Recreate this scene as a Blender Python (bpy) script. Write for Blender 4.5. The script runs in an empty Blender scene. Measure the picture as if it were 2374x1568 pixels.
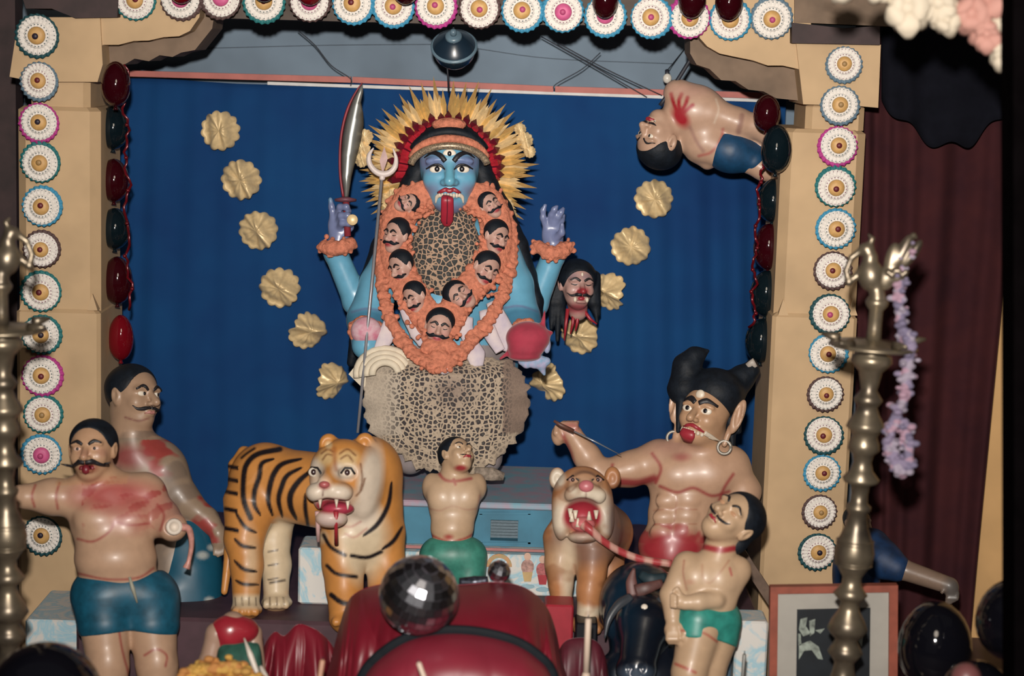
import bpy, math, random
import numpy as np
from mathutils import Vector, Matrix

random.seed(7)
RNG = np.random.default_rng(7)
SC = bpy.context.scene
COL = SC.collection

# ------------------------------------------------------------------ camera
IW, IH, FPX = 2374, 1568, 4600.0
PITCH, ROLL = math.radians(8.5), math.radians(1.7)
CAM = np.array((0.0, 0.0, 2.20))
FWD = np.array((0, math.cos(PITCH), -math.sin(PITCH)))
_r0 = np.array((1.0, 0, 0)); _u0 = np.array((0, math.sin(PITCH), math.cos(PITCH)))
RGT = _r0 * math.cos(ROLL) + _u0 * math.sin(ROLL)
UPV = _u0 * math.cos(ROLL) - _r0 * math.sin(ROLL)
cd = bpy.data.cameras.new('camera')
cd.sensor_width = 36.0
cd.lens = FPX / IW * 36.0
cd.clip_start = 0.05; cd.clip_end = 60
cd.dof.use_dof = True
cd.dof.focus_distance = 6.55
cd.dof.aperture_fstop = 1.9
camo = bpy.data.objects.new('camera', cd)
COL.objects.link(camo)
M = Matrix.Identity(4)
for i in range(3):
    M[i][0] = RGT[i]; M[i][1] = UPV[i]; M[i][2] = -FWD[i]; M[i][3] = CAM[i]
camo.matrix_world = M
SC.camera = camo

# ------------------------------------------------------------------ world, flash, exposure
wd = bpy.data.worlds.new('world'); SC.world = wd; wd.use_nodes = True
wd.node_tree.nodes['Background'].inputs[0].default_value = (0.9, 0.86, 0.85, 1)
wd.node_tree.nodes['Background'].inputs[1].default_value = 0.035
def area(name, loc, target, size, power, colr, spread=180):
    l = bpy.data.lights.new(name, 'AREA'); l.shape = 'DISK'; l.size = size; l.energy = power; l.color = colr
    l.spread = math.radians(spread)
    o = bpy.data.objects.new(name, l); COL.objects.link(o); o.location = loc
    d = Vector(target) - Vector(loc)
    o.rotation_euler = d.to_track_quat('-Z', 'Y').to_euler()
    return o
# the flash gun fixed beside the lens that lit the photograph
area('camera_flash', CAM + UPV * 0.30 - RGT * 0.05, (0.12, 6.6, 1.95), 0.10, 90, (1.0, 0.93, 0.86), 80)
# weak warm fill light, an unseen source above and ahead of the camera
area('soft_fill', (0.3, 1.0, 3.4), (0.0, 6.2, 0.8), 1.2, 30, (1.0, 0.86, 0.7))
SC.view_settings.view_transform = 'Standard'
SC.view_settings.look = 'None'
SC.view_settings.gamma = 1.0
SC.view_settings.exposure = 0.0
SC.view_settings.use_curve_mapping = False

# ------------------------------------------------------------------ projection helpers
def ray(px, py):
    return FWD + RGT * ((px - IW / 2) / FPX) - UPV * ((py - IH / 2) / FPX)
def pix(px, py, Y):
    d = ray(px, py)
    return CAM + d * (Y / d[1])
def project(V):
    q = np.asarray(V) - CAM
    z = q @ FWD
    return IW / 2 + FPX * (q @ RGT) / z, IH / 2 - FPX * (q @ UPV) / z
def mpp(Y):
    return Y / FPX

class Fig:
    """local frame of a statue: x right, y up, z towards the viewer, in metres"""
    def __init__(s, px, py, Y):
        s.px, s.py, s.Y = px, py, Y
        s.o = pix(px, py, Y)
        D = CAM - s.o; D /= np.linalg.norm(D)
        X = RGT - D * (RGT @ D); X /= np.linalg.norm(X)
        s.D, s.X = D, X; s.U = np.cross(D, X)
        s.s = ((s.o - CAM) @ FWD) / FPX
    def p(s, px, py, w=0.0):
        d = ray(px, py)
        q = s.o + s.D * (w * s.s)
        t = ((q - CAM) @ s.D) / (d @ s.D)
        v = CAM + d * t - s.o
        return np.array((v @ s.X, v @ s.U, v @ s.D))
    def W(s, L):
        L = np.asarray(L, dtype=float)
        if L.ndim == 1: return s.o + s.X * L[0] + s.U * L[1] + s.D * L[2]
        return s.o + np.outer(L[:, 0], s.X) + np.outer(L[:, 1], s.U) + np.outer(L[:, 2], s.D)
    def L(s, P):
        q = np.asarray(P) - s.o
        return np.array((q @ s.X, q @ s.U, q @ s.D))
    def wp(s, px, py, w=0.0):
        return s.W(s.p(px, py, w))
    def foot(s, px, z, w=0.0):
        # local point straight below, where the figure meets the height z
        lo, hi = 0.0, 3500.0
        for _ in range(40):
            m = (lo + hi) / 2
            if s.wp(px, m, w)[2] > z: lo = m
            else: hi = m
        return s.p(px, lo, w)

# ------------------------------------------------------------------ colours and materials
def lin(c):
    c = c / 255.0
    return c / 12.92 if c <= 0.04045 else ((c + 0.055) / 1.055) ** 2.4
def rgb(r, g, b, a=1.0):
    return (lin(r), lin(g), lin(b), a)
def c3(r, g, b):
    return np.array((lin(r), lin(g), lin(b)))

def base_mat(name):
    m = bpy.data.materials.new(name); m.use_nodes = True
    nt = m.node_tree
    return m, nt, nt.nodes['Principled BSDF']
def mixcol(nt, fac, a, b, blend='MIX'):
    n = nt.nodes.new('ShaderNodeMix'); n.data_type = 'RGBA'; n.blend_type = blend
    for sock, v in ((n.inputs[0], fac), (n.inputs[6], a), (n.inputs[7], b)):
        if hasattr(v, 'links'): nt.links.new(v, sock)
        else: sock.default_value = v
    return n.outputs[2]
def noise(nt, scale, detail=3.0, vec=None, rough=0.55):
    n = nt.nodes.new('ShaderNodeTexNoise'); n.inputs['Scale'].default_value = scale
    n.inputs['Detail'].default_value = detail; n.inputs['Roughness'].default_value = rough
    if vec is None:
        tc = nt.nodes.new('ShaderNodeTexCoord'); vec = tc.outputs['Object']
    nt.links.new(vec, n.inputs['Vector'])
    return n
def ramp(nt, fac, stops):
    r = nt.nodes.new('ShaderNodeValToRGB')
    e = r.color_ramp.elements
    while len(e) > 1: e.remove(e[-1])
    e[0].position, e[0].color = stops[0]
    for p, c in stops[1:]:
        x = e.new(p); x.color = c
    nt.links.new(fac, r.inputs[0])
    return r.outputs[0]
def bump(nt, bs, height, strength=0.3, dist=0.01):
    b = nt.nodes.new('ShaderNodeBump'); b.inputs['Strength'].default_value = strength
    b.inputs['Distance'].default_value = dist
    nt.links.new(height, b.inputs['Height']); nt.links.new(b.outputs[0], bs.inputs['Normal'])
MATS = {}
def mat(name, col, rough=0.6, metal=0.0, var=0.15, scale=14.0, col2=None, bmp=0.0, coat=0.0, trans=0.0, spec=0.5, sheen=0.0):
    if name in MATS: return MATS[name]
    m, nt, bs = base_mat(name)
    c = rgb(*col)
    c2 = rgb(*col2) if col2 else tuple(min(1, x * (1 - var * 2)) for x in c[:3]) + (1,)
    n = noise(nt, scale)
    f = ramp(nt, n.outputs[0], [(0.35, (0, 0, 0, 1)), (0.7, (1, 1, 1, 1))])
    nt.links.new(mixcol(nt, f, c, c2), bs.inputs['Base Color'])
    bs.inputs['Roughness'].default_value = rough; bs.inputs['Metallic'].default_value = metal
    bs.inputs['Coat Weight'].default_value = coat; bs.inputs['Coat Roughness'].default_value = 0.08
    bs.inputs['Transmission Weight'].default_value = trans
    bs.inputs['Specular IOR Level'].default_value = spec
    bs.inputs['Sheen Weight'].default_value = sheen
    if bmp: bump(nt, bs, n.outputs[0], bmp, 0.01)
    MATS[name] = m
    return m
def painted(name='painted_clay', rough=0.42, coat=0.08, var=0.12, gain=0.82):
    if name in MATS: return MATS[name]
    m, nt, bs = base_mat(name)
    a = nt.nodes.new('ShaderNodeAttribute'); a.attribute_name = 'Col'
    n = noise(nt, 30.0, 4.0)
    f = ramp(nt, n.outputs[0], [(0.3, ((1 - var) * gain,) * 3 + (1,)), (0.7, (gain,) * 3 + (1,))])
    nt.links.new(mixcol(nt, 1.0, a.outputs['Color'], f, 'MULTIPLY'), bs.inputs['Base Color'])
    bs.inputs['Roughness'].default_value = rough; bs.inputs['Coat Weight'].default_value = coat
    bs.inputs['Coat Roughness'].default_value = 0.2; bs.inputs['Specular IOR Level'].default_value = 0.4
    MATS[name] = m
    return m
def leopard(name, scale, dark, thr, soft=0.02):
    if name in MATS: return MATS[name]
    m, nt, bs = base_mat(name)
    tc = nt.nodes.new('ShaderNodeTexCoord')
    nz = noise(nt, scale * 0.7, 2.0)
    ad = nt.nodes.new('ShaderNodeMix'); ad.data_type = 'VECTOR'; ad.inputs[0].default_value = 0.006
    nt.links.new(tc.outputs['Object'], ad.inputs[4]); nt.links.new(nz.outputs['Color'], ad.inputs[5])
    v = nt.nodes.new('ShaderNodeTexVoronoi'); v.feature = 'DISTANCE_TO_EDGE'
    v.inputs['Scale'].default_value = scale; v.inputs['Randomness'].default_value = 0.72
    nt.links.new(ad.outputs[1], v.inputs['Vector'])
    f = ramp(nt, v.outputs['Distance'], [(thr - soft, (0, 0, 0, 1)), (thr + soft, (1, 1, 1, 1))])
    v2 = nt.nodes.new('ShaderNodeTexVoronoi'); v2.feature = 'F1'; v2.inputs['Scale'].default_value = scale
    v2.inputs['Randomness'].default_value = 0.72
    nt.links.new(ad.outputs[1], v2.inputs['Vector'])
    rim = ramp(nt, v2.outputs['Distance'], [(0.1, rgb(78, 76, 72)), (0.32, rgb(*dark))])
    a = nt.nodes.new('ShaderNodeAttribute'); a.attribute_name = 'Col'
    fine = noise(nt, 160.0, 3.0)
    g = ramp(nt, fine.outputs[0], [(0.3, (0.8, 0.8, 0.8, 1)), (0.7, (1, 1, 1, 1))])
    lt = mixcol(nt, 1.0, a.outputs['Color'], g, 'MULTIPLY')
    k = nt.nodes.new('ShaderNodeMath'); k.operation = 'MULTIPLY'
    nt.links.new(f, k.inputs[0]); nt.links.new(a.outputs['Alpha'], k.inputs[1])
    nt.links.new(mixcol(nt, k.outputs[0], lt, rim), bs.inputs['Base Color'])
    bs.inputs['Roughness'].default_value = 0.85
    bs.inputs['Sheen Weight'].default_value = 0.1
    bump(nt, bs, fine.outputs[0], 0.3, 0.004)
    MATS[name] = m
    return m
def marble():
    if 'marbled_paper' in MATS: return MATS['marbled_paper']
    m, nt, bs = base_mat('marbled_paper')
    n1 = noise(nt, 7.0, 5.0, rough=0.65)
    n1.inputs['Distortion'].default_value = 1.6
    f = ramp(nt, n1.outputs[0], [(0.46, (0, 0, 0, 1)), (0.54, (1, 1, 1, 1)), (0.62, (0, 0, 0, 1))])
    nt.links.new(mixcol(nt, f, rgb(205, 203, 198), rgb(150, 190, 205)), bs.inputs['Base Color'])
    bs.inputs['Roughness'].default_value = 0.5
    MATS['marbled_paper'] = m
    return m

# ------------------------------------------------------------------ mesh helpers
def newmesh(name, V, F, m=None, smooth=True, colors=None):
    me = bpy.data.meshes.new(name)
    V = np.asarray(V, dtype=np.float32)
    if isinstance(F, np.ndarray):
        n, k = F.shape
        me.vertices.add(len(V)); me.vertices.foreach_set('co', V.ravel())
        me.loops.add(n * k); me.loops.foreach_set('vertex_index', F.astype(np.int32).ravel())
        me.polygons.add(n)
        me.polygons.foreach_set('loop_start', np.arange(0, n * k, k, dtype=np.int32))
        me.update(calc_edges=True)
    else:
        me.from_pydata([tuple(map(float, v)) for v in V], [], F); me.update()
    if colors is not None:
        at = me.color_attributes.new('Col', 'FLOAT_COLOR', 'POINT')
        c = np.ones((len(V), 4), dtype=np.float32); c[:, :colors.shape[1]] = colors
        at.data.foreach_set('color', c.ravel())
    if smooth:
        me.polygons.foreach_set('use_smooth', np.ones(len(me.polygons), dtype=bool))
    if m: me.materials.append(m)
    me.validate()
    return me
def tag(o, label=None, cat=None, group=None, kind=None):
    if label: o['label'] = label
    if cat: o['category'] = cat
    if group: o['group'] = group
    if kind: o['kind'] = kind
    return o
def thing(name, loc, label, cat, group=None, rot=None):
    o = bpy.data.objects.new(name, None); COL.objects.link(o)
    o.empty_display_size = 0.05
    o.location = tuple(map(float, loc))
    if rot is not None: o.rotation_euler = rot
    return tag(o, label, cat, group)
def rootloc(o):
    while o.parent: o = o.parent
    return np.array(o.location)
def part(name, VF, m, parent=None, smooth=True, colors=None, label=None, at=None):
    """mesh given in world coordinates, linked below parent (thing or part)"""
    V, F = VF
    V = np.asarray(V, dtype=float)
    if parent is not None: o0 = rootloc(parent)
    elif at is not None: o0 = np.asarray(at)
    else:
        o0 = np.array((V[:, 0].mean(), V[:, 1].mean(), V[:, 2].min()))
    o = bpy.data.objects.new(name, newmesh(name, V - o0, F, m, smooth, colors))
    COL.objects.link(o)
    if parent is not None: o.parent = parent
    else: o.location = tuple(o0)
    if label: o['label'] = label
    return o
def struct(name, VF, m, smooth=False, colors=None):
    o = part(name, VF, m, None, smooth, colors); o['kind'] = 'structure'
    return o

def join(*vfs):
    V, F, n = [], [], 0
    for v, f in vfs:
        v = np.asarray(v, dtype=float); V.append(v)
        F += [tuple(int(i) + n for i in q) for q in f]
        n += len(v)
    return np.vstack(V), F
def smoothpath(P, n=6):
    P = [np.asarray(p, dtype=float) for p in P]
    if len(P) < 3: 
        return [P[0] + (P[-1] - P[0]) * t for t in np.linspace(0, 1, n + 1)]
    Q = [2 * P[0] - P[1]] + P + [2 * P[-1] - P[-2]]
    out = []
    for i in range(1, len(Q) - 2):
        a, b, c, d = Q[i - 1:i + 3]
        for t in np.linspace(0, 1, n, endpoint=False):
            out.append(0.5 * (2 * b + (c - a) * t + (2 * a - 5 * b + 4 * c - d) * t * t + (3 * b - a - 3 * c + d) * t ** 3))
    out.append(P[-1])
    return out
def tube(P, R, sides=8, flat=1.0, flatdir=None, cap=True):
    P = np.asarray(P, dtype=float); n = len(P)
    R = np.interp(np.linspace(0, 1, n), np.linspace(0, 1, len(R)), R) if np.ndim(R) else np.full(n, R)
    T = np.gradient(P, axis=0); T /= np.linalg.norm(T, axis=1)[:, None] + 1e-12
    ref = np.array((0.0, 0, 1)) if flatdir is None else np.asarray(flatdir, dtype=float)
    if flatdir is None and abs(T[0] @ ref) > 0.9: ref = np.array((0.0, 1, 0))
    V = []
    a = None
    for i in range(n):
        if flatdir is not None:
            b = ref - T[i] * (ref @ T[i]); b /= np.linalg.norm(b) + 1e-12; a = np.cross(b, T[i])
        else:
            if a is None: a = np.cross(T[i], ref)
            a = a - T[i] * (a @ T[i]); a /= np.linalg.norm(a) + 1e-12
            b = np.cross(T[i], a)
        for k in range(sides):
            t = 2 * math.pi * k / sides
            V.append(P[i] + R[i] * (math.cos(t) * a + math.sin(t) * b * flat))
    F = []
    for i in range(n - 1):
        for k in range(sides):
            k2 = (k + 1) % sides
            F.append((i * sides + k, i * sides + k2, (i + 1) * sides + k2, (i + 1) * sides + k))
    if cap:
        F.append(tuple(range(sides - 1, -1, -1))); F.append(tuple((n - 1) * sides + k for k in range(sides)))
    return np.array(V), F
def lathe(prof, o, ax, sides=28, ref=(1, 0, 0)):
    """prof: list of (distance along axis, radius)"""
    o = np.asarray(o, float); ax = np.asarray(ax, float); ax = ax / np.linalg.norm(ax)
    a = np.asarray(ref, float); a = a - ax * (a @ ax); a /= np.linalg.norm(a); b = np.cross(ax, a)
    V = []
    for h, r in prof:
        for k in range(sides):
            t = 2 * math.pi * k / sides
            V.append(o + ax * h + max(r, 1e-5) * (a * math.cos(t) + b * math.sin(t)))
    F = []
    for i in range(len(prof) - 1):
        for k in range(sides):
            k2 = (k + 1) % sides
            F.append((i * sides + k, i * sides + k2, (i + 1) * sides + k2, (i + 1) * sides + k))
    F.append(tuple(range(sides - 1, -1, -1))); F.append(tuple((len(prof) - 1) * sides + k for k in range(sides)))
    return np.array(V), F
def ellmesh(c, r, axes=None, nu=16, nv=10):
    A = np.eye(3) if axes is None else np.asarray(axes, float)   # rows: axes
    V = [np.asarray(c) + A[2] * 0 + A[1] * r[1]]
    for i in range(1, nv):
        th = math.pi * i / nv
        for k in range(nu):
            ph = 2 * math.pi * k / nu
            V.append(np.asarray(c) + A[0] * r[0] * math.sin(th) * math.cos(ph) + A[1] * r[1] * math.cos(th) + A[2] * r[2] * math.sin(th) * math.sin(ph))
    V.append(np.asarray(c) - A[1] * r[1])
    F = []
    for k in range(nu): F.append((0, 1 + (k + 1) % nu, 1 + k))
    for i in range(nv - 2):
        for k in range(nu):
            a = 1 + i * nu + k; b = 1 + i * nu + (k + 1) % nu
            F.append((a, b, b + nu, a + nu))
    l = len(V) - 1
    for k in range(nu): F.append((l, l - nu + k, l - nu + (k + 1) % nu))
    return np.array(V), F
def box(x0, x1, y0, y1, z0, z1, bev=0.0):
    if bev <= 0:
        V = [(x, y, z) for z in (z0, z1) for y in (y0, y1) for x in (x0, x1)]
        F = [(0, 2, 3, 1), (4, 5, 7, 6), (0, 1, 5, 4), (2, 6, 7, 3), (0, 4, 6, 2), (1, 3, 7, 5)]
        return np.array(V, float), F
    b = bev
    prof = [(x0 + b, y0), (x1 - b, y0), (x1, y0 + b), (x1, y1 - b), (x1 - b, y1), (x0 + b, y1), (x0, y1 - b), (x0, y0 + b)]
    cx, cy = (x0 + x1) / 2, (y0 + y1) / 2
    ins = [(cx + (x - cx) * (1 - 2 * b / (x1 - x0)), cy + (y - cy) * (1 - 2 * b / (y1 - y0))) for x, y in prof]
    V = [(x, y, z0) for x, y in ins] + [(x, y, z0 + b) for x, y in prof] + [(x, y, z1 - b) for x, y in prof] + [(x, y, z1) for x, y in ins]
    F = [tuple(range(7, -1, -1)), tuple(range(24, 32))]
    for j in range(3):
        for k in range(8):
            k2 = (k + 1) % 8
            F.append((j * 8 + k, j * 8 + k2, j * 8 + 8 + k2, j * 8 + 8 + k))
    return np.array(V, float), F
def prism(poly, depth):
    """poly: world points of the front outline, depth: world vector backwards"""
    P = np.asarray(poly, float); n = len(P); d = np.asarray(depth, float)
    nrm = np.zeros(3)
    for i in range(n): nrm += np.cross(P[i], P[(i + 1) % n])
    if nrm @ d > 0: P = P[::-1]
    V = np.vstack([P, P + d])
    F = [tuple(range(n)), tuple(range(2 * n - 1, n - 1, -1))]
    for i in range(n):
        j = (i + 1) % n
        F.append((j, i, i + n, j + n))
    return V, F
def grid(P, thick=None):
    """P: array (a,b,3) -> quads; with a thickness vector a closed sheet"""
    a, b, _ = P.shape
    V = P.reshape(-1, 3)
    F = [(i * b + j, i * b + j + 1, (i + 1) * b + j + 1, (i + 1) * b + j) for i in range(a - 1) for j in range(b - 1)]
    if thick is not None:
        n = a * b
        V2 = V + np.asarray(thick)
        F2 = [tuple(x + n for x in f[::-1]) for f in F]
        edge = [(i * b, (i + 1) * b) for i in range(a - 1)] + [((a - 1) * b + j, (a - 1) * b + j + 1) for j in range(b - 1)] + \
               [((i + 1) * b + b - 1, i * b + b - 1) for i in range(a - 1)] + [(j + 1, j) for j in range(b - 1)]
        F3 = [(q, p, p + n, q + n) for p, q in edge]
        return np.vstack([V, V2]), F + F2 + F3
    return V, F

# ------------------------------------------------------------------ implicit surface modeller
class SDF:
    def __init__(s): s.ops = []
    def cone(s, a, b, ra, rb=None, k=0.0, mode='u', zs=1.0):
        rb = ra if rb is None else rb
        s.ops.append(('c', np.asarray(a, float), np.asarray(b, float), ra, rb, zs, k, mode)); return s
    def chain(s, P, R, k=0.0, mode='u'):
        for i in range(len(P) - 1): s.cone(P[i], P[i + 1], R[i], R[i + 1], k, mode)
        return s
    def ell(s, c, r, k=0.0, mode='u', A=None):
        s.ops.append(('e', np.asarray(c, float), np.asarray(r, float), np.eye(3) if A is None else np.asarray(A, float), k, mode)); return s
    @staticmethod
    def dist(op, X, Y, Z):
        if op[0] == 'c':
            _, a, b, ra, rb, zs, k, mode = op
            ba = b - a; L = ba @ ba + 1e-12
            x, y, z = X - a[0], Y - a[1], Z - a[2]
            h = np.clip((x * ba[0] + y * ba[1] + z * ba[2]) / L, 0, 1)
            x = x - h * ba[0]; y = y - h * ba[1]; z = (z - h * ba[2]) / zs
            return np.sqrt(x * x + y * y + z * z) - (ra + (rb - ra) * h)
        _, c, r, A, k, mode = op
        x, y, z = X - c[0], Y - c[1], Z - c[2]
        if A is not None:
            x, y, z = (A[0, 0] * x + A[0, 1] * y + A[0, 2] * z, A[1, 0] * x + A[1, 1] * y + A[1, 2] * z, A[2, 0] * x + A[2, 1] * y + A[2, 2] * z)
        k0 = np.sqrt((x / r[0]) ** 2 + (y / r[1]) ** 2 + (z / r[2]) ** 2)
        k1 = np.sqrt((x / r[0] ** 2) ** 2 + (y / r[1] ** 2) ** 2 + (z / r[2] ** 2) ** 2) + 1e-9
        return k0 * (k0 - 1) / k1
    @staticmethod
    def bbox(op):
        if op[0] == 'c':
            r = max(op[3], op[4]) * max(1, op[5])
            return np.minimum(op[1], op[2]) - r, np.maximum(op[1], op[2]) + r
        A = op[3]; e = np.sqrt(((A.T * op[2]) ** 2).sum(axis=1))
        return op[1] - e, op[1] + e
    @staticmethod
    def comb(f, d, k, mode):
        if mode == 'u':
            if k <= 0: return np.minimum(f, d)
            h = np.maximum(k - np.abs(f - d), 0) / k
            return np.minimum(f, d) - h * h * k * 0.25
        if k <= 0: return np.maximum(f, -d)
        h = np.maximum(k - np.abs(f + d), 0) / k
        return np.maximum(f, -d) + h * h * k * 0.25
    def eval(s, P):
        P = np.asarray(P, float)
        f = np.full(len(P), 1.0)
        for op in s.ops: f = s.comb(f, s.dist(op, P[:, 0], P[:, 1], P[:, 2]), op[-2], op[-1])
        return f
    def mesh(s, cell):
        lo = np.array([s.bbox(o)[0] for o in s.ops if o[-1] == 'u']).min(axis=0) - 2.5 * cell
        hi = np.array([s.bbox(o)[1] for o in s.ops if o[-1] == 'u']).max(axis=0) + 2.5 * cell
        kmax = max(o[-2] for o in s.ops)
        lo -= kmax * 0.3; hi += kmax * 0.3
        n = np.ceil((hi - lo) / cell).astype(int) + 1
        ax = [lo[i] + cell * np.arange(n[i]) for i in range(3)]
        f = np.full(tuple(n), 1.0, dtype=np.float32)
        for op in s.ops:
            a, b = s.bbox(op); pad = op[-2] + 3 * cell
            i0 = np.clip(np.floor((a - pad - lo) / cell).astype(int), 0, n - 1)
            i1 = np.clip(np.ceil((b + pad - lo) / cell).astype(int) + 1, 1, n)
            if (i1 <= i0).any(): continue
            sl = tuple(slice(i0[j], i1[j]) for j in range(3))
            d = s.dist(op, ax[0][sl[0]][:, None, None], ax[1][sl[1]][None, :, None], ax[2][sl[2]][None, None, :])
            f[sl] = s.comb(f[sl], d.astype(np.float32), op[-2], op[-1])
        return surface_net(f, lo, cell)
def surface_net(f, lo, cell):
    neg = f < 0
    nx, ny, nz = f.shape
    cnt = np.zeros((nx - 1, ny - 1, nz - 1), dtype=np.int8)
    for i in (0, 1):
        for j in (0, 1):
            for k in (0, 1): cnt += neg[i:nx - 1 + i, j:ny - 1 + j, k:nz - 1 + k]
    act = (cnt > 0) & (cnt < 8)
    I = np.argwhere(act)
    idx = np.full(act.shape, -1, dtype=np.int64); idx[act] = np.arange(len(I))
    cor = {}
    for i in (0, 1):
        for j in (0, 1):
            for k in (0, 1): cor[i, j, k] = f[I[:, 0] + i, I[:, 1] + j, I[:, 2] + k]
    acc = np.zeros((len(I), 3)); w = np.zeros(len(I))
    for a in cor:
        for ax in range(3):
            if a[ax]: continue
            b = list(a); b[ax] = 1; b = tuple(b)
            fa, fb = cor[a], cor[b]
            m = (fa < 0) != (fb < 0)
            t = np.where(m, fa / np.where(m, fa - fb, 1), 0)
            for q in range(3):
                acc[:, q] += np.where(m, (t if q == ax else a[q]), 0)
            w += m
    V = lo + cell * (I + acc / w[:, None])
    Q = []
    for ax in range(3):
        sl0 = [slice(1, -1)] * 3; sl1 = [slice(1, -1)] * 3
        sl0[ax] = slice(0, -1); sl1[ax] = slice(1, None)
        a, b = neg[tuple(sl0)], neg[tuple(sl1)]
        E = np.argwhere(a != b)
        if not len(E): continue
        flip = a[E[:, 0], E[:, 1], E[:, 2]]
        off = np.ones(3, int); off[ax] = 0
        E = E + off
        u, v = (ax + 1) % 3, (ax + 2) % 3
        def g(du, dv):
            q = E.copy(); q[:, u] -= du; q[:, v] -= dv
            return idx[q[:, 0], q[:, 1], q[:, 2]]
        q = np.stack([g(1, 1), g(0, 1), g(0, 0), g(1, 0)], axis=1)
        q[~flip] = q[~flip][:, ::-1]
        Q.append(q)
    return V, np.vstack(Q)

class Head:
    """face frame: x to the viewer's right, y up, z out of the face; the head is two units tall"""
    def __init__(s, fig, px, py, w, hpx, yaw=0, pitch=0, roll=0, zs=1.0):
        s.fig = fig; s.c = fig.p(px, py, w); s.u = hpx / 2 * fig.s; s.zs = zs
        y, p, r = map(math.radians, (yaw, -pitch, roll))
        Ry = np.array(((math.cos(y), 0, math.sin(y)), (0, 1, 0), (-math.sin(y), 0, math.cos(y))))
        Rx = np.array(((1, 0, 0), (0, math.cos(p), -math.sin(p)), (0, math.sin(p), math.cos(p))))
        Rz = np.array(((math.cos(r), -math.sin(r), 0), (math.sin(r), math.cos(r), 0), (0, 0, 1)))
        s.R = Rz @ Ry @ Rx
    def P(s, x, y, z): return s.c + s.R @ (np.array((x, y, z * s.zs)) * s.u)
    def loc(s, V):
        q = (np.asarray(V) - s.c) @ s.R / s.u
        q[:, 2] /= s.zs
        return q
    def ell(s, S, c, r, k=0.0, mode='u', rz=0):
        a = math.radians(rz)
        A = np.array(((math.cos(a), math.sin(a), 0), (-math.sin(a), math.cos(a), 0), (0, 0, 1))) @ s.R.T
        S.ell(s.P(*c), np.array((r[0], r[1], r[2] * s.zs)) * s.u, k * s.u, mode, A)
    def cone(s, S, a, b, ra, rb, k=0.0, mode='u'): S.cone(s.P(*a), s.P(*b), ra * s.u, rb * s.u, k * s.u, mode)
    def build(s, S, ears=1.0, nose=1.0, mouth=0.0, jaw=1.0, earscale=1.0, cheeks=1.0):
        e = s.ell
        e(S, (0, .28, -.12), (.70, .72, .82), .12)
        e(S, (0, -.16, .12), (.58 * jaw, .82, .62), .25)
        e(S, (0, -.74, .36), (.30, .24, .28), .22)
        for q in (-1, 1):
            e(S, (q * .34, -.24, .48), (.22, .2, .18 * cheeks), .2)
            e(S, (q * .27, .20, .62), (.27, .08, .13), .12, rz=-8 * q)
            e(S, (q * .28, .02, .84), (.20, .12, .16), .10, 's')
        s.cone(S, (0, .12, .68), (0, -.26, .68 + .27 * nose), .075, .125, .08)
        for q in (-1, 1): e(S, (q * .12, -.30, .68 + .12 * nose), (.09, .075, .12), .05)
        if mouth > 0:
            e(S, (0, -.55, .80), (.26, .14 * mouth, .28), .06, 's')
            e(S, (0, -.55 - .16 * mouth, .70), (.24, .06, .09), .08)
            e(S, (0, -.55 + .15 * mouth, .76), (.24, .05, .08), .06)
        else:
            e(S, (0, -.50, .69), (.23, .06, .10), .06); e(S, (0, -.60, .66), (.19, .07, .11), .06)
        if ears:
            for q in (-1, 1):
                e(S, (q * .72, .0, -.05), (.10 * earscale, .28 * earscale, .17 * earscale), .05, rz=-8 * q)
                e(S, (q * .80, .02, .0), (.05, .16 * earscale, .08 * earscale), .05, 's')
    def hair(s, H, line=.63, low=-.15, grow=1.0, front=.62):
        s.ell(H, (0, .33, -.17), (.785 * grow, .75 * grow, .86 * grow), 0)
        s.ell(H, (0, line - .95, front), (.74, .95, .62), .06, 's')
        s.ell(H, (0, low - 1.0, .0), (1.6, 1.0, 2.0), .05, 's')
    def on(s, S, x, y, off=0.0):
        z = np.linspace(1.5, -0.3, 140)
        P = np.array([s.P(x, y, t) for t in z])
        f = S.eval(P)
        i = int(np.argmax(f < 0)) if (f < 0).any() else 60
        return s.P(x, y, z[i] + off)
    def line(s, S, pts, R, off=0.0, flat=0.6, sides=8, n=5):
        P = smoothpath([np.array((x, y, 0.0)) for x, y in pts], n)
        Q = np.array([s.on(S, p[0], p[1], off) for p in P])
        V, F = tube(Q, np.asarray(R) * s.u, sides, flat, flatdir=s.R[:, 2])
        return s.fig.W(V), F
    def dot(s, S, x, y, r, off=0.0, nu=14, nv=8):
        c = s.on(S, x, y, off)
        V, F = ellmesh(c, np.asarray(r) * s.u, s.R.T, nu, nv)
        return s.fig.W(V), F

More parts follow.
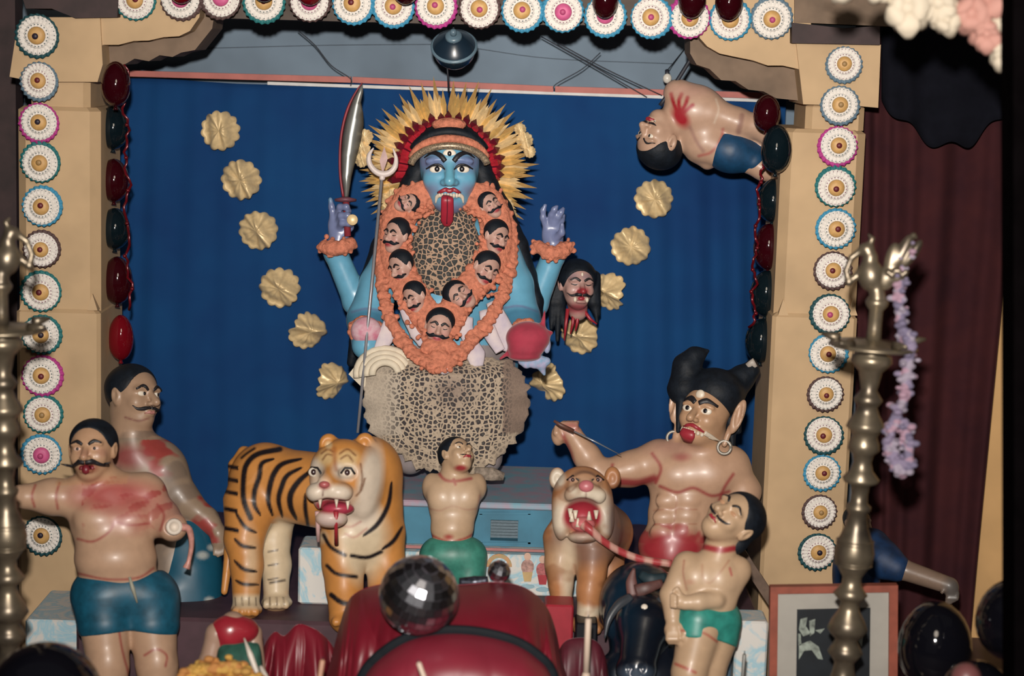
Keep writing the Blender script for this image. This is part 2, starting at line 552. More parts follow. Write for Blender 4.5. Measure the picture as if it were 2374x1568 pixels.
class Paint:
    def __init__(s, V, base, world=None):
        s.V = V; s.C = np.tile(np.asarray(base, float), (len(V), 1))
        s.x, s.y = project(world)
    def apply(s, m, col):
        m = np.clip(m, 0, 1)[:, None]; s.C = s.C * (1 - m) + np.asarray(col) * m
    def blob(s, cx, cy, rx, ry, col, soft=0.3, amt=1.0, rot=0, mask=None):
        a = math.radians(rot); dx, dy = s.x - cx, s.y - cy
        X = dx * math.cos(a) + dy * math.sin(a); Y = -dx * math.sin(a) + dy * math.cos(a)
        d = np.sqrt((X / rx) ** 2 + (Y / ry) ** 2)
        m = np.clip((1 + soft - d) / (2 * soft), 0, 1) * amt
        if mask is not None: m = m * mask
        s.apply(m, col)
    def line(s, pts, wid, col, soft=1.5, amt=1.0, taper=False, mask=None):
        P = np.array(smoothpath([np.array((a, b, 0.0)) for a, b in pts], 6))[:, :2] if len(pts) > 2 else np.array(pts, float)
        best = np.full(len(s.x), 1e9)
        n = len(P) - 1
        for i in range(n):
            a, b = P[i], P[i + 1]; ab = b - a; L = ab @ ab + 1e-9
            t = np.clip(((s.x - a[0]) * ab[0] + (s.y - a[1]) * ab[1]) / L, 0, 1)
            d = np.hypot(s.x - a[0] - t * ab[0], s.y - a[1] - t * ab[1])
            if taper:
                q = (i + t) / n; d = d / (0.25 + 1.6 * np.sqrt(np.clip(q * (1 - q), 0, 1)))
            best = np.minimum(best, d)
        m = np.clip((wid / 2 + soft - best) / (2 * soft), 0, 1) * amt
        if mask is not None: m = m * mask
        s.apply(m, col)
    def speck(s, col, scale, thr, amt, seed, mask=None):
        q = np.zeros(len(s.V)); rg = np.random.default_rng(seed)
        for o in (1, 2.1, 4.3):
            for _ in range(3):
                d = rg.normal(size=3); d /= np.linalg.norm(d)
                q += np.sin(s.V @ d * scale * o + rg.uniform(0, 6.28)) / o
        q /= 3
        m = np.clip((q - thr) * 3, 0, 1) * amt
        if mask is not None: m = m * mask
        s.apply(m, col)

def body(fig, S, cell_px, root, name='body', m=None, base=None, paint=None, label=None, parent=None):
    V, F = S.mesh(cell_px * fig.s)
    Wd = fig.W(V)
    C = None
    if base is not None:
        pt = Paint(V, base, Wd)
        if paint: paint(pt)
        C = pt.C
    return part(name, (Wd, F), m or painted(), parent or root, True, C, label)
# ================================================================== the setting
YF = 6.40                      # front faces of the pillars
ZP, ZS = 0.435, 0.10          # upper platform, lower step
def zat(py, Y, px=1187): return pix(px, py, Y)[2]
def xat(px, Y, py=700): return pix(px, py, Y)[0]

m_tan = mat('ochre_plaster', (192, 162, 124), 0.75, var=0.10, scale=5, bmp=0.15)
m_tan_d = mat('brown_plaster', (122, 102, 84), 0.8, var=0.18, scale=9, bmp=0.25)
m_darkwood = mat('dark_wood', (58, 40, 40), 0.7, var=0.25, scale=12)
m_black = mat('matte_black', (9, 7, 8), 1.0, var=0.2, spec=0.0)
m_wallblue = mat('grey_blue_wall', (116, 134, 150), 0.75, var=0.16, scale=3.0, bmp=0.1)
m_floor = mat('maroon_floor', (74, 50, 58), 0.55, var=0.2, scale=10)
m_dark = mat('dark_wall', (50, 34, 36), 0.85, var=0.2)

struct('floor', box(-4, 4, -1.0, 8.0, -0.06, 0.0), m_dark)
struct('altar_step', box(-2.4, 2.0, 4.55, 7.4, 0.0, ZS, 0.01), m_floor)
struct('altar_platform', box(xat(262, 6.4), xat(1765, 6.4), 5.84, 7.4, ZS, ZP, 0.01), m_floor)
# back wall: grey blue paint above the cloth
struct('wall_back', box(-4, 4, 7.42, 7.55, 0, 3.4), m_wallblue)
struct('wall_left', box(-4.1, -4, -1.0, 7.6, 0, 3.4), m_dark)
struct('wall_right', box(4, 4.1, -1.0, 7.6, 0, 3.4), m_dark)
struct('ceiling', box(-4.1, 4.1, 4.8, 7.6, 3.4, 3.5), m_dark)
# dark recess left of the shrine
struct('wall_side', box(-4, xat(40, 6.9), 6.9, 7.0, 0, 3.4), m_darkwood)
# ochre wall to the right, seen past the brown curtain
struct('wall_ochre', box(xat(2225, 7.0), 4, 7.0, 7.1, 0, 3.4), mat('warm_ochre_plaster', (222, 176, 118), 0.75, var=0.08, scale=5))
# black strip added to close the view on the right, not a known post
px_ = xat(2349, 4.6, 700)
struct('black_edge_strip', prism([pix(2349, -40, 4.6), pix(2352, 1640, 4.6), pix(2470, 1640, 4.6), pix(2470, -40, 4.6)], (0, 0.12, 0)), m_black)

# ------------------------------------------------------------------ blue cloth backdrop
def backdrop():
    nx, nz = 150, 60
    P = np.zeros((nz, nx, 3))
    x0, x1 = xat(200, 7.2), xat(1800, 7.2)
    ztop0, ztop1 = pix(295, 186, 7.2)[2], pix(1765, 216, 7.2)[2]
    for j in range(nx):
        t = j / (nx - 1); x = x0 + (x1 - x0) * t
        zt = ztop0 + (ztop1 - ztop0) * t + 0.006 * math.sin(t * 19) 
        for i in range(nz):
            v = i / (nz - 1)
            z = zt + (ZP - zt) * v
            amp = 0.006 + 0.022 * max(0, (t - 0.72) / 0.28) ** 1.2 * min(1, v * 2.5) + 0.012 * max(0, (0.12 - t) / 0.12)
            y = 7.2 + amp * math.sin(x * 46 + 2.2 * math.sin(v * 2.0 + 3 * t)) + 0.006 * math.sin(x * 9 + v * 5)
            P[i, j] = (x, y, z)
    return grid(P, (0, 0.006, 0))
m_blue = mat('royal_blue_cloth', (16, 64, 112), 0.9, var=0.10, scale=2.2, col2=(14, 50, 98), bmp=0.05, spec=0.2)
bd = part('cloth_backdrop', backdrop(), m_blue)
tag(bd, 'royal blue cloth stretched behind the goddess statue as a backdrop', 'backdrop')

def bar(p, q, h, d, m, name, root):
    p, q = np.array(p), np.array(q)
    V = []
    for e in (p, q):
        V += [e + (0, 0, -h / 2), e + (0, d, -h / 2), e + (0, d, h / 2), e + (0, 0, h / 2)]
    F = [(0, 3, 2, 1), (4, 5, 6, 7)] + [(i, (i + 1) % 4, 4 + (i + 1) % 4, 4 + i) for i in range(4)]
    return part(name, (V, F), m, root, False)
rail = thing('curtain_rail', pix(1040, 200, 7.19), 'thin red and white rail above the blue cloth backdrop', 'rail')
m_red_rail = mat('red_rail_paint', (176, 98, 88), 0.6, var=0.1)
m_white_rail = mat('white_rail_paint', (205, 203, 200), 0.6, var=0.08)
xs = [280, 815, 1285, 1775]
ys = [168, 183, 205, 220]
for i in range(3):
    bar(pix(xs[i] + 2, ys[i] + 2, 7.185), pix(xs[i + 1] - 2, ys[i + 1] + 2, 7.185), 0.021, 0.03, m_red_rail, 'red_batten', rail)
bar(pix(620, 193, 7.187), pix(1790, 234, 7.187), 0.011, 0.02, m_white_rail, 'white_cord', rail)

# wires slung across the grey wall
m_wire = mat('black_wire', (34, 36, 46), 0.6)
def wire(pts, r, label, Y=7.182):
    P = smoothpath([pix(a, b, Y) for a, b in pts], 5)
    tag(part('wire', tube(P, r, 6), m_wire), label, 'wire', 'wires slung over the shrine')
wire([(690, 70), (730, 105), (768, 152), (812, 182), (813, 200)], 0.0022, 'thin black wire slanting down the grey wall above the sword tip')
wire([(1255, 85), (1370, 150), (1500, 226)], 0.0025, 'lower of two slanting wires running to the hanging man')
wire([(1290, 98), (1400, 158), (1535, 222)], 0.0025, 'upper of two slanting wires running to the hanging man')
wire([(1392, 122), (1350, 160), (1288, 196), (1286, 212)], 0.0020, 'short wire crossing the slanting pair right of the pendant')
wire([(480, 112), (760, 105), (1000, 103)], 0.0012, 'hair-thin horizontal wire left of the dark pendant', 7.418)
wire([(1100, 112), (1280, 136), (1560, 148)], 0.0012, 'hair-thin horizontal wire right of the dark pendant', 7.418)
wire([(1604, 132), (1568, 190), (1530, 245)], 0.0075, 'thick brown strap from the right bracket to the hanging man', 6.72)

bulb = thing('bulb', pix(1547, 182, 7.12), 'small white light bulb on the grey wall above the hanging man', 'bulb')
part('glass', ellmesh(pix(1547, 182, 7.12), (0.016, 0.014, 0.018)), mat('white_glass', (232, 226, 214), 0.3), bulb)
part('cap', lathe([(0, 0.008), (0.02, 0.008), (0.022, 0.006)], pix(1547, 182, 7.12) + (0, 0.01, 0.012), (0, 0.6, 0.8), 12), m_wire, bulb)
part('flex', tube([pix(1547, 182, 7.12) + (0, 0.02, 0.028), pix(1558, 150, 7.3), pix(1590, 110, 7.415)], 0.002, 6), m_wire, bulb)
# ------------------------------------------------------------------ pillars, brackets, beam
def pillar(name, label, x0, x1, ytop, ycap, ynotch, lx0, lx1, block, neck, yref):
    """x0,x1: front of the shaft in the photograph; ycap: top of the shaft"""
    root = thing(name, (pix((x0 + x1) / 2, yref, YF)[0], YF + 0.17, ZS), label, 'pillar', 'pillars framing the shrine')
    def pr(a, b, z0, z1, ch, dep, nm, m=m_tan, y0=YF):
        xa, xb = xat(a, y0, yref), xat(b, y0, yref)
        c = ch
        sec = [(xa + c, y0), (xb - c, y0), (xb, y0 + c), (xb, y0 + dep), (xa, y0 + dep), (xa, y0 + c)]
        V = [(x, y, z) for z in (z0, z1 - 0.012) for x, y in sec]
        cx = (xa + xb) / 2
        V += [(cx + (x - cx) * 0.88, y + (0.012 if y < y0 + dep else 0), z1) for x, y in sec]
        F = [tuple(range(5, -1, -1)), tuple(range(12, 18))]
        for j in (0, 6):
            F += [(j + i, j + (i + 1) % 6, j + 6 + (i + 1) % 6, j + 6 + i) for i in range(6)]
        return part(nm, (V, F), m, root, False)
    zc = zat(ycap, YF, (x0 + x1) / 2); zn = zat(ynotch, YF, (x0 + x1) / 2)
    pr(x0, x1, zn - 0.02, zc, 0.030, 0.34, 'shaft')
    pr(lx0, lx1, ZS, zn, 0.012, 0.36, 'lower_block', y0=YF - 0.012)
    # zigzag stops where the chamfer ends
    for sx in (x0, x1):
        q = 16 if sx == x0 else -16
        part('chamfer_stop', prism([pix(sx + q - 12, ynotch + 4, YF - 0.012), pix(sx + q + 12, ynotch + 4, YF - 0.012), pix(sx + q, ynotch - 34, YF - 0.002)], (0, 0.05, 0)), m_tan, root, False)
    pr(neck[0], neck[1], zc - 0.002, zat(neck[2], YF, (x0 + x1) / 2), 0.02, 0.28, 'neck', y0=YF + 0.02)
    part('capital', prism([pix(a, b, YF - 0.02) for a, b in block], (0, 0.34, 0)), m_tan, root, False)
    return root
pl = pillar('pillar', 'ochre plaster pillar on the left with paper rosettes down its front', 40, 230, 0, 248, 716, 36, 232,
       [(22, 178), (40, 60), (60, 40), (232, 40), (238, 150), (226, 190), (80, 190)], (72, 208, 180), 640)
pr_ = pillar('pillar', 'ochre plaster pillar on the right with paper rosettes down its front', 1800, 1992, 0, 300, 728, 1796, 1994,
       [(1862, 242), (1845, 92), (2042, 104), (2036, 250), (1990, 246)], (1850, 1985, 240), 640)

def bracket(label, front, back):
    root = thing('bracket', pix(*np.mean(front, axis=0), YF), label, 'bracket', 'carved brackets under the beam')
    part('face_board', prism([pix(a, b, YF - 0.01) for a, b in front], (0, 0.10, 0)), m_tan, root, False)
    part('soffit_board', prism([pix(a, b, YF + 0.092) for a, b in back], (0, 0.22, 0)), m_tan_d, root, False)
bracket('ochre bracket with scalloped edge joining the left pillar to the beam',
        [(222, -30), (470, -30), (462, 40), (440, 72), (415, 84), (380, 86), (345, 94), (310, 95), (275, 104), (240, 104), (222, 110)],
        [(228, 20), (500, 10), (492, 66), (468, 96), (452, 116), (420, 122), (400, 132), (370, 128), (345, 142), (312, 136), (288, 150), (262, 146), (236, 190)])
bracket('ochre bracket with scalloped edge joining the right pillar to the beam',
        [(1630, -30), (1880, 0), (1880, 172), (1850, 160), (1815, 152), (1780, 152), (1745, 140), (1705, 132), (1668, 124), (1640, 108), (1622, 88)],
        [(1600, 40), (1880, 40), (1872, 236), (1840, 232), (1800, 228), (1770, 212), (1735, 208), (1705, 188), (1672, 186), (1645, 160), (1615, 150), (1600, 124)])
beam = struct('trim_beam', prism([pix(504, -90, YF + 0.08), pix(1596, -60, YF + 0.08), pix(1596, 60, YF + 0.08), pix(1040, 56, YF + 0.08), pix(504, 42, YF + 0.08)], (0, 0.25, 0)),
              mat('brown_beam', (92, 80, 72), 0.8, var=0.2, scale=8))
lb = part('lintel_board', prism([pix(35, -60, YF - 0.06), pix(275, -60, YF - 0.06), pix(272, 40, YF - 0.06), pix(175, 42, YF - 0.06), pix(120, 20, YF - 0.06), pix(60, 20, YF - 0.06)], (0, 0.3, 0)), m_darkwood, smooth=False)
tag(lb, 'dark wooden lintel board on top of the left pillar', 'board')
lb = part('lintel_board', prism([pix(1836, 52, YF - 0.06), pix(1960, 66, YF - 0.06), pix(2040, 60, YF - 0.06), pix(2040, 104, YF - 0.06), pix(1836, 100, YF - 0.06)], (0, 0.3, 0)), m_darkwood, smooth=False)
tag(lb, 'dark wooden lintel board on top of the right pillar', 'board')
lb = part('lintel_board', prism([pix(1842, -60, YF - 0.02), pix(2080, -60, YF - 0.02), pix(2080, 62, YF - 0.02), pix(1842, 52, YF - 0.02)], (0, 0.2, 0)), m_tan_d, smooth=False)
tag(lb, 'brown board above the dark lintel on the right pillar', 'board')

# ------------------------------------------------------------------ brown curtain right of the shrine
def brown_curtain():
    nx, nz = 120, 24
    P = np.zeros((nz, nx, 3)); Y = 6.75
    for i in range(nz):
        v = i / (nz - 1); py = -60 + 1660 * v
        xr = np.interp(py, [-60, 300, 480, 1340, 1600], [2352, 2350, 2342, 2258, 2235])
        for j in range(nx):
            t = j / (nx - 1)
            q = pix(1985 + (xr - 1985) * t, py, Y)
            q[1] += 0.012 * math.sin(t * 40 + 0.8 * math.sin(v * 3) + 3 * math.sin(t * 5)) + 0.02 * math.sin(t * 11)
            P[i, j] = q
    return grid(P, (0, 0.008, 0))
tag(part('brown_curtain', brown_curtain(), mat('maroon_brown_cloth', (66, 34, 36), 0.95, var=0.25, scale=6, col2=(52, 28, 33), spec=0.1)),
    'dark maroon brown curtain hanging right of the right pillar', 'curtain')
def dark_sheet():  # sheet added to make the indistinct area over the curtain dark
    nx, nz = 70, 14
    P = np.zeros((nz, nx, 3)); Y = 6.62
    for j in range(nx):
        t = j / (nx - 1); px = 2044 + 306 * t
        low = 230 + 110 * math.sin(t * 3.0) + 12 * math.sin(t * 21)
        for i in range(nz):
            v = i / (nz - 1)
            q = pix(px, -60 + (low + 60) * v, Y); q[1] += 0.012 * math.sin(t * 17 + 2 * math.sin(t * 4)) * (0.4 + v)
            P[i, j] = q
    return grid(P, (0, 0.008, 0))
tag(part('near_black_sheet', dark_sheet(), mat('near_black', (18, 19, 27), 0.95, var=0.15, spec=0.1)), 'dark sheet added for the near-black area over the top of the brown curtain', 'drape')

# ------------------------------------------------------------------ pedestal and panels
m_ped = mat('turquoise_paint', (62, 124, 150), 0.55, var=0.14, scale=9)
zt = pix(1100, 1165, 6.285)[2]; zb = pix(1100, 1265, 6.3)[2]
XL, XR = xat(925, 6.3, 1200), xat(1288, 6.3, 1200)
ped = thing('pedestal', ((XL + XR) / 2, 6.6, zb), 'turquoise painted pedestal with a recessed grille under the goddess', 'pedestal')
part('top_slab', box(XL - 0.012, XR + 0.012, 6.285, 6.86, zt - 0.022, zt, 0.005), mat('turquoise_stained', (118, 162, 178), 0.6, var=0.2, scale=16, col2=(168, 140, 156)), ped, False)
part('front_panel', join(box(XL, xat(1138, 6.3, 1200), 6.3, 6.84, zb, zt - 0.022), box(xat(1202, 6.3, 1200), XR, 6.3, 6.84, zb, zt - 0.022),
     box(xat(1138, 6.3, 1200), xat(1202, 6.3, 1200), 6.3, 6.84, zb, zat(1255, 6.3)), box(xat(1138, 6.3, 1200), xat(1202, 6.3, 1200), 6.3, 6.84, zat(1207, 6.3), zt - 0.022)), m_ped, ped, False)
gr = part('grille', box(xat(1138, 6.34, 1200), xat(1202, 6.34, 1200), 6.34, 6.36, zat(1256, 6.34), zat(1206, 6.34)), mat('grey_mesh', (104, 122, 132), 0.6, var=0.1, scale=120), ped, False)
for k in range(7):
    zz = zat(1252 - 7 * k, 6.334)
    part('grille_slat', box(xat(1139, 6.334, 1200), xat(1201, 6.334, 1200), 6.330, 6.341, zz, zz + 0.004), mat('grey_mesh', (104, 122, 132), 0.6), gr, False)
fr = [(1112, 1192, 1118, 1262), (1224, 1192, 1230, 1262), (1112, 1188, 1230, 1194), (1112, 1258, 1230, 1264)]
for a, b, c, d in fr:
    part('panel_moulding', prism([pix(a, b, 6.296), pix(c, b, 6.296), pix(c, d, 6.296), pix(a, d, 6.296)], (0, 0.008, 0)), m_ped, ped, False)
# white step under the pedestal with small painted figures
wx0, wx1 = xat(890, 6.2, 1300), xat(1350, 6.2, 1300)
wp = thing('painted_step', ((wx0 + wx1) / 2, 6.4, ZP), 'white marbled step with tiny painted figures below the turquoise pedestal', 'step')
part('block', box(wx0, wx1, 6.2, 6.86, ZP, zb - 0.002, 0.004), marble(), wp, False)
def flat(pts, Y, m, nm, par, dep=0.004):
    return part(nm, prism([pix(a, b, Y) for a, b in pts], (0, dep, 0)), m, par, False)
def disc(cx, cy, rx, ry, n=18, a0=0, a1=360):
    return [(cx + rx * math.cos(math.radians(a0 + (a1 - a0) * k / n)), cy + ry * math.sin(math.radians(a0 + (a1 - a0) * k / n))) for k in range(n + (a1 - a0 < 360))]
flat([(892, 1263), (1350, 1278), (1350, 1284), (892, 1270)], 6.196, mat('pink_stain', (176, 120, 118), 0.7), 'red_edge_strip', wp)
arch = disc(1157, 1315, 30, 30, 14, 180, 360) + disc(1157, 1315, 21, 21, 14, 180, 360)[::-1]
flat(arch, 6.196, mat('rainbow_orange', (196, 140, 98), 0.7, col2=(150, 150, 110), scale=60), 'painted_arch', wp)
for cx, cy, s_, top, bot in ((1223, 1315, 1.0, (190, 150, 140), (200, 170, 120)), (1258, 1322, 1.0, (190, 110, 110), (178, 60, 68)), (872, 1320, 1.0, (60, 150, 130), (200, 120, 90))):
    f = flat(disc(cx, cy, 15 * s_, 17 * s_), 6.196, mat('fig_%d_%d' % (cx, 1), top, 0.7, scale=90, var=0.25), 'painted_figure', wp)
    flat(disc(cx, cy - 24 * s_, 8 * s_, 9 * s_), 6.195, mat('fig_%d_%d' % (cx, 2), (206, 170, 150), 0.7), 'painted_head', f)
    flat([(cx - 12, cy + 12), (cx + 12, cy + 12), (cx + 8, cy + 34), (cx - 8, cy + 34)], 6.195, mat('fig_%d_%d' % (cx, 3), bot, 0.7), 'painted_skirt', f)
    flat(disc(cx, cy + 46, 16, 5), 6.196, mat('pale_blue_print', (150, 184, 196), 0.7), 'painted_oval', wp)  # pale blue oval printed under each figure
# marbled blocks
def mblock(a, b, c, d, Y, dep, label, z0):
    x0, x1 = xat(a, Y, c), xat(b, Y, c)
    o = part('marbled_block', box(x0, x1, Y, Y + dep, z0, zat(c, Y, (a + b) / 2), 0.006), marble(), smooth=False)
    tag(o, label, 'block', 'marbled paper covered blocks')
mblock(692, 775, 1272, 1405, 6.03, 0.16, 'white and pale blue marbled block behind the front leg of the tiger', ZP)
mblock(1706, 1782, 1442, 1600, 5.69, 0.13, 'white and pale blue marbled block beside the framed picture', ZS)
mblock(58, 262, 1440, 1600, 5.98, 0.34, 'white and pale blue marbled block at the bottom left behind a dark balloon', ZS)
o = part('blue_block', box(xat(1640, 5.72, 1450), xat(1698, 5.72, 1450), 5.7, 5.83, ZS, zat(1392, 5.7, 1690), 0.006), mat('slate_blue_paint', (86, 112, 132), 0.7, var=0.3, scale=30), smooth=False)
tag(o, 'dull slate blue block behind the man with green shorts', 'block')
o = part('plank', prism([pix(1700, 1280, 6.05), pix(1722, 1268, 6.05), pix(1800, 1388, 6.05), pix(1798, 1428, 6.05)], (0, 0.03, 0)), mat('grey_brown_wood', (112, 92, 78), 0.8, var=0.25, scale=20), smooth=False)
tag(o, 'grey brown plank leaning against the foot of the right pillar', 'plank')
o = part('red_box', box(xat(1262, 5.75, 1440), xat(1328, 5.75, 1440), 5.72, 5.825, ZS, zat(1404, 5.72, 1300), 0.005), mat('red_lacquer', (160, 40, 54), 0.45, var=0.12), smooth=False)
tag(o, 'small red box under the front paws of the lion', 'box')
o = part('wooden_block', box(xat(1333, 5.78, 1440), xat(1384, 5.78, 1440), 5.72, 5.825, ZS, zat(1446, 5.72, 1360), 0.005), mat('black_gloss', (16, 18, 26), 0.4, var=0.1), smooth=False)
tag(o, 'black block between the red box and the buffalo', 'block')
# ================================================================== paper rosettes
m_paper = mat('white_paper', (226, 220, 212), 0.8, var=0.06, scale=40)
RIMS = {'teal': (30, 110, 112), 'sky blue': (58, 142, 178), 'magenta': (176, 52, 132), 'dark brown': (84, 62, 60), 'dark green': (22, 72, 78), 'grey blue': (96, 120, 136)}
m_rim = {k: mat('paper_' + k.replace(' ', '_'), v, 0.7, var=0.12, scale=50) for k, v in RIMS.items()}
m_ctr = {'tan': mat('tan_foil', (204, 160, 98), 0.55, var=0.1, scale=60), 'pink': mat('pink_foil', (206, 92, 140), 0.55, var=0.1, scale=60)}
m_btn = {'maroon': mat('maroon_button', (112, 34, 44), 0.5), 'navy': mat('navy_button', (44, 34, 52), 0.5), 'pink': mat('pink_button', (200, 80, 130), 0.5), 'tan': mat('tan_button', (176, 140, 90), 0.5)}
m_dot = {'plum': mat('plum_dots', (150, 92, 120), 0.7), 'grey': mat('slate_dots', (78, 104, 112), 0.7)}
def pleat(r0, r1, n, amp, z0, z1, scallop):
    """pleated annulus in the xz plane facing -y"""
    V = []; k = n * 4; rings = 5
    for i in range(rings):
        u = i / (rings - 1)
        for j in range(k):
            t = 2 * math.pi * j / k
            r = r0 + (r1 - r0) * u
            if i == rings - 1: r *= 1 + scallop * math.cos(n * t)
            y = z0 + (z1 - z0) * u + amp * u * math.cos(n * t)
            V.append((r * math.cos(t), -y, r * math.sin(t)))
    m_ = len(V)
    V += [(x, y + 0.0015, z) for x, y, z in V]
    F = []
    for i in range(rings - 1):
        for j in range(k):
            j2 = (j + 1) % k
            a, b, c, d = i * k + j, i * k + j2, (i + 1) * k + j2, (i + 1) * k + j
            F.append((a, b, c, d)); F.append((d + m_, c + m_, b + m_, a + m_))
    for j in range(k):
        j2 = (j + 1) % k; o = (rings - 1) * k
        F.append((o + j, o + j2, o + j2 + m_, o + j + m_)); F.append((j2, j, j + m_, j2 + m_))
    return V, F
R0 = 0.064
ME = {}
ME['rim'] = newmesh('rim', *pleat(R0 * .55, R0 * 1.06, 22, .0035, .002, .004, .03))
ME['disc'] = newmesh('disc', *pleat(R0 * .38, R0 * .93, 24, .0030, .008, .012, .02))
ME['inner'] = newmesh('inner_disc', *pleat(R0 * .10, R0 * .62, 20, .002, .016, .014, .03))
V, F = lathe([(0, R0 * .36), (.004, R0 * .43), (.009, R0 * .40), (.012, R0 * .2), (.0125, 0.0001)], (0, -.014, 0), (0, -1, 0), 24)
ME['centre'] = newmesh('centre', V, F)
V, F = lathe([(0, R0 * .15), (.003, R0 * .15), (.006, R0 * .08), (.0065, .0001)], (0, -.026, 0), (0, -1, 0), 14)
ME['button'] = newmesh('button', V, F)
def dots(r, n, y, s):
    vf = [lathe([(0, s), (.0012, s * .7), (.0013, .0001)], (r * math.cos(2 * math.pi * i / n), y, r * math.sin(2 * math.pi * i / n)), (0, -1, 0), 6) for i in range(n)]
    return join(*vf)
ME['dots'] = newmesh('dots', *join(dots(R0 * .53, 20, -.0165, .0021), dots(R0 * .84, 26, -.0142, .0018)))
ORD = ['topmost', 'second', 'third', 'fourth', 'fifth', 'sixth', 'seventh', 'eighth', 'ninth', 'tenth', 'eleventh', 'twelfth', 'thirteenth', 'fourteenth', 'fifteenth', 'sixteenth']
_mm = {}
def shared(key, m):
    k = (key, m.name)
    if k not in _mm:
        me = ME[key].copy(); me.materials.clear(); me.materials.append(m); _mm[k] = me
    return _mm[k]
def rosette(px, py, Y, rad, rim, ctr, btn, dot, label, group, shift=(0, 0)):
    root = thing('paper_rosette', pix(px, py, Y), label, 'rosette', group)
    sc = rad * mpp(Y) / R0
    root.scale = (sc, sc, sc)
    root.rotation_euler = (random.uniform(-.06, .1), random.uniform(0, 6.28), random.uniform(-.1, .1))
    for nm, key, m, off in (('rim', 'rim', m_rim[rim], shift), ('white_disc', 'disc', m_paper, (0, 0)), ('inner_disc', 'inner', m_paper, (0, 0)), ('centre', 'centre', m_ctr[ctr], (0, 0)), ('dots', 'dots', m_dot[dot], (0, 0)), ('button', 'button', m_btn[btn], (random.uniform(-.004, .004), random.uniform(-.003, .003)))):
        o = bpy.data.objects.new(nm, shared(key, m)); COL.objects.link(o); o.parent = root
        o.location = (off[0], 0, off[1])
YR = YF - 0.05
left = [(88, 82, 50, 'dark green', 'tan', 'navy', 'grey'), (92, 187, 45, 'grey blue', 'tan', 'maroon', 'plum'), (92, 283, 46, 'magenta', 'tan', 'navy', 'grey'), (95, 378, 47, 'teal', 'tan', 'tan', 'grey'),
        (98, 479, 47, 'sky blue', 'tan', 'maroon', 'grey'), (97, 578, 44, 'dark brown', 'tan', 'maroon', 'plum'), (97, 676, 48, 'teal', 'tan', 'maroon', 'plum'), (96, 775, 47, 'teal', 'tan', 'navy', 'grey'),
        (97, 870, 48, 'magenta', 'tan', 'maroon', 'grey'), (100, 960, 46, 'teal', 'tan', 'tan', 'plum'), (98, 1053, 48, 'sky blue', 'pink', 'pink', 'grey'), (100, 1240, 48, 'dark green', 'tan', 'navy', 'grey')]
for i, (x, y, r, a, b, c, d) in enumerate(left):
    rosette(x, y, YR, r - 2, a, b, c, d, '%s rimmed white paper rosette, %s down the left pillar' % (a, ORD[i]) if i < 11 else '%s rimmed white paper rosette, lowest on the left pillar below the outstretched arm' % a,
            'rosettes on the left pillar', (random.uniform(-.004, .005), random.uniform(-.004, .002)))
right = [(1957, 148, 42, 'grey blue', 'tan', 'tan', 'plum'), (1947, 243, 45, 'grey blue', 'tan', 'tan', 'grey'), (1943, 337, 46, 'magenta', 'tan', 'maroon', 'grey'), (1937, 435, 47, 'teal', 'tan', 'maroon', 'plum'),
         (1937, 530, 47, 'sky blue', 'tan', 'maroon', 'grey'), (1930, 626, 45, 'dark brown', 'tan', 'maroon', 'plum'), (1926, 727, 47, 'dark green', 'tan', 'pink', 'plum'), (1918, 820, 46, 'sky blue', 'tan', 'maroon', 'grey'),
         (1914, 912, 43, 'dark brown', 'tan', 'maroon', 'grey'), (1910, 1007, 46, 'dark green', 'tan', 'maroon', 'plum'), (1906, 1095, 44, 'sky blue', 'tan', 'maroon', 'grey'), (1900, 1186, 42, 'dark brown', 'tan', 'tan', 'plum'), (1895, 1278, 46, 'dark green', 'tan', 'navy', 'plum')]
for i, (x, y, r, a, b, c, d) in enumerate(right):
    rosette(x, y, YR, r - 2, a, b, c, d, '%s rimmed white paper rosette, %s down the right pillar' % (a, ORD[i]), 'rosettes on the right pillar', (random.uniform(-.005, .004), random.uniform(-.004, .002)))
top = [(315, 0, 'teal', 'tan'), (419, -2, 'dark brown', 'pink'), (515, -4, 'dark brown', 'pink'), (612, 3, 'teal', 'tan'), (718, 4, 'dark brown', 'pink'), (818, 8, 'sky blue', 'tan'), (912, 14, 'sky blue', 'tan'), (1010, 14, 'magenta', 'tan'),
       (1112, 20, 'dark brown', 'tan'), (1210, 24, 'sky blue', 'tan'), (1306, 28, 'sky blue', 'pink'), (1403, 36, 'sky blue', 'pink'), (1508, 40, 'sky blue', 'tan'), (1600, 42, 'magenta', 'tan'), (1692, 46, 'sky blue', 'tan'), (1789, 44, 'grey blue', 'tan')]
for i, (x, y, a, b) in enumerate(top):
    rosette(x, y, YF - 0.04, 46, a, b, 'pink' if i > 5 else 'maroon', 'grey' if i % 2 else 'plum',
            '%s rimmed white paper rosette, %s from the left along the beam' % (a, 'first' if i == 0 else ORD[i]), 'rosettes along the beam', (random.uniform(-.004, .004), -.003))

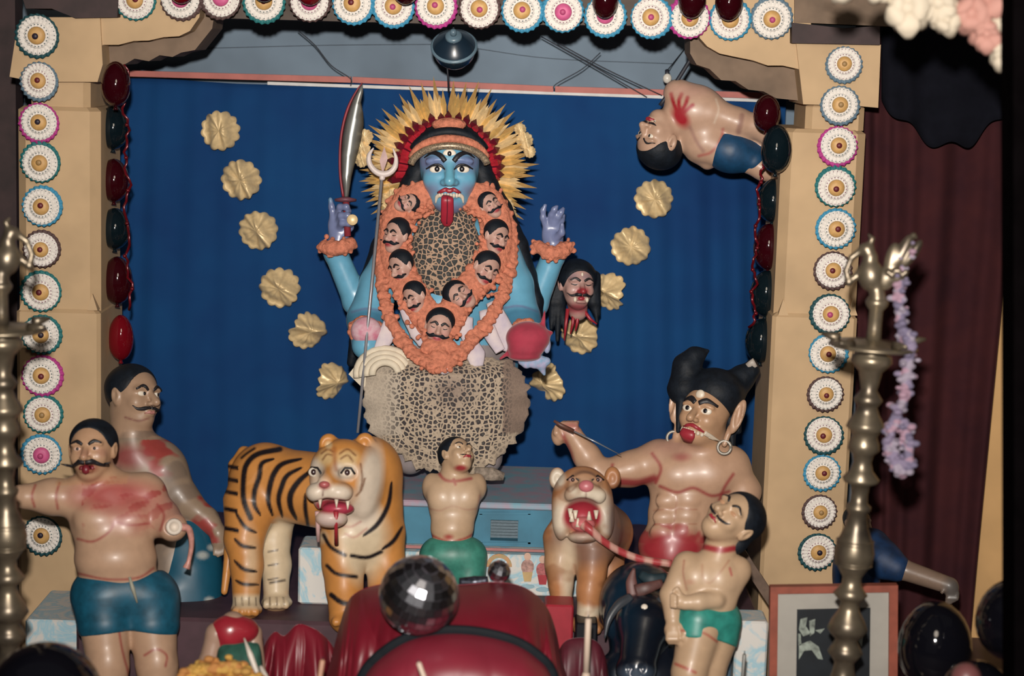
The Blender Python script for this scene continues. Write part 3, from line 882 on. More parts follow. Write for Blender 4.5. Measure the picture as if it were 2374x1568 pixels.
# ================================================================== gold foil rosettes on the blue cloth
def goldmat(name, col, rough, metal):
    m = mat(name, col, rough, metal, var=0.10, scale=60); return m
m_foil = goldmat('pale_gold_foil', (236, 208, 158), 0.4, 0.2)
m_gold = goldmat('gold_foil', (222, 184, 116), 0.38, 0.3)
def crumple(rad, seed, fold):
    rg = np.random.default_rng(seed); n = 12; k = n * 6; rings = 9
    ph = rg.uniform(0, 6.28, 4); V = []
    for i in range(rings):
        u = i / (rings - 1)
        for j in range(k):
            t = 2 * math.pi * j / k
            r = rad * u * (1 + .13 * u * abs(math.sin(n * t / 2 + ph[3])) - .06)
            y = .020 * (1 - u * u) * rad / .06 + (.0045 * u * math.cos(n * t + ph[0]) + .010 * math.sin(3 * t + ph[1]) * u + .006 * math.sin(5 * t + ph[2]) * u) * rad / .066
            x, z = r * math.cos(t), r * math.sin(t)
            s = (x * math.cos(fold) + z * math.sin(fold)) / rad       # a crease across the foil
            y += (.052 * (0.5 - abs(s - .22)) + .005 * math.sin(9 * s + ph[2])) * rad / .066
            y = max(y, -.018)
            V.append((x, -y, z))
    m_ = len(V)
    V += [(x, y + .003, z) for x, y, z in V]
    F = []
    for i in range(rings - 1):
        for j in range(k):
            j2 = (j + 1) % k
            a, b, c, d = i * k + j, i * k + j2, (i + 1) * k + j2, (i + 1) * k + j
            F.append((a, b, c, d)); F.append((d + m_, c + m_, b + m_, a + m_))
    for j in range(k):
        j2 = (j + 1) % k; o = (rings - 1) * k
        F.append((o + j, o + j2, o + j2 + m_, o + j + m_))
    return np.array(V), F
YG = 7.155
gl = [(510, 303, 44, 1.0), (558, 417, 45, 1.0), (598, 535, 44, 1.0), (648, 668, 46, 1.0), (712, 768, 42, .9), (768, 885, 42, .78)]
gr_ = [(1516, 461, 43, 1.0), (1462, 571, 44, 1.0), (1412, 677, 42, .85), (1345, 779, 43, .95), (1273, 888, 43, .75)]
for side, lst in (('left', gl), ('right', gr_)):
    for i, (x, y, r, q) in enumerate(lst):
        V, F = crumple(r * mpp(YG), 10 * i + (3 if side == 'left' else 7), .3 * i + (.1 if side == 'left' else .5))
        a = math.acos(q) * (1 if side == 'left' else -1)
        R = np.array(((math.cos(a), -math.sin(a), 0), (math.sin(a), math.cos(a), 0), (0, 0, 1)))
        V = V @ R.T + pix(x, y, YG)
        o = part('foil_rosette', (V, F), m_foil)
        nm = ORD[i] if i < len(lst) - 1 else 'lowest'
        tag(o, 'crumpled pale gold foil rosette, %s in the slanting row %s of the goddess' % (nm, side), 'rosette', 'gold foil rosettes on the blue cloth')

# ================================================================== balloons
def balloon_mat(name, col, rough=.06, tr=.0):
    m, nt, bs = base_mat(name)
    n = noise(nt, 5.0); f = mixcol(nt, n.outputs[0], rgb(*col), tuple(x * .55 for x in rgb(*col)[:3]) + (1,))
    nt.links.new(f, bs.inputs['Base Color']); bs.inputs['Roughness'].default_value = rough
    bs.inputs['Subsurface Weight'].default_value = 0.0
    bs.inputs['Transmission Weight'].default_value = tr
    return m
m_balg = balloon_mat('dark_green_rubber', (14, 26, 32))
m_balr = balloon_mat('dark_red_rubber', (50, 6, 14))
m_balR = balloon_mat('bright_red_rubber', (112, 12, 24))
m_balk = balloon_mat('black_rubber', (14, 14, 20))
def balloon(px, py, Y, r, ry, m, label, knot=(0, 1), group='balloons beside the pillars'):
    c = pix(px, py, Y); s = mpp(Y)
    k = np.array((knot[0], 0, -knot[1]), float); k /= np.linalg.norm(k)
    R, H_ = r * s, ry * s
    base = c + k * H_
    root = thing('balloon', base, label, 'balloon', group)
    prof = []
    for i in range(15):
        th = math.pi * i / 14
        prof.append((H_ - H_ * math.cos(th) * (1.0), max(R * math.sin(th) * (1 + .06 * math.cos(th)), 1e-4)))
    prof = [(-h, q) for h, q in prof]   # from the knot upwards
    part('skin', lathe([(h, q) for h, q in prof], base, k, 28, ref=(0, 1, 0)), m, root)
    if knot[1] < 0: part('string', tube([base, base + (0, .12, .05), np.array((base[0], YF + .1, base[2] + .06))], .002, 6), m_wire, root)
    part('knot', lathe([(-.004, .004), (.004, .006), (.010, .009), (.0105, .004)], base, k, 10, ref=(0, 1, 0)), m, root)
YB = 6.55
balloon(268, 195, 6.37, 34, 52, m_balr, 'dark red balloon at the top of the left pillar beside the bracket')
balloon(262, 296, YB, 36, 50, m_balg, 'dark green balloon, second down the inner side of the left pillar')
balloon(264, 418, YB, 36, 50, m_balr, 'dark red balloon, third down the inner side of the left pillar')
balloon(266, 530, YB, 36, 48, m_balg, 'dark green balloon, fourth down the inner side of the left pillar')
balloon(272, 650, YB, 36, 56, m_balr, 'dark red balloon, fifth down the inner side of the left pillar')
balloon(280, 783, YB, 30, 54, m_balR, 'bright red balloon lowest on the inner side of the left pillar')
balloon(1778, 262, 6.37, 32, 42, m_balr, 'dark red balloon at the top of the right pillar under the bracket')
balloon(1800, 346, 6.34, 36, 56, m_balg, 'dark green balloon in front of the legs of the hanging man')
balloon(1792, 465, YB, 38, 50, m_balg, 'dark green balloon, third down the inner side of the right pillar')
balloon(1782, 572, YB, 36, 54, m_balr, 'dark red balloon, fourth down the inner side of the right pillar')
balloon(1776, 680, YB, 38, 54, m_balg, 'dark green balloon, fifth down the inner side of the right pillar')
balloon(1764, 790, YB, 38, 52, m_balg, 'dark green balloon lowest on the inner side of the right pillar')
for x, y, r, m, t in ((718, -30, 34, m_balR, 'bright red balloon over the fifth beam rosette'), (420, -34, 34, m_balR, 'bright red balloon over the second beam rosette'), (940, -32, 34, m_balr, 'dark red balloon between the seventh and eighth beam rosettes'), (1403, 4, 30, m_balr, 'dark red balloon over the twelfth beam rosette'), (1604, 2, 32, m_balr, 'dark red balloon over the fourteenth beam rosette'), (1690, 8, 32, m_balr, 'dark red balloon over the fifteenth beam rosette'), (612, -36, 32, m_balr, 'dark red balloon over the fourth beam rosette')):
    balloon(x, y, YF - .16, r, r + 8, m, t, (0, -1), 'balloons along the beam')
balloon(106, 1612, 4.55, 138, 128, m_balk, 'big black balloon in the bottom left corner', (0, 1), 'black balloons near the camera')
balloon(2352, 1438, 4.9, 92, 100, m_balk, 'black balloon against the black edge strip at the lower right', (0, 1), 'black balloons near the camera')
balloon(2168, 1498, 5.14, 88, 110, m_balk, 'black balloon right of the framed picture', (0, 1), 'black balloons near the camera')
balloon(2262, 1590, 4.8, 80, 60, m_balk, 'black balloon at the bottom edge between two others', (0, 1), 'black balloons near the camera')
balloon(2240, 1570, 4.45, 36, 34, balloon_mat('dusky_pink', (120, 74, 74), .4), 'dusky pink rounded shape poking up at the bottom right edge', (0, 1), 'rounded shapes near the camera')  # rounded skin-toned shape, only built with the balloon mesh

# thin shiny red ribbons strung along the balloons
m_rib = mat('red_ribbon_foil', (104, 10, 24), .3, .2, var=.3)
def ribbon(x0, y0, x1, y1, label, seed):
    rg = random.Random(seed); n = 46; P = []
    for i in range(n):
        t = i / (n - 1); P.append(pix(x0 + (x1 - x0) * t + 5 * math.sin(t * 29) + rg.uniform(-5, 5), y0 + (y1 - y0) * t, 6.44 + .012 * math.sin(t * 51)))
    root = thing('ribbon', P[-1], label, 'ribbon', 'red ribbons along the pillars')
    part('band', tube(P, .0045, 6, .35, (0, 1, 0)), m_rib, root)
    for k in range(5, n - 3, 6): part('bead', ellmesh(P[k] + (0, -.008, 0), (.007, .007, .007), None, 10, 6), m_rib, root)
ribbon(290, 150, 300, 720, 'thin shiny red ribbon beside the balloons of the left pillar', 1)
ribbon(1764, 380, 1742, 760, 'thin shiny red ribbon beside the balloons of the right pillar', 2)

# ================================================================== pendant under the beam
c = pix(1053, 112, 6.75); ax = np.array((-0.03, -0.62, 0.62))
pd = thing('pendant_lamp', c, 'round dark pendant lamp hanging from the middle of the beam', 'lamp')
m_pd = mat('dark_blue_metal', (28, 44, 58), 0.3, metal=0.0, var=0.1, coat=0.3)
q = mpp(6.75)
part('shade', lathe([(-48 * q, .001), (-46 * q, 16 * q), (-38 * q, 32 * q), (-20 * q, 45 * q), (0, 51 * q), (6 * q, 52 * q), (10 * q, 49 * q), (18 * q, 44 * q), (32 * q, 24 * q), (36 * q, 18 * q)], c, ax, 36), m_pd, pd)
part('rim', lathe([(2 * q, 51 * q), (4 * q, 54 * q), (8 * q, 54 * q), (10 * q, 50 * q)], c, ax, 36), mat('slate_rim', (104, 128, 142), .35), pd)
part('collar', lathe([(32 * q, 16 * q), (36 * q, 20 * q), (42 * q, 18 * q), (44 * q, 12 * q)], c, ax, 24), mat('slate_rim', (104, 128, 142), .35), pd)
part('socket', lathe([(42 * q, 7 * q), (54 * q, 8 * q), (58 * q, 5 * q), (59 * q, .0005)], c, ax, 16), mat('slate_rim', (104, 128, 142), .35), pd)
part('cable', tube([c + ax * 50 * q, c + ax * 60 * q + (0, 0, .03), pix(1049, 20, 6.72), pix(1049, -60, 6.72)], .004, 6), m_wire, pd)
part('chain', tube([pix(1037, 158, 6.76), pix(1039, 185, 6.78), pix(1040, 215, 6.8)], .003, 6), m_wire, pd)
# ================================================================== statue helpers
SKIN = c3(196, 160, 132); SKIN_W = c3(206, 174, 142); RED = c3(164, 54, 60); DRED = c3(128, 34, 46)
m_eye = mat('eye_white', (226, 216, 200), 0.3, var=0.03)
m_pup = mat('pupil_black', (24, 22, 26), 0.25, var=0.0)
m_hair = mat('black_hair_paint', (19, 26, 35), 0.6, var=0.25, scale=40, bmp=0.2, spec=0.25)
m_brow = mat('brow_paint', (30, 28, 32), 0.5)
m_lip = mat('red_lip_paint', (158, 46, 58), 0.4)
m_tooth = mat('ivory_paint', (222, 208, 188), 0.4)
m_redp = mat('blood_red_paint', (162, 40, 52), 0.4, var=0.15)
def eyes(H, S, root, y=.03, sx=.28, r=(.17, .085, .06), pr=.055, look=(0, 0), white=None, only=(-1, 1), off=-.01):
    for q in only:
        e = part('eye', H.dot(S, q * sx, y, r, off), white or m_eye, root)
        part('pupil', H.dot(S, q * sx + look[0], y + look[1], (pr, pr * 1.05, .03), off + r[2] - .01), m_pup, e)
def brows(H, S, root, pts, R, only=(-1, 1), m=None):
    for q in only: part('eyebrow', H.line(S, [(q * x, y) for x, y in pts], R, .0), m or m_brow, root)
def moustache(H, S, root, pts=((0.02, -.40), (.2, -.40), (.4, -.44), (.56, -.34)), R=(.07, .075, .05, .015), m=None):
    a = [(-x, y) for x, y in pts[::-1]]
    V1 = H.line(S, a, R[::-1], .01, .7); V2 = H.line(S, pts, R, .01, .7)
    part('moustache', join(V1, V2), m or m_brow, root)
def lips(H, S, root, y=-.53, w=.22, R=.055, m=None, drop=.02):
    part('lips', H.line(S, [(-w, y - drop), (-w * .4, y + .02), (0, y), (w * .4, y + .02), (w, y - drop)], [R * .3, R, R * .9, R, R * .3], 0, .8), m or m_lip, root)

# ================================================================== goddess
G = Fig(1035, 620, 6.62)
SK_B = c3(106, 170, 200); SK_P = c3(118, 128, 166)
def goddess():
    root = thing('goddess_statue', G.wp(1040, 1085, 60), 'blue-skinned four-armed goddess statue with long red tongue and gold halo', 'statue')
    S = SDF(); p = G.p; s = G.s
    H = Head(G, 1042, 392, 40, 204, yaw=0, pitch=-3)
    H.build(S, ears=0, nose=.85, mouth=0, jaw=1.04)
    K = 18 * s
    S.cone(p(1042, 470, 10), p(1040, 545, 0), 40 * s, 46 * s, K)
    S.ell(p(1036, 640, -10), (120 * s, 165 * s, 78 * s), 25 * s)
    S.cone(p(945, 560, -10), p(1130, 560, -10), 48 * s, 48 * s, 25 * s)
    S.ell(p(1036, 830, 0), (165 * s, 130 * s, 110 * s), 30 * s)
    # thighs and shins under the pelt
    for x in (950, 1125):
        S.chain([p(x, 860, 10), p(x - (4 if x < 1000 else -4), 890, 70), p(x, 1060, 60)], [66 * s, 58 * s, 40 * s], 25 * s)
    # front arms
    S.chain([p(918, 585, 10), p(880, 660, 25), p(852, 742, 55), p(850, 800, 120)], [46 * s, 45 * s, 46 * s, 34 * s], 12 * s)
    S.chain([p(1160, 585, 10), p(1190, 660, 25), p(1206, 742, 55), p(1228, 806, 120)], [46 * s, 45 * s, 46 * s, 34 * s], 12 * s)
    # raised rear arms
    S.chain([p(930, 600, -40), p(826, 700, -40), p(778, 585, -20), p(786, 552, -18)], [42 * s, 31 * s, 27 * s, 23 * s], 10 * s)
    S.chain([p(1140, 600, -40), p(1240, 705, -40), p(1284, 590, -20), p(1281, 556, -18)], [42 * s, 31 * s, 27 * s, 23 * s], 10 * s)
    # her right hand (left in the picture) closed round the hilt
    f = 7.2 * s; k = 5 * s
    S.ell(p(786, 524, -12), (26 * s, 38 * s, 15 * s), 10 * s)
    S.chain([p(772, 506, -8), p(769, 480, -6), p(766, 462, -4)], [f * 1.1, f, f * .7], k)
    S.chain([p(783, 498, -2), p(788, 480, 14), p(803, 480, 22), p(810, 490, 12)], [f * 1.1, f, f, f * .8], k)
    S.chain([p(786, 512, 0), p(790, 500, 18), p(806, 500, 24), p(813, 507, 12)], [f * 1.1, f, f, f * .8], k)
    S.chain([p(787, 528, 0), p(793, 518, 18), p(808, 518, 22), p(814, 523, 12)], [f * 1.1, f, f, f * .75], k)
    S.chain([p(798, 540, -6), p(812, 528, -4), p(818, 506, 0)], [f * 1.3, f * 1.1, f * .8], k)
    # her left hand (right in the picture) open, fingers bent
    S.ell(p(1281, 540, -12), (25 * s, 32 * s, 13 * s), 10 * s)
    S.chain([p(1266, 526, -8), p(1259, 505, -2), p(1259, 488, 2), p(1264, 476, 6)], [f * 1.1, f, f * .9, f * .6], k)
    S.chain([p(1277, 518, -6), p(1279, 498, 4), p(1285, 486, 12), p(1291, 479, 14)], [f * 1.15, f * 1.05, f * .95, f * .6], k)
    S.chain([p(1287, 520, -6), p(1294, 503, 2), p(1301, 492, 6), p(1306, 484, 4)], [f * 1.15, f * 1.05, f * .9, f * .6], k)
    S.chain([p(1294, 527, -8), p(1302, 512, -6), p(1307, 500, -10)], [f, f * .9, f * .6], k)
    S.chain([p(1290, 552, 0), p(1302, 540, 14), p(1303, 520, 22)], [f * 1.3, f * 1.1, f * .7], k)
    def paint(P):
        h = H.loc(P.V)
        on = (np.abs(h[:, 0]) < 1.0) & (np.abs(h[:, 1]) < 1.2) & (h[:, 2] > -.2)
        P.blob(786, 520, 45, 66, SK_P, .2); P.blob(1284, 520, 45, 66, SK_P, .2)
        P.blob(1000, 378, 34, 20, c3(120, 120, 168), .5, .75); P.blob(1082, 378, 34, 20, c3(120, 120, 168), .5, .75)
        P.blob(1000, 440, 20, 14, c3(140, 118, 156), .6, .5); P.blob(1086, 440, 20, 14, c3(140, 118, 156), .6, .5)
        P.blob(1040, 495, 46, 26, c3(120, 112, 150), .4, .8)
        P.blob(1043, 400, 12, 46, c3(112, 182, 204), .5, .7)  # gloss highlight down the nose, painted into the colour
        for l in ([(816, 724), (850, 716), (890, 722)], [(1170, 714), (1206, 710), (1244, 722)]):
            P.line(l, 5, c3(118, 122, 160), 2, .8)
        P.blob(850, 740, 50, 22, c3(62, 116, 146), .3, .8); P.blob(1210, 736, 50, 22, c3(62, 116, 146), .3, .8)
        P.apply((P.y > 800) * (np.abs(P.x - 1035) < 160) * 1.0, c3(150, 140, 140))
    bd_ = body(G, S, 3.3, root, 'body', painted('blue_enamel', .36, .2, gain=.9), SK_B, paint)
    # face
    eyes(H, S, root, -.01, .275, (.17, .09, .06), .06, (0, .01))
    for q in (-1, 1):
        part('eyeliner', H.line(S, [(q * .10, -.01), (q * .2, .08), (q * .34, .09), (q * .52, .0)], [.015, .035, .035, .015], .02), m_brow, root)
        part('earring', lathe([(0, .004), (.012, .010), (.034, .013), (.046, .007), (.048, .001)], G.wp(1042 + q * 58, 438, 30), (q * .15, 0, -1), 12), m_tooth, root)
    brows(H, S, root, [(.09, .17), (.20, .29), (.36, .35), (.56, .25)], [.055, .065, .055, .015])
    te = part('third_eye', H.dot(S, .0, .34, (.15, .10, .04), -.01), m_eye, root)
    part('pupil', H.dot(S, .0, .34, (.05, .06, .03), .02), m_pup, te)
    part('lips', H.line(S, [(-.26, -.53), (-.1, -.46), (0, -.48), (.1, -.46), (.24, -.53)], [.03, .055, .05, .055, .03], .01), m_lip, root)
    for q in (-1, 1):
        part('fang', H.line(S, [(q * .20, -.57), (q * .28, -.62), (q * .31, -.76)], [.05, .045, .012], .05), m_tooth, root)
    for i in range(6):
        x = -.16 + .064 * i
        part('tooth', H.dot(S, x, -.58, (.034, .055, .03), .03), m_tooth, root)
    tp = [H.on(S, -.04, -.60, .04), G.p(1037, 462, 140), G.p(1037, 490, 128), G.p(1036, 512, 112), G.p(1036, 524, 104)]
    P = np.array(smoothpath(tp, 6))
    V, F = tube(P, np.array([12, 14, 14.5, 14, 7]) * G.s, 12, .28, flatdir=(0, 0, 1))
    tg = part('tongue', (G.W(V), F), mat('crimson_tongue', (158, 38, 56), .4, var=.1), root)
    V, F = tube(P[2:-3] + (0, 0, 3.6 * G.s), 1.7 * G.s, 6)
    part('tongue_groove', (G.W(V), F), mat('dark_crimson', (92, 22, 40), .5), tg)
    # hair
    Hs = SDF()
    H.ell(Hs, (0, .26, -.30), (.88, .84, .78), 0)
    p, s = G.p, G.s
    for L_ in ([(976, 380, 30), (958, 430, 30), (930, 490, 0), (886, 575, -8), (856, 650, -8), (834, 740, -10), (814, 842, -25)], [(1110, 380, 30), (1126, 430, 30), (1156, 490, 0), (1198, 570, -8), (1222, 640, -8), (1240, 700, -12), (1250, 736, -20)]):
        Hs.chain([p(*q) for q in L_], [26 * s, 28 * s, 32 * s, 26 * s, 22 * s, 20 * s, 10 * s], 8 * s)
    H.ell(Hs, (0, -.10, .50), (.68, .72, .80), .05, 's')
    H.ell(Hs, (0, -.9, .3), (.6, .9, .5), .05, 's')
    body(G, Hs, 3.6, root, 'hair', m_hair)
    # crown bands
    def arc(rx, ry, cx, cy, a0, a1, w, n=22):
        return [G.wp(cx + rx * math.cos(math.radians(a)), cy - ry * math.sin(math.radians(a)), w + 24 * math.sin(math.radians(a)) ** 2) for a in np.linspace(a0, a1, n)]
    m_mari = mat('orange_marigold', (206, 126, 98), .85, var=.2, scale=90, bmp=.6)
    m_seq = mat('sequin_band', (170, 150, 122), .4, .3, var=.5, scale=240, col2=(70, 60, 56))
    part('sequin_band', tube(arc(90, 52, 1041, 390, 10, 170, 96), 8.5 * s, 10), m_seq, root)
    part('flower_band', tube(arc(92, 58, 1041, 380, 14, 166, 88), [6 * s, 10 * s, 10 * s, 10 * s, 6 * s], 10), m_mari, root)
    part('hair_band', tube(arc(86, 62, 1041, 368, 20, 160, 76), 12 * s, 10), m_hair, root)
    part('flower_tuft', ellmesh(G.wp(1041, 289, 84), np.array((40, 16, 20)) * s, np.array((G.X, G.U, G.D))), m_mari, root)
    # halo of paper rays
    cx, cy = 1036, 398
    def ray_mesh(a, r0, r1, wd, w0, w1, ridge=5, mid=.35):
        d = np.array((math.cos(a), -math.sin(a))); n_ = np.array((-d[1], d[0]))
        q = lambda r, t, w: G.wp(cx + d[0] * r + n_[0] * t, cy + d[1] * r + n_[1] * t, w)
        rm = r0 + (r1 - r0) * mid
        V = [q(r0, -wd * .35, w0), q(rm, -wd / 2, w0), q(r1, 0, w1), q(rm, wd / 2, w0), q(r0, wd * .35, w0), q(r0, 0, w0 + ridge), q(rm, 0, w0 + ridge * 1.3), q(r0, 0, w0 - 3), q(rm, 0, w0 - 3)]
        F = [(0, 1, 6, 5), (1, 2, 6), (6, 2, 3), (5, 6, 3, 4), (1, 0, 7, 8), (2, 1, 8), (3, 2, 8), (4, 3, 8, 7), (0, 5, 7), (5, 4, 7)]
        return V, F
    rg = random.Random(3)
    m_gold2 = goldmat('bronze_foil', (200, 160, 100), .4, .35)
    n = 70
    for i in range(n):
        a = math.radians(-36 + 252 * i / (n - 1)) + rg.uniform(-.02, .02)
        if i % 2: r1 = 208 + rg.uniform(-8, 10) + (8 if 60 < math.degrees(a) < 125 else 0)
        else: r1 = 178 + rg.uniform(-8, 8)
        if 86 < math.degrees(a) < 92: continue
        part('gold_ray', ray_mesh(a, 118, r1, 19, -28 if i % 2 else -20, -34 if i % 2 else -26), m_gold2 if i % 2 else (m_gold if rg.random() < .7 else m_foil), root, False)
    n = 62
    for i in range(n):
        a = math.radians(-32 + 244 * i / (n - 1)) + rg.uniform(-.02, .02)
        if 85 < math.degrees(a) < 92: continue
        part('gold_strip', ray_mesh(a, 112, 184 + rg.uniform(-10, 12), 14, -10 + rg.uniform(-5, 5), -16, 7, .55), m_foil if rg.random() < .45 else m_gold, root, False)
    n = 44
    m_rray = mat('red_foil_ray', (186, 38, 54), .4, .1, var=.25, scale=40); m_rray2 = mat('maroon_foil_ray', (104, 20, 38), .4, .15, var=.2)
    for i in range(n):
        a = math.radians(-8 + 196 * i / (n - 1)) + rg.uniform(-.02, .02)
        part('red_ray', ray_mesh(a, 82, (140 if i % 2 else 124) + rg.uniform(-6, 6), 16, 20 if i % 2 else 34, 4 if i % 2 else 20, 5, .8), m_rray2 if i % 2 else m_rray, root, False)
    for x, y, r in ((846, 318, 16), (840, 346, 16), (838, 372, 14), (1216, 326, 17), (1228, 352, 12), (1206, 300, 12), (1168, 480, 20), (1180, 500, 16), (905, 455, 20), (900, 485, 16)):
        V, F = crumple(r * 1.15 * s, x, .3); part('foil_tuft', (V + G.wp(x, y, -12), F), m_foil, root)
    # leopard skin bodice
    B = SDF()
    B.ell(p(1034, 590, 42), (82 * s, 112 * s, 44 * s), 0)
    B.cone(p(985, 500, 30), p(1085, 500, 30), 22 * s, 22 * s, 14 * s)
    body(G, B, 3.2, root, 'leopard_bodice', leopard('leopard_bodice_fur', 58, (46, 48, 48), .085), c3(176, 146, 122))
    # leopard skin skirt
    out = {0: 192, 12: 186, 25: 176, 40: 168, 55: 166, 68: 170, 80: 160, 90: 152, 100: 146, 112: 152, 122: 148, 135: 150, 150: 168, 165: 186, 178: 190, 190: 196, 205: 206, 215: 190, 225: 160, 240: 128, 260: 118, 280: 118, 300: 132, 315: 165, 325: 190, 338: 196, 350: 196, 360: 192}
    ccx, ccy = 1034, 948
    A = np.array(sorted(out)); Rr = np.array([out[a] for a in sorted(out)], float)
    nA, nR = 180, 40
    Pn = np.zeros((nR, nA, 3)); Cc = np.zeros((nR, nA, 4)); rg2 = np.random.default_rng(5)
    jag = rg2.normal(size=nA) * 2.5
    for j in range(nA):
        a = 360.0 * j / nA
        R1 = np.interp(a, A, Rr) + jag[j] + 4 * math.sin(j * 1.1)
        for i in range(nR):
            u = i / (nR - 1)
            x = ccx + u * R1 * math.cos(math.radians(a)); y = ccy + u * R1 * math.sin(math.radians(a))
            dx = (x - ccx) / 195
            w = 205 - 78 * dx * dx - 70 * max(0, (y - 900) / 210) ** 1.5 - 95 * max(0, (870 - y) / 90)
            w += 6 * math.sin(x * .045) * max(0, (y - 900) / 200) - 10 * math.exp(-((x - 1036) / 16) ** 2) * (y > 900)
            w += (u ** 8) * 8 * math.sin(j * .55)
            Pn[i, j] = G.wp(x, y, w)
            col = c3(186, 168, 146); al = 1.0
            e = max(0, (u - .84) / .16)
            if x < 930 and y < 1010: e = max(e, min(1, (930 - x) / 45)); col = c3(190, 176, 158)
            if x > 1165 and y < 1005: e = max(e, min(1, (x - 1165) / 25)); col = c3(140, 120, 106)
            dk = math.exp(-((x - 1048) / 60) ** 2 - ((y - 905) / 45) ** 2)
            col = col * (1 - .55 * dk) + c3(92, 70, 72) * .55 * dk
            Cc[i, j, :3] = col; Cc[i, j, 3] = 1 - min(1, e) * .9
    V = Pn.reshape(-1, 3); nV = len(V)
    back = V + np.outer(np.ones(nV), -G.D * 5 * s)
    F = []
    for i in range(nR - 1):
        for j in range(nA):
            j2 = (j + 1) % nA
            F.append((i * nA + j, (i + 1) * nA + j, (i + 1) * nA + j2, i * nA + j2))
            F.append((nV + i * nA + j2, nV + (i + 1) * nA + j2, nV + (i + 1) * nA + j, nV + i * nA + j))
    o_ = (nR - 1) * nA
    F += [(o_ + j, nV + o_ + j, nV + o_ + (j + 1) % nA, o_ + (j + 1) % nA) for j in range(nA)]
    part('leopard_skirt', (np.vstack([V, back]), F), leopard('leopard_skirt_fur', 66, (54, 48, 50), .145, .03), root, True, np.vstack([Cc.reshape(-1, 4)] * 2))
    part('pelt_paw', tube([G.wp(1100, 1098, 150), G.wp(1140, 1100, 150), G.wp(1168, 1106, 148)], [14 * s, 16 * s, 9 * s], 10, .6, G.D), mat('grey_fur', (150, 136, 122), .9, var=.3, scale=80), root)
    # cream pleated fold left of the lap
    m_cream = mat('cream_cloth', (214, 202, 180), .85, var=.08, scale=30)
    for r_ in (66, 54, 42, 30):
        pts = [G.wp(893 + r_ * math.cos(math.radians(a)), 866 - r_ * .86 * math.sin(math.radians(a)), 150 + (66 - r_) * .5) for a in np.linspace(5, 190, 16)]
        part('pleat', tube(pts, 8.5 * s, 8), m_cream, root)
    part('cloth_corner', prism([G.wp(808, 868, 120), G.wp(832, 838, 130), G.wp(850, 850, 130), G.wp(846, 905, 130)], -G.D * .01), m_cream, root, False)
    # white sashes
    m_sash = mat('white_sash', (204, 192, 192), .85, var=.12, scale=20, col2=(180, 170, 184))
    for pts, R in (([(925, 690, 118), (950, 730, 128), (975, 770, 140), (985, 800, 145)], [8, 20, 26, 14]), ([(905, 742, 128), (895, 780, 140), (878, 812, 150)], [14, 20, 12]),
                   ([(1085, 735, 128), (1080, 765, 135), (1088, 800, 140)], [12, 18, 10]), ([(1090, 790, 150), (1102, 822, 165), (1106, 850, 172)], [14, 23, 14]),
                   ([(1140, 700, 110), (1160, 745, 120), (1185, 800, 140), (1190, 815, 145)], [14, 20, 24, 14]), ([(1120, 720, 116), (1135, 770, 130), (1160, 815, 148)], [10, 17, 12]), ([(1010, 850, 208), (1030, 856, 210), (1046, 850, 208)], [8, 13, 6])):
        V, F = tube(np.array([G.wp(*q) for q in smoothpath([np.array(q, float) for q in pts], 6)]), np.array(R) * s, 12, .4, G.D); part('sash', (V, F), m_sash, root)
    # marigold wrist bands, flower cuffs
    def fluff(name, pts, r, n, br, m, seed, w_j=8):
        rg = np.random.default_rng(seed); Q = SDF(); P = np.array(smoothpath([np.array(q, float) for q in pts], 8))
        for _ in range(n):
            c = P[rg.integers(len(P))] + rg.normal(size=3) * (r * .45, r * .45, w_j * .5)
            Q.ell(p(*c), np.array((1, 1, 1)) * br * s * rg.uniform(.8, 1.25), 3 * s)
        Q.chain([p(*q) for q in P[::4]] + [p(*P[-1])], [r * .8 * s] * (len(P[::4]) + 1), 4 * s)
        return body(G, Q, 2.6, root, name, m)
    fluff('wrist_garland', [(752, 572, 10), (770, 578, 22), (792, 574, 22), (812, 566, 8)], 18, 150, 5.5, m_mari, 1)
    fluff('wrist_garland', [(1248, 572, 10), (1272, 586, 22), (1296, 586, 22), (1314, 574, 8)], 17, 150, 5.5, m_mari, 2)
    fluff('wrist_garland', [(820, 782, 120), (850, 800, 135), (878, 785, 120), (884, 758, 100), (850, 742, 108), (820, 752, 108), (820, 782, 120)], 8, 90, 6, m_mari, 3)
    part('hibiscus', ellmesh(G.wp(849, 768, 132), np.array((35, 33, 26)) * s, np.array((G.X, G.U, G.D)), 20, 12), mat('pink_petals', (186, 110, 132), .6, scale=26, col2=(206, 186, 190), var=.3), root)
    fluff('wrist_garland', [(1184, 770, 110), (1205, 752, 122), (1230, 750, 122)], 10, 40, 7, m_mari, 4)
    # crimson pouch over the right front hand
    Q = SDF()
    Q.ell(p(1224, 784, 150), (50 * s, 38 * s, 36 * s), 0); Q.ell(p(1218, 812, 152), (40 * s, 22 * s, 32 * s), 10 * s)
    Q.cone(p(1256, 770, 150), p(1263, 722, 152), 8 * s, 2.5 * s, 6 * s); Q.cone(p(1192, 808, 150), p(1160, 832, 150), 7 * s, 3 * s, 5 * s); Q.cone(p(1262, 776, 150), p(1277, 772, 150), 12 * s, 5 * s, 6 * s)
    Q.ell(p(1216, 828, 150), (36 * s, 10 * s, 30 * s), 6 * s)
    body(G, Q, 3, root, 'crimson_pouch', mat('crimson_velvet', (160, 44, 66), .8, var=.15, scale=20, sheen=.3))
    Q = SDF()
    for i in range(7): Q.ell(p(1212 + i * 9, 838 + (i % 2) * 7, 140), (11 * s, 10 * s, 10 * s), 4 * s)
    Q.cone(p(1250, 838, 138), p(1262, 868, 134), 15 * s, 4 * s, 6 * s); Q.ell(p(1268, 800, 138), (9 * s, 20 * s, 10 * s), 4 * s)
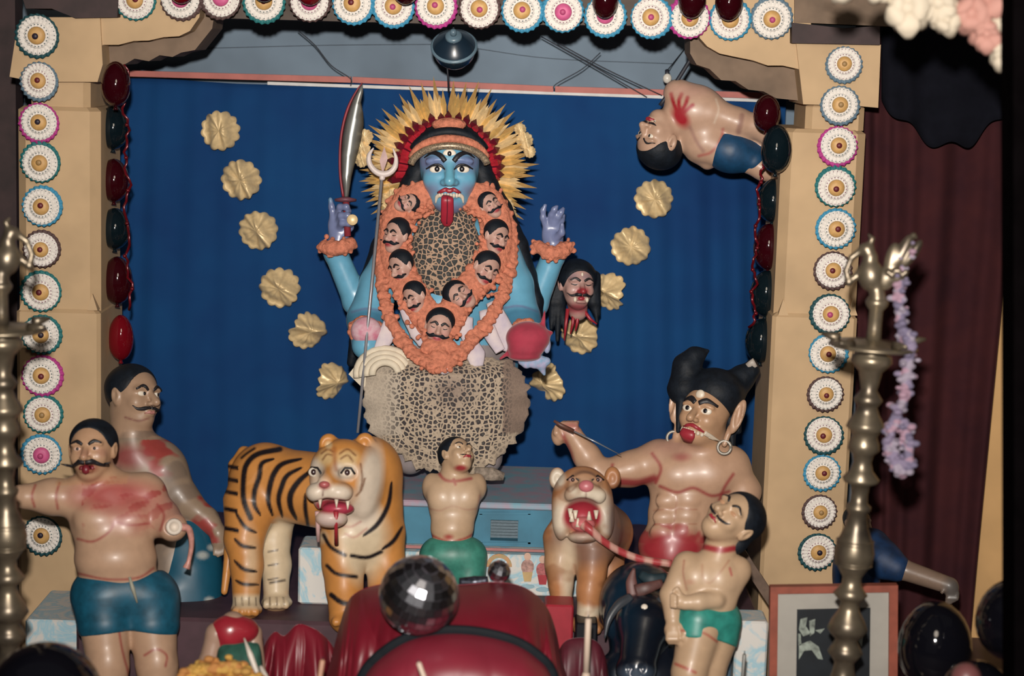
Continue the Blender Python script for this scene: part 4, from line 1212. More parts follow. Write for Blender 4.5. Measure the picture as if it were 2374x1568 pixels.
    body(G, Q, 2.8, root, 'lace_hem', mat('pale_blue_lace', (122, 158, 186), .8, var=.3, scale=60, col2=(176, 160, 190)))
    return root, S
goddess_root, GS = goddess()

# ------------------------------------------------------------------ garland of heads
m_mari = MATS['orange_marigold']
def garland_w(x, y):
    return float(np.interp(y, [440, 520, 640, 700, 780, 860], [78, 96, 120, 140, 172, 222])) - 0.0016 * (x - 1035) ** 2 * float(np.interp(y, [620, 700], [1, .2]))
def garland():
    root = thing('head_garland', G.wp(1018, 852, 215), 'orange marigold garland strung with small severed heads round the goddess neck', 'garland')
    rg = np.random.default_rng(11); S = SDF(); s = G.s
    heads = [(945, 472, 28, -70, -20), (918, 547, 37, -10, -42), (930, 622, 37, 16, -48), (962, 692, 34, 22, -45), (1018, 760, 39, -12, 0), (1066, 686, 35, 56, 10), (1126, 626, 38, -28, 34), (1150, 552, 37, -16, 42), (1136, 476, 30, 30, 25)]
    band = smoothpath([np.array((x, y, 0.0)) for x, y in [(985, 456), (945, 478), (918, 540), (926, 620), (960, 690), (1018, 762), (1070, 690), (1128, 625), (1150, 552), (1134, 478), (1092, 458)]], 14)
    outer = smoothpath([np.array((x, y, 0.0)) for x, y in [(972, 446), (925, 460), (892, 530), (884, 620), (892, 700), (925, 778), (975, 832), (1016, 850), (1060, 826), (1108, 775), (1158, 700), (1184, 610), (1182, 530), (1150, 462), (1105, 448)]], 14)
    for P, wd, n in ((band, 36, 1100), (outer, 14, 800)):
        for _ in range(n):
            c = P[rg.integers(len(P))]
            x = c[0] + rg.uniform(-1, 1) * wd; y = c[1] + rg.uniform(-1, 1) * wd
            S.ell(G.p(x, y, garland_w(x, y) - 6 + rg.uniform(-4, 5)), np.array((1, 1, .9)) * rg.uniform(4.2, 6.6) * s, 2 * s)
        for q in P[::3]:
            S.ell(G.p(q[0], q[1], garland_w(q[0], q[1]) - 14), np.array((wd, wd, 13)) * s, 5 * s)
    for x, y in ((1018, 812), (1000, 806), (1036, 806), (1018, 830)):
        S.ell(G.p(x, y, garland_w(x, y) - 10), np.array((24, 20, 14)) * s, 5 * s)
    body(G, S, 2.5, root, 'flower_rope', m_mari)
    # one carved head, copied round the rope
    fg = Fig(1035, 640, 6.55)
    proto = {}
    Hd = Head(fg, 1035, 640, 0, 70, 0, 0, 0, zs=.75)
    Sx = SDF(); Hd.build(Sx, ears=1, nose=.9, jaw=1.02)
    def loc(VF):
        V, F = VF
        q = np.asarray(V) - fg.o
        return np.stack([q @ fg.X, q @ fg.U, q @ fg.D], axis=1) / (35 * fg.s), F
    V, F = Sx.mesh(2.3 * fg.s)
    m_mask = painted('painted_mask', .5, .05, gain=.95)
    hloc = Hd.loc(V); C = np.tile(c3(190, 152, 138), (len(V), 1))
    pk = np.clip(1.2 - np.hypot(np.abs(hloc[:, 0]) - .36, hloc[:, 1] + .25) / .25, 0, 1)[:, None] * .5; C = C * (1 - pk) + c3(186, 122, 116) * pk
    lp = np.clip(1.6 - np.hypot(hloc[:, 0] / .24, (hloc[:, 1] + .56) / .10), 0, 1)[:, None]; C = C * (1 - lp) + c3(160, 60, 66) * lp
    me_face = newmesh('head', V / (35 * fg.s), F, m_mask, True, C)
    Hh = SDF(); Hd.hair(Hh, .66, -.10)
    V, F = Hh.mesh(2.4 * fg.s); me_hair = newmesh('hair', V / (35 * fg.s), F, m_hair)
    a = Hd.line(Sx, [(-.60, -.36), (-.4, -.46), (-.2, -.40), (0, -.40), (.2, -.40), (.4, -.46), (.60, -.36)], [.04, .09, .12, .10, .12, .09, .04], .01, .7)
    me_mo = newmesh('moustache', *loc(a), m_hair)
    me_br = [newmesh('eyebrow', *loc(Hd.line(Sx, [(q * .08, .14), (q * .25, .27), (q * .5, .16)], [.07, .07, .03], .0)), m_brow) for q in (-1, 1)]
    me_ey = [newmesh('closed_eye', *loc(Hd.line(Sx, [(q * .14, .02), (q * .28, -.03), (q * .44, .03)], [.02, .035, .02], .0)), m_brow) for q in (-1, 1)]
    for x, y, r, roll, yaw in heads:
        o = bpy.data.objects.new('head', me_face); COL.objects.link(o); o.parent = root
        Rz = Matrix.Rotation(math.radians(roll), 4, 'Z') @ Matrix.Rotation(math.radians(yaw), 4, 'Y')
        base = Matrix(((G.X[0], G.U[0], G.D[0], 0), (G.X[1], G.U[1], G.D[1], 0), (G.X[2], G.U[2], G.D[2], 0), (0, 0, 0, 1)))
        q = G.wp(x, y, garland_w(x, y) - 2) - rootloc(root)
        o.matrix_local = Matrix.Translation(q) @ base @ Rz @ Matrix.Scale(r * 1.1 * G.s, 4)
        for nm, me in (('hair', me_hair), ('moustache', me_mo), ('eyebrow', me_br[0]), ('eyebrow', me_br[1]), ('closed_eye', me_ey[0]), ('closed_eye', me_ey[1])):
            c_ = bpy.data.objects.new(nm, me); COL.objects.link(c_); c_.parent = o
garland()

# ------------------------------------------------------------------ sabre and trident
def sabre():
    root = thing('sabre', G.wp(800, 515, -5), 'broad curved sabre held up in the left raised hand of the goddess', 'sword')
    Lf = [(797, 458), (790, 410), (789, 360), (792, 315), (800, 275), (812, 240), (828, 210), (841, 192)]
    Rt = [(842, 215), (837, 238), (842, 262), (843, 290), (836, 330), (825, 370), (815, 410), (808, 458)]
    mid = [(802, 458), (803, 410), (806, 360), (812, 315), (820, 275), (828, 240), (836, 214), (841, 198)]
    V = []; n = 8
    Rt_ = Rt[::-1]
    for i in range(n):
        V += [G.wp(*Lf[i], 0), G.wp(*mid[i], 5), G.wp(*Rt_[i], 0), G.wp(*mid[i], -5)]
    F = [(i * 4 + k, i * 4 + (k + 1) % 4, i * 4 + 4 + (k + 1) % 4, i * 4 + 4 + k) for i in range(n - 1) for k in range(4)] + [(3, 2, 1, 0), (28, 29, 30, 31)]
    part('blade', (V, F), mat('dull_silver', (150, 152, 148), .35, .55, var=.15, scale=8), root, True)
    P = smoothpath([G.wp(a - 1, b, 1) for a, b in Lf], 4)
    part('red_spine', tube(P, [3.2 * G.s, 3.2 * G.s, 3.5 * G.s, 1 * G.s], 6), mat('red_spine_paint', (134, 40, 52), .5), root)
    part('guard', lathe([(0, 8 * G.s), (3 * G.s, 25 * G.s), (8 * G.s, 26 * G.s), (12 * G.s, 12 * G.s), (14 * G.s, 6 * G.s)], G.wp(801, 470, 2), -UPV * -1, 20), mat('plum_wood', (104, 62, 74), .5), root)
    part('grip', tube([G.wp(802, 466, 4), G.wp(804, 500, 8), G.wp(806, 548, 8)], 8 * G.s, 10), mat('red_grip', (140, 48, 58), .5), root)
    part('gold_disc', lathe([(0, 10 * G.s), (2 * G.s, 13 * G.s), (4 * G.s, 12 * G.s), (5 * G.s, .0005)], G.wp(817, 510, 30), G.D, 20), m_foil, root)
sabre()
def trident():
    root = thing('trident', G.wp(829, 1004, 175), 'slim steel trident standing in front of the left arm of the goddess', 'trident')
    s = G.s
    m_tr = mat('white_trident', (214, 200, 194), .45, var=.1)
    part('shaft', tube([G.wp(886, 404, 120), G.wp(858, 700, 148), G.wp(829, 1004, 175)], [3.6 * s, 3.6 * s, 3.2 * s], 10), mat('steel_rod', (150, 150, 156), .35, .4, var=.1), root)
    P = smoothpath([G.wp(a, b, 120) for a, b in [(866, 343), (856, 360), (857, 380), (870, 397), (887, 404), (904, 400), (916, 386), (918, 366), (911, 344)]], 5)
    part('outer_prongs', tube(P, np.array([1.5, 5.5, 6.5, 7, 8, 7, 6.5, 4.5, 1.5]) * s, 10), m_tr, root)
    V = [G.wp(a, b, w) for a, b, w in [(891, 340, 120), (899, 368, 120), (887, 404, 120), (880, 372, 120), (890, 372, 126), (890, 372, 114)]]
    part('middle_prong', (V, [(0, 4, 1), (1, 4, 2), (2, 4, 3), (3, 4, 0), (1, 5, 0), (2, 5, 1), (3, 5, 2), (0, 5, 3)]), mat('pink_white', (206, 176, 172), .5), root, False)
    part('ferrule', lathe([(0, 5 * s), (4 * s, 7 * s), (12 * s, 5 * s), (16 * s, 4 * s)], G.wp(886, 418, 121), UPV, 12), m_tr, root)
trident()

# ------------------------------------------------------------------ severed head on the right
def severed():
    f = Fig(1335, 660, 6.85); s = f.s; p = f.p
    root = thing('severed_head', f.wp(1340, 720, 0), 'severed head with long black hair hanging under the open right hand of the goddess', 'head statue')
    S = SDF(); H = Head(f, 1338, 662, 0, 112, yaw=16, pitch=2, roll=-3)
    H.build(S, ears=1, nose=1.0, mouth=.9)
    S.cone(p(1338, 700, -12), p(1340, 722, -10), 24 * s, 22 * s, 6 * s)
    def paint(P):
        P.blob(1350, 676, 16, 10, RED, .4); P.blob(1338, 716, 34, 12, c3(160, 84, 88), .5)
        P.blob(1326, 640, 14, 8, c3(150, 130, 140), .5, .6); P.blob(1360, 642, 12, 8, c3(150, 130, 140), .5, .6)
    body(f, S, 2.6, root, 'head', None, c3(196, 156, 146), paint)
    moustache(H, S, root); brows(H, S, root, [(.08, .16), (.28, .26), (.5, .18)], [.05, .06, .03])
    for q in (-1, 1): part('closed_eye', H.line(S, [(q * .14, .04), (q * .28, -.01), (q * .44, .04)], [.02, .035, .02]), m_brow, root)
    part('tongue', H.dot(S, .05, -.55, (.16, .10, .12), .02), m_lip, root)
    for q in (-1, 1): part('fang', H.dot(S, q * .26 + .02, -.60, (.07, .11, .07), .02), m_tooth, root)
    part('tilak', H.dot(S, 0, .42, (.05, .10, .03), 0), m_tooth, root)
    Q = SDF(); H.hair(Q, .58, -.35, 1.06, .60)
    rg = random.Random(4)
    for x0, x1, y1, r in ((1290, 1278, 762, 13), (1302, 1292, 790, 12), (1298, 1310, 776, 9), (1378, 1384, 748, 10), (1372, 1376, 722, 11), (1384, 1390, 730, 7)):
        Q.chain([p(x0, 640, -16), p((x0 + x1) / 2 - 2, 700, -14), p(x1, y1, -14)], [r * s * 1.2, r * s, r * s * .35], 5 * s)
    H.ell(Q, (0, -.25, .75), (.60, .80, .55), .05, 's')
    body(f, Q, 2.6, root, 'hair', m_hair)
    for pts in ([(1330, 718), (1328, 750), (1322, 775)], [(1340, 720), (1338, 748), (1334, 768)], [(1352, 718), (1368, 740), (1384, 752)], [(1316, 716), (1312, 752), (1308, 790)]):
        part('blood_drip', tube([f.wp(a, b, 0) for a, b in pts], [4.5 * s, 4 * s, 1.5 * s], 8), m_redp, root)
severed()
# ================================================================== painted clay men
def neck_ring(fig, P, r, m, root, name='blood_band', th=4):
    pass
m_teal = mat('teal_shorts_paint', (22, 84, 108), .45, var=.22, scale=26)
m_navy = mat('navy_teal_paint', (20, 74, 98), .45, var=.25, scale=20)
m_green = mat('green_shorts_paint', (62, 134, 118), .45, var=.2, scale=26)
m_greenb = mat('bright_green_shorts_paint', (48, 136, 124), .4, var=.2, scale=26)
m_bone = mat('bone_paint', (206, 194, 180), .5, var=.12)

def man_front_left():
    f = Fig(270, 1240, 5.72); s = f.s; p = f.p
    root = thing('man_statue', f.W(f.foot(300, ZS, 0)), 'painted clay man with moustache, outstretched arm and teal shorts, front left', 'statue')
    S = SDF(); K = 20 * s
    H = Head(f, 214, 1046, 30, 142, yaw=-16, pitch=2, roll=2)
    H.build(S, nose=1.0, mouth=.9, jaw=1.05)
    S.cone(p(225, 1090, 0), p(250, 1140, 0), 40 * s, 50 * s, K)
    S.cone(p(188, 1152, 0), p(334, 1146, 0), 50 * s, 52 * s, 25 * s)
    S.ell(p(262, 1215, 10), (98 * s, 78 * s, 64 * s), 30 * s)
    for x in (220, 312): S.ell(p(x, 1205, 48), (42 * s, 36 * s, 26 * s), 22 * s)
    S.ell(p(268, 1295, 22), (94 * s, 70 * s, 72 * s), 30 * s)
    S.ell(p(280, 1370, 8), (104 * s, 66 * s, 66 * s), 26 * s)
    # outstretched stump and short arm with open wound
    S.chain([p(185, 1158, 0), p(120, 1152, 4), p(62, 1152, 10)], [42 * s, 40 * s, 30 * s], 18 * s)
    S.ell(p(40, 1150, 12), (12 * s, 24 * s, 20 * s), 10 * s)
    S.chain([p(338, 1160, 0), p(372, 1200, 20), p(400, 1222, 60)], [46 * s, 42 * s, 34 * s], 16 * s)
    S.ell(p(400, 1224, 98), (22 * s, 18 * s, 20 * s), 6 * s, 's')
    # legs
    for x, x2, w in ((240, 252, 10), (346, 366, 0)):
        ft = f.foot(x2 + 6, ZS, w)
        S.chain([p(x, 1400, w), p(x2 - 2, 1545, w + 12), ft + (0, 26 * s, -4 * s)], [64 * s, 46 * s, 30 * s], 14 * s)
        S.ell(p(x2, 1530, w + 40), (30 * s, 28 * s, 20 * s), 14 * s)
        S.ell(ft + (0, 18 * s, 30 * s), (34 * s, 20 * s, 56 * s), 14 * s)
        for i in range(5): S.ell(ft + ((-24 + 12 * i) * s, 10 * s, (84 - abs(i - 1) * 5) * s), (7.5 * s, 9 * s, 13 * s), 3 * s)
    def paint(P):
        P.blob(270, 1150, 95, 34, c3(178, 78, 78), .5, .9); P.blob(300, 1190, 60, 40, c3(186, 110, 100), .6, .6)
        P.blob(390, 1180, 40, 40, c3(190, 130, 116), .6, .6)
        P.speck(c3(164, 60, 60), 110, .12, .75, 3, np.clip((1250 - P.y) / 90, 0, 1) * (P.y > 1105) * (P.x > 190) * (P.x < 400))
        for l in ([(180, 1250), (215, 1256), (250, 1236), (268, 1210)], [(268, 1210), (300, 1218), (345, 1214)], [(138, 1120), (130, 1150), (134, 1180)], [(82, 1125), (74, 1150), (80, 1175)], [(180, 1330), (250, 1344), (320, 1340), (356, 1318)], [(365, 1170), (380, 1195), (372, 1230)], [(335, 1520), (362, 1506), (386, 1520), (384, 1545)], [(268, 1400), (282, 1500), (300, 1568)]):
            P.line(l, 5, c3(158, 62, 60), 2.5, .85)
        P.blob(362, 1440, 16, 14, RED, .5, .8)
        P.blob(205, 1085, 22, 13, DRED, .35)
        P.blob(196, 1052, 14, 10, c3(168, 120, 110), .5, .7); P.blob(236, 1050, 14, 10, c3(168, 120, 110), .5, .7)
        h = H.loc(P.V); P.apply((np.abs(h).max(axis=1) < 1.1) * .35, c3(200, 150, 106))
    body(f, S, 3.3, root, 'body', None, SKIN, paint)
    eyes(H, S, root, .03, .28, (.15, .08, .06), .05, white=mat('dull_pink_eye', (206, 170, 150), .4))
    brows(H, S, root, [(.10, .16), (.28, .26), (.50, .20)], [.05, .07, .03]); moustache(H, S, root, ((.02, -.42), (.22, -.40), (.5, -.50), (.82, -.44)), (.08, .09, .06, .012))
    part('mouth', H.line(S, [(-.24, -.57), (0, -.64), (.24, -.57)], [.06, .17, .06], .01, .6), mat('dark_mouth', (120, 34, 44), .4), root)
    Q = SDF(); H.hair(Q, .70, .02); body(f, Q, 3, root, 'hair', m_hair)
    Q = SDF()
    Q.ell(p(280, 1372, 8), (110 * s, 70 * s, 72 * s), 0)
    for x, x2, w in ((240, 244, 10), (346, 352, 0)): Q.cone(p(x, 1390, w), p(x2, 1445, w + 4), 72 * s, 64 * s, 20 * s)
    Q.ell(p(268, 1250, 10), (200 * s, 84 * s, 200 * s), 5 * s, 's'); Q.ell(p(290, 1640, 10), (260 * s, 176 * s, 260 * s), 5 * s, 's')
    body(f, Q, 3.3, root, 'shorts', m_teal)
    part('bone', lathe([(0, 15 * s), (6 * s, 20 * s), (14 * s, 17 * s), (10 * s, 10 * s), (2 * s, 6 * s)], f.wp(402, 1222, 86), f.D + f.X * .2, 16), m_bone, root)
    part('hanging_flesh', tube([f.wp(*q) for q in smoothpath([np.array(q, float) for q in [(418, 1222, 84), (438, 1228, 80), (444, 1262, 72), (438, 1300, 66), (432, 1318, 64)]], 5)], [10 * s, 8 * s, 6 * s, 5 * s, 9 * s], 10), mat('raw_flesh', (198, 140, 128), .4, var=.2, scale=40), root)
    V = tube([f.wp(300, 1338, 88), f.wp(308, 1365, 88), f.wp(318, 1398, 78)], [3 * s, 5 * s, 2 * s], 8); part('drawstring', V, mat('pale_string', (160, 158, 140), .6), root)
man_front_left()

def man_behind_left():
    f = Fig(370, 1160, 6.15); s = f.s; p = f.p
    root = thing('man_statue', f.W(f.foot(420, ZP, -30)), 'tall clay man in profile with teal wrap standing behind the front left man', 'statue')
    S = SDF(); K = 20 * s
    H = Head(f, 312, 922, 0, 150, yaw=42, pitch=6, roll=-2)
    H.build(S, nose=1.15, jaw=1.08)
    S.cone(p(300, 960, -10), p(312, 1050, -10), 44 * s, 50 * s, K)
    S.ell(p(350, 1130, -20), (90 * s, 120 * s, 66 * s), 26 * s)
    S.cone(p(290, 1080, -20), p(380, 1085, -10), 44 * s, 46 * s, 24 * s)
    S.ell(p(405, 1320, -20), (86 * s, 150 * s, 70 * s), 26 * s)
    S.chain([p(385, 1090, 0), p(425, 1160, 0), p(480, 1205, 10), p(505, 1235, 24)], [44 * s, 38 * s, 26 * s, 20 * s], 14 * s)
    S.ell(p(508, 1250, 28), (20 * s, 26 * s, 14 * s), 8 * s)
    for i in range(4): S.cone(p(499 + 7 * i, 1262, 30), p(497 + 8 * i, 1290 - abs(i - 1) * 4, 32), 5 * s, 4 * s, 3 * s)
    S.cone(p(522, 1244, 34), p(532, 1262, 40), 6 * s, 4 * s, 3 * s)
    for x in (370, 440):
        ft = f.foot(x, ZP, -30)
        S.cone(p(x, 1400, -30), ft + (0, 16 * s, 0), 52 * s, 34 * s, 14 * s); S.ell(ft + (0, 14 * s, 26 * s), (28 * s, 16 * s, 44 * s), 10 * s)
    def paint(P):
        P.apply((P.y > 1015) * .75, c3(146, 128, 108))
        P.speck(c3(160, 56, 54), 45, .10, .9, 8, (P.y > 1020) * (P.y < 1260) * 1.0)
        P.speck(c3(120, 104, 92), 38, .05, .7, 9, (P.y > 1000) * 1.0)
        P.blob(300, 1060, 44, 26, c3(146, 56, 62), .5, .8)
        P.line([(290, 968), (320, 976), (345, 970)], 4, c3(140, 96, 84), 2)
    body(f, S, 3.5, root, 'body', None, c3(178, 146, 120), paint)
    eyes(H, S, root, .03, .28, (.16, .085, .06), .055, (.06, 0))
    brows(H, S, root, [(.10, .14), (.28, .26), (.52, .16)], [.05, .06, .03]); moustache(H, S, root, ((.02, -.40), (.2, -.43), (.42, -.44), (.56, -.34)))
    lips(H, S, root, -.56, .2, .06, mat('dusky_lips', (176, 120, 112), .5))
    Q = SDF(); H.hair(Q, .72, -.35); body(f, Q, 3.2, root, 'hair', m_hair)
    Q = SDF()
    Q.ell(p(430, 1330, -18), (84 * s, 150 * s, 74 * s), 0); Q.cone(p(445, 1330, -10), p(462, 1440, -5), 66 * s, 56 * s, 20 * s); Q.cone(p(400, 1380, -10), p(410, 1450, 0), 66 * s, 62 * s, 20 * s)
    Q.ell(p(350, 1120, -20), (130 * s, 100 * s, 200 * s), 6 * s, 's'); Q.ell(p(440, 1640, -10), (260 * s, 170 * s, 260 * s), 4 * s, 's')
    def paint2(P):
        for x, y, r in ((432, 1415, 8), (462, 1405, 8), (485, 1392, 10), (478, 1418, 6), (420, 1452, 16), (386, 1450, 8), (470, 1288, 12), (492, 1270, 10)): P.blob(x, y, r, r * .7, c3(186, 190, 184), .5, .8)
    body(f, Q, 3.6, root, 'wrap', painted('teal_enamel', .45, .1, gain=.9), c3(20, 82, 106), paint2)
man_behind_left()

def man_centre():
    f = Fig(1055, 1200, 6.12); s = f.s; p = f.p
    root = thing('man_statue', f.W(f.foot(1055, ZP, 0)), 'small armless clay man in green shorts with head thrown back below the goddess', 'statue')
    S = SDF(); K = 14 * s
    H = Head(f, 1060, 1058, 12, 96, yaw=34, pitch=38, roll=-8)
    H.build(S, nose=1.0, jaw=1.0)
    S.cone(p(1056, 1078, 0), p(1050, 1115, 0), 30 * s, 34 * s, 10 * s)
    S.cone(p(1012, 1132, 0), p(1092, 1132, 0), 30 * s, 30 * s, K)
    for x in (1024, 1080): S.ell(p(x, 1152, 22), (32 * s, 34 * s, 24 * s), 14 * s)
    S.ell(p(1051, 1170, 0), (58 * s, 66 * s, 40 * s), 18 * s)
    S.ell(p(1048, 1226, 4), (50 * s, 40 * s, 40 * s), 16 * s)
    S.ell(p(1048, 1285, 0), (62 * s, 46 * s, 46 * s), 16 * s)
    for x in (1000, 1108): S.ell(p(x, 1128, -6), (20 * s, 30 * s, 22 * s), 12 * s)
    for x in (1018, 1082):
        ft = f.foot(x, ZP, 0); S.cone(p(x, 1300, 0), ft + (0, 12 * s, 0), 38 * s, 24 * s, 10 * s); S.ell(ft + (0, 10 * s, 18 * s), (18 * s, 11 * s, 28 * s), 8 * s)
    def paint(P):
        P.line([(1012, 1090), (1030, 1112), (1055, 1116), (1092, 1110)], 7, RED, 2.5); P.line([(1052, 1112), (1056, 1124)], 6, RED, 2)
        P.line([(995, 1180), (1020, 1184), (1050, 1174), (1080, 1182), (1104, 1180)], 4, c3(172, 112, 92), 2, .8)
        P.line([(984, 1232), (1010, 1246), (1040, 1256), (1075, 1250), (1102, 1236)], 5, c3(170, 74, 66), 2.5)
        P.line([(1112, 1150), (1108, 1200), (1102, 1236)], 5, c3(170, 74, 66), 3, .6); P.blob(1040, 1246, 10, 6, c3(176, 80, 70), .6)
        P.blob(1068, 1086, 14, 7, RED, .4)
        P.blob(1050, 1164, 60, 44, c3(214, 188, 160), .8, .6)
    body(f, S, 2.9, root, 'body', None, c3(200, 168, 136), paint)
    eyes(H, S, root, .03, .28, (.15, .08, .05), .05); brows(H, S, root, [(.10, .16), (.28, .26), (.5, .18)], [.04, .05, .02]); lips(H, S, root, -.54, .22, .07)
    moustache(H, S, root, ((.04, -.40), (.2, -.42), (.36, -.40)), (.03, .04, .012))
    Q = SDF(); H.hair(Q, .66, -.05); body(f, Q, 2.8, root, 'hair', m_hair)
    Q = SDF()
    Q.ell(p(1048, 1288, 0), (68 * s, 50 * s, 52 * s), 0)
    for x in (1016, 1086): Q.cone(p(x, 1290, 0), p(x, 1352, 0), 44 * s, 38 * s, 12 * s)
    Q.ell(p(1044, 1170, 0), (100 * s, 84 * s, 100 * s), 4 * s, 's'); Q.ell(p(1050, 1470, 0), (150 * s, 108 * s, 150 * s), 4 * s, 's')
    body(f, Q, 2.9, root, 'shorts', m_green)
man_centre()

def man_right():
    f = Fig(1640, 1340, 5.52); s = f.s; p = f.p
    root = thing('man_statue', f.W(f.foot(1620, ZS, 0)), 'clay man in bright green shorts with red neck ring leaning his head back, front right', 'statue')
    S = SDF(); K = 14 * s
    H = Head(f, 1698, 1206, 20, 148, yaw=-34, pitch=8, roll=-50)
    H.build(S, nose=1.0, jaw=1.02)
    S.cone(p(1682, 1236, 0), p(1664, 1296, 0), 38 * s, 42 * s, 12 * s)
    S.cone(p(1600, 1318, 0), p(1700, 1330, 0), 34 * s, 32 * s, 16 * s)
    S.ell(p(1650, 1350, 0), (74 * s, 62 * s, 44 * s), 20 * s); S.ell(p(1610, 1340, 26), (32 * s, 36 * s, 24 * s), 16 * s); S.ell(p(1668, 1345, 26), (34 * s, 38 * s, 24 * s), 16 * s)
    S.ell(p(1640, 1400, 2), (66 * s, 44 * s, 44 * s), 18 * s)
    S.ell(p(1635, 1440, 0), (62 * s, 40 * s, 44 * s), 16 * s)
    S.ell(p(1716, 1322, -4), (26 * s, 30 * s, 26 * s), 14 * s)
    S.chain([p(1592, 1312, 0), p(1558, 1380, 16), p(1560, 1430, 30)], [34 * s, 27 * s, 20 * s], 10 * s)
    # fists
    S.ell(p(1562, 1462, 36), (22 * s, 26 * s, 18 * s), 8 * s)
    for i in range(4): S.chain([p(1550 + 7 * i, 1466, 48), p(1549 + 7 * i, 1482, 52), p(1552 + 7 * i, 1490, 44)], [6.5 * s, 6 * s, 5 * s], 2.5 * s)
    S.chain([p(1578, 1452, 44), p(1586, 1468, 50), p(1582, 1480, 52)], [7 * s, 6.5 * s, 5 * s], 3 * s)
    S.chain([p(1660, 1392, 40), p(1620, 1396, 58), p(1588, 1398, 62)], [20 * s, 19 * s, 17 * s], 10 * s)
    S.ell(p(1572, 1392, 62), (18 * s, 20 * s, 15 * s), 6 * s)
    for i in range(4): S.chain([p(1563, 1380 + 8 * i, 70), p(1558, 1381 + 8 * i, 76), p(1566, 1383 + 8 * i, 80)], [6 * s, 5.5 * s, 5 * s], 2 * s)
    S.chain([p(1576, 1376, 70), p(1570, 1366, 72), p(1562, 1370, 72)], [6 * s, 5.5 * s, 4.5 * s], 3 * s)
    for x, x1, x2, w in ((1622, 1598, 1585, 10), (1665, 1640, 1640, -30)):
        ft = f.foot(x2, ZS, w)
        S.chain([p(x, 1460, w), p(x1, 1560, w + 8), ft + (0, 14 * s, 0)], [52 * s, 40 * s, 26 * s], 12 * s)
        S.ell(ft + (0, 13 * s, 22 * s), (24 * s, 14 * s, 38 * s), 8 * s)
    def paint(P):
        P.line([(1630, 1268), (1670, 1276), (1702, 1272)], 14, RED, 3)
        P.line([(1586, 1300), (1584, 1330), (1592, 1368)], 4, c3(166, 104, 84), 2); P.line([(1628, 1310), (1630, 1340), (1646, 1352), (1668, 1330), (1690, 1300)], 4, c3(178, 128, 100), 2, .9)
        P.line([(1692, 1318), (1696, 1334)], 5, c3(182, 84, 80), 2); P.blob(1600, 1350, 10, 6, c3(180, 110, 90), .6, .7)
        P.line([(1580, 1462), (1630, 1468), (1662, 1488)], 5, c3(176, 90, 74), 2.5); P.line([(1566, 1540), (1590, 1550), (1612, 1560)], 6, c3(176, 80, 68), 3)
        P.blob(1625, 1375, 60, 60, c3(212, 186, 156), .8, .5)
    body(f, S, 3.0, root, 'body', None, c3(200, 168, 136), paint)
    eyes(H, S, root, .03, .28, (.15, .07, .05), .0001, white=mat('closed_lid', (194, 150, 116), .4)); brows(H, S, root, [(.10, .16), (.28, .28), (.52, .18)], [.04, .055, .02])
    moustache(H, S, root, ((.03, -.40), (.2, -.40), (.42, -.34), (.52, -.24)), (.045, .05, .04, .012)); lips(H, S, root, -.55, .2, .06)
    Q = SDF(); H.hair(Q, .64, -.12); H.ell(Q, (.30, -.30, -.62), (.42, .60, .34), .1); body(f, Q, 3, root, 'hair', m_hair)
    Q = SDF(); Q.ell(p(1635, 1438, 0), (68 * s, 46 * s, 50 * s), 0)
    for x, w in ((1618, 8), (1664, -20)): Q.cone(p(x, 1440, w), p(x - 6, 1478, w), 56 * s, 54 * s, 12 * s)
    Q.ell(p(1640, 1330, 0), (110 * s, 84 * s, 110 * s), 4 * s, 's'); Q.ell(p(1590, 1590, 0), (170 * s, 118 * s, 170 * s), 4 * s, 's')
    body(f, Q, 3.0, root, 'shorts', m_greenb)
man_right()

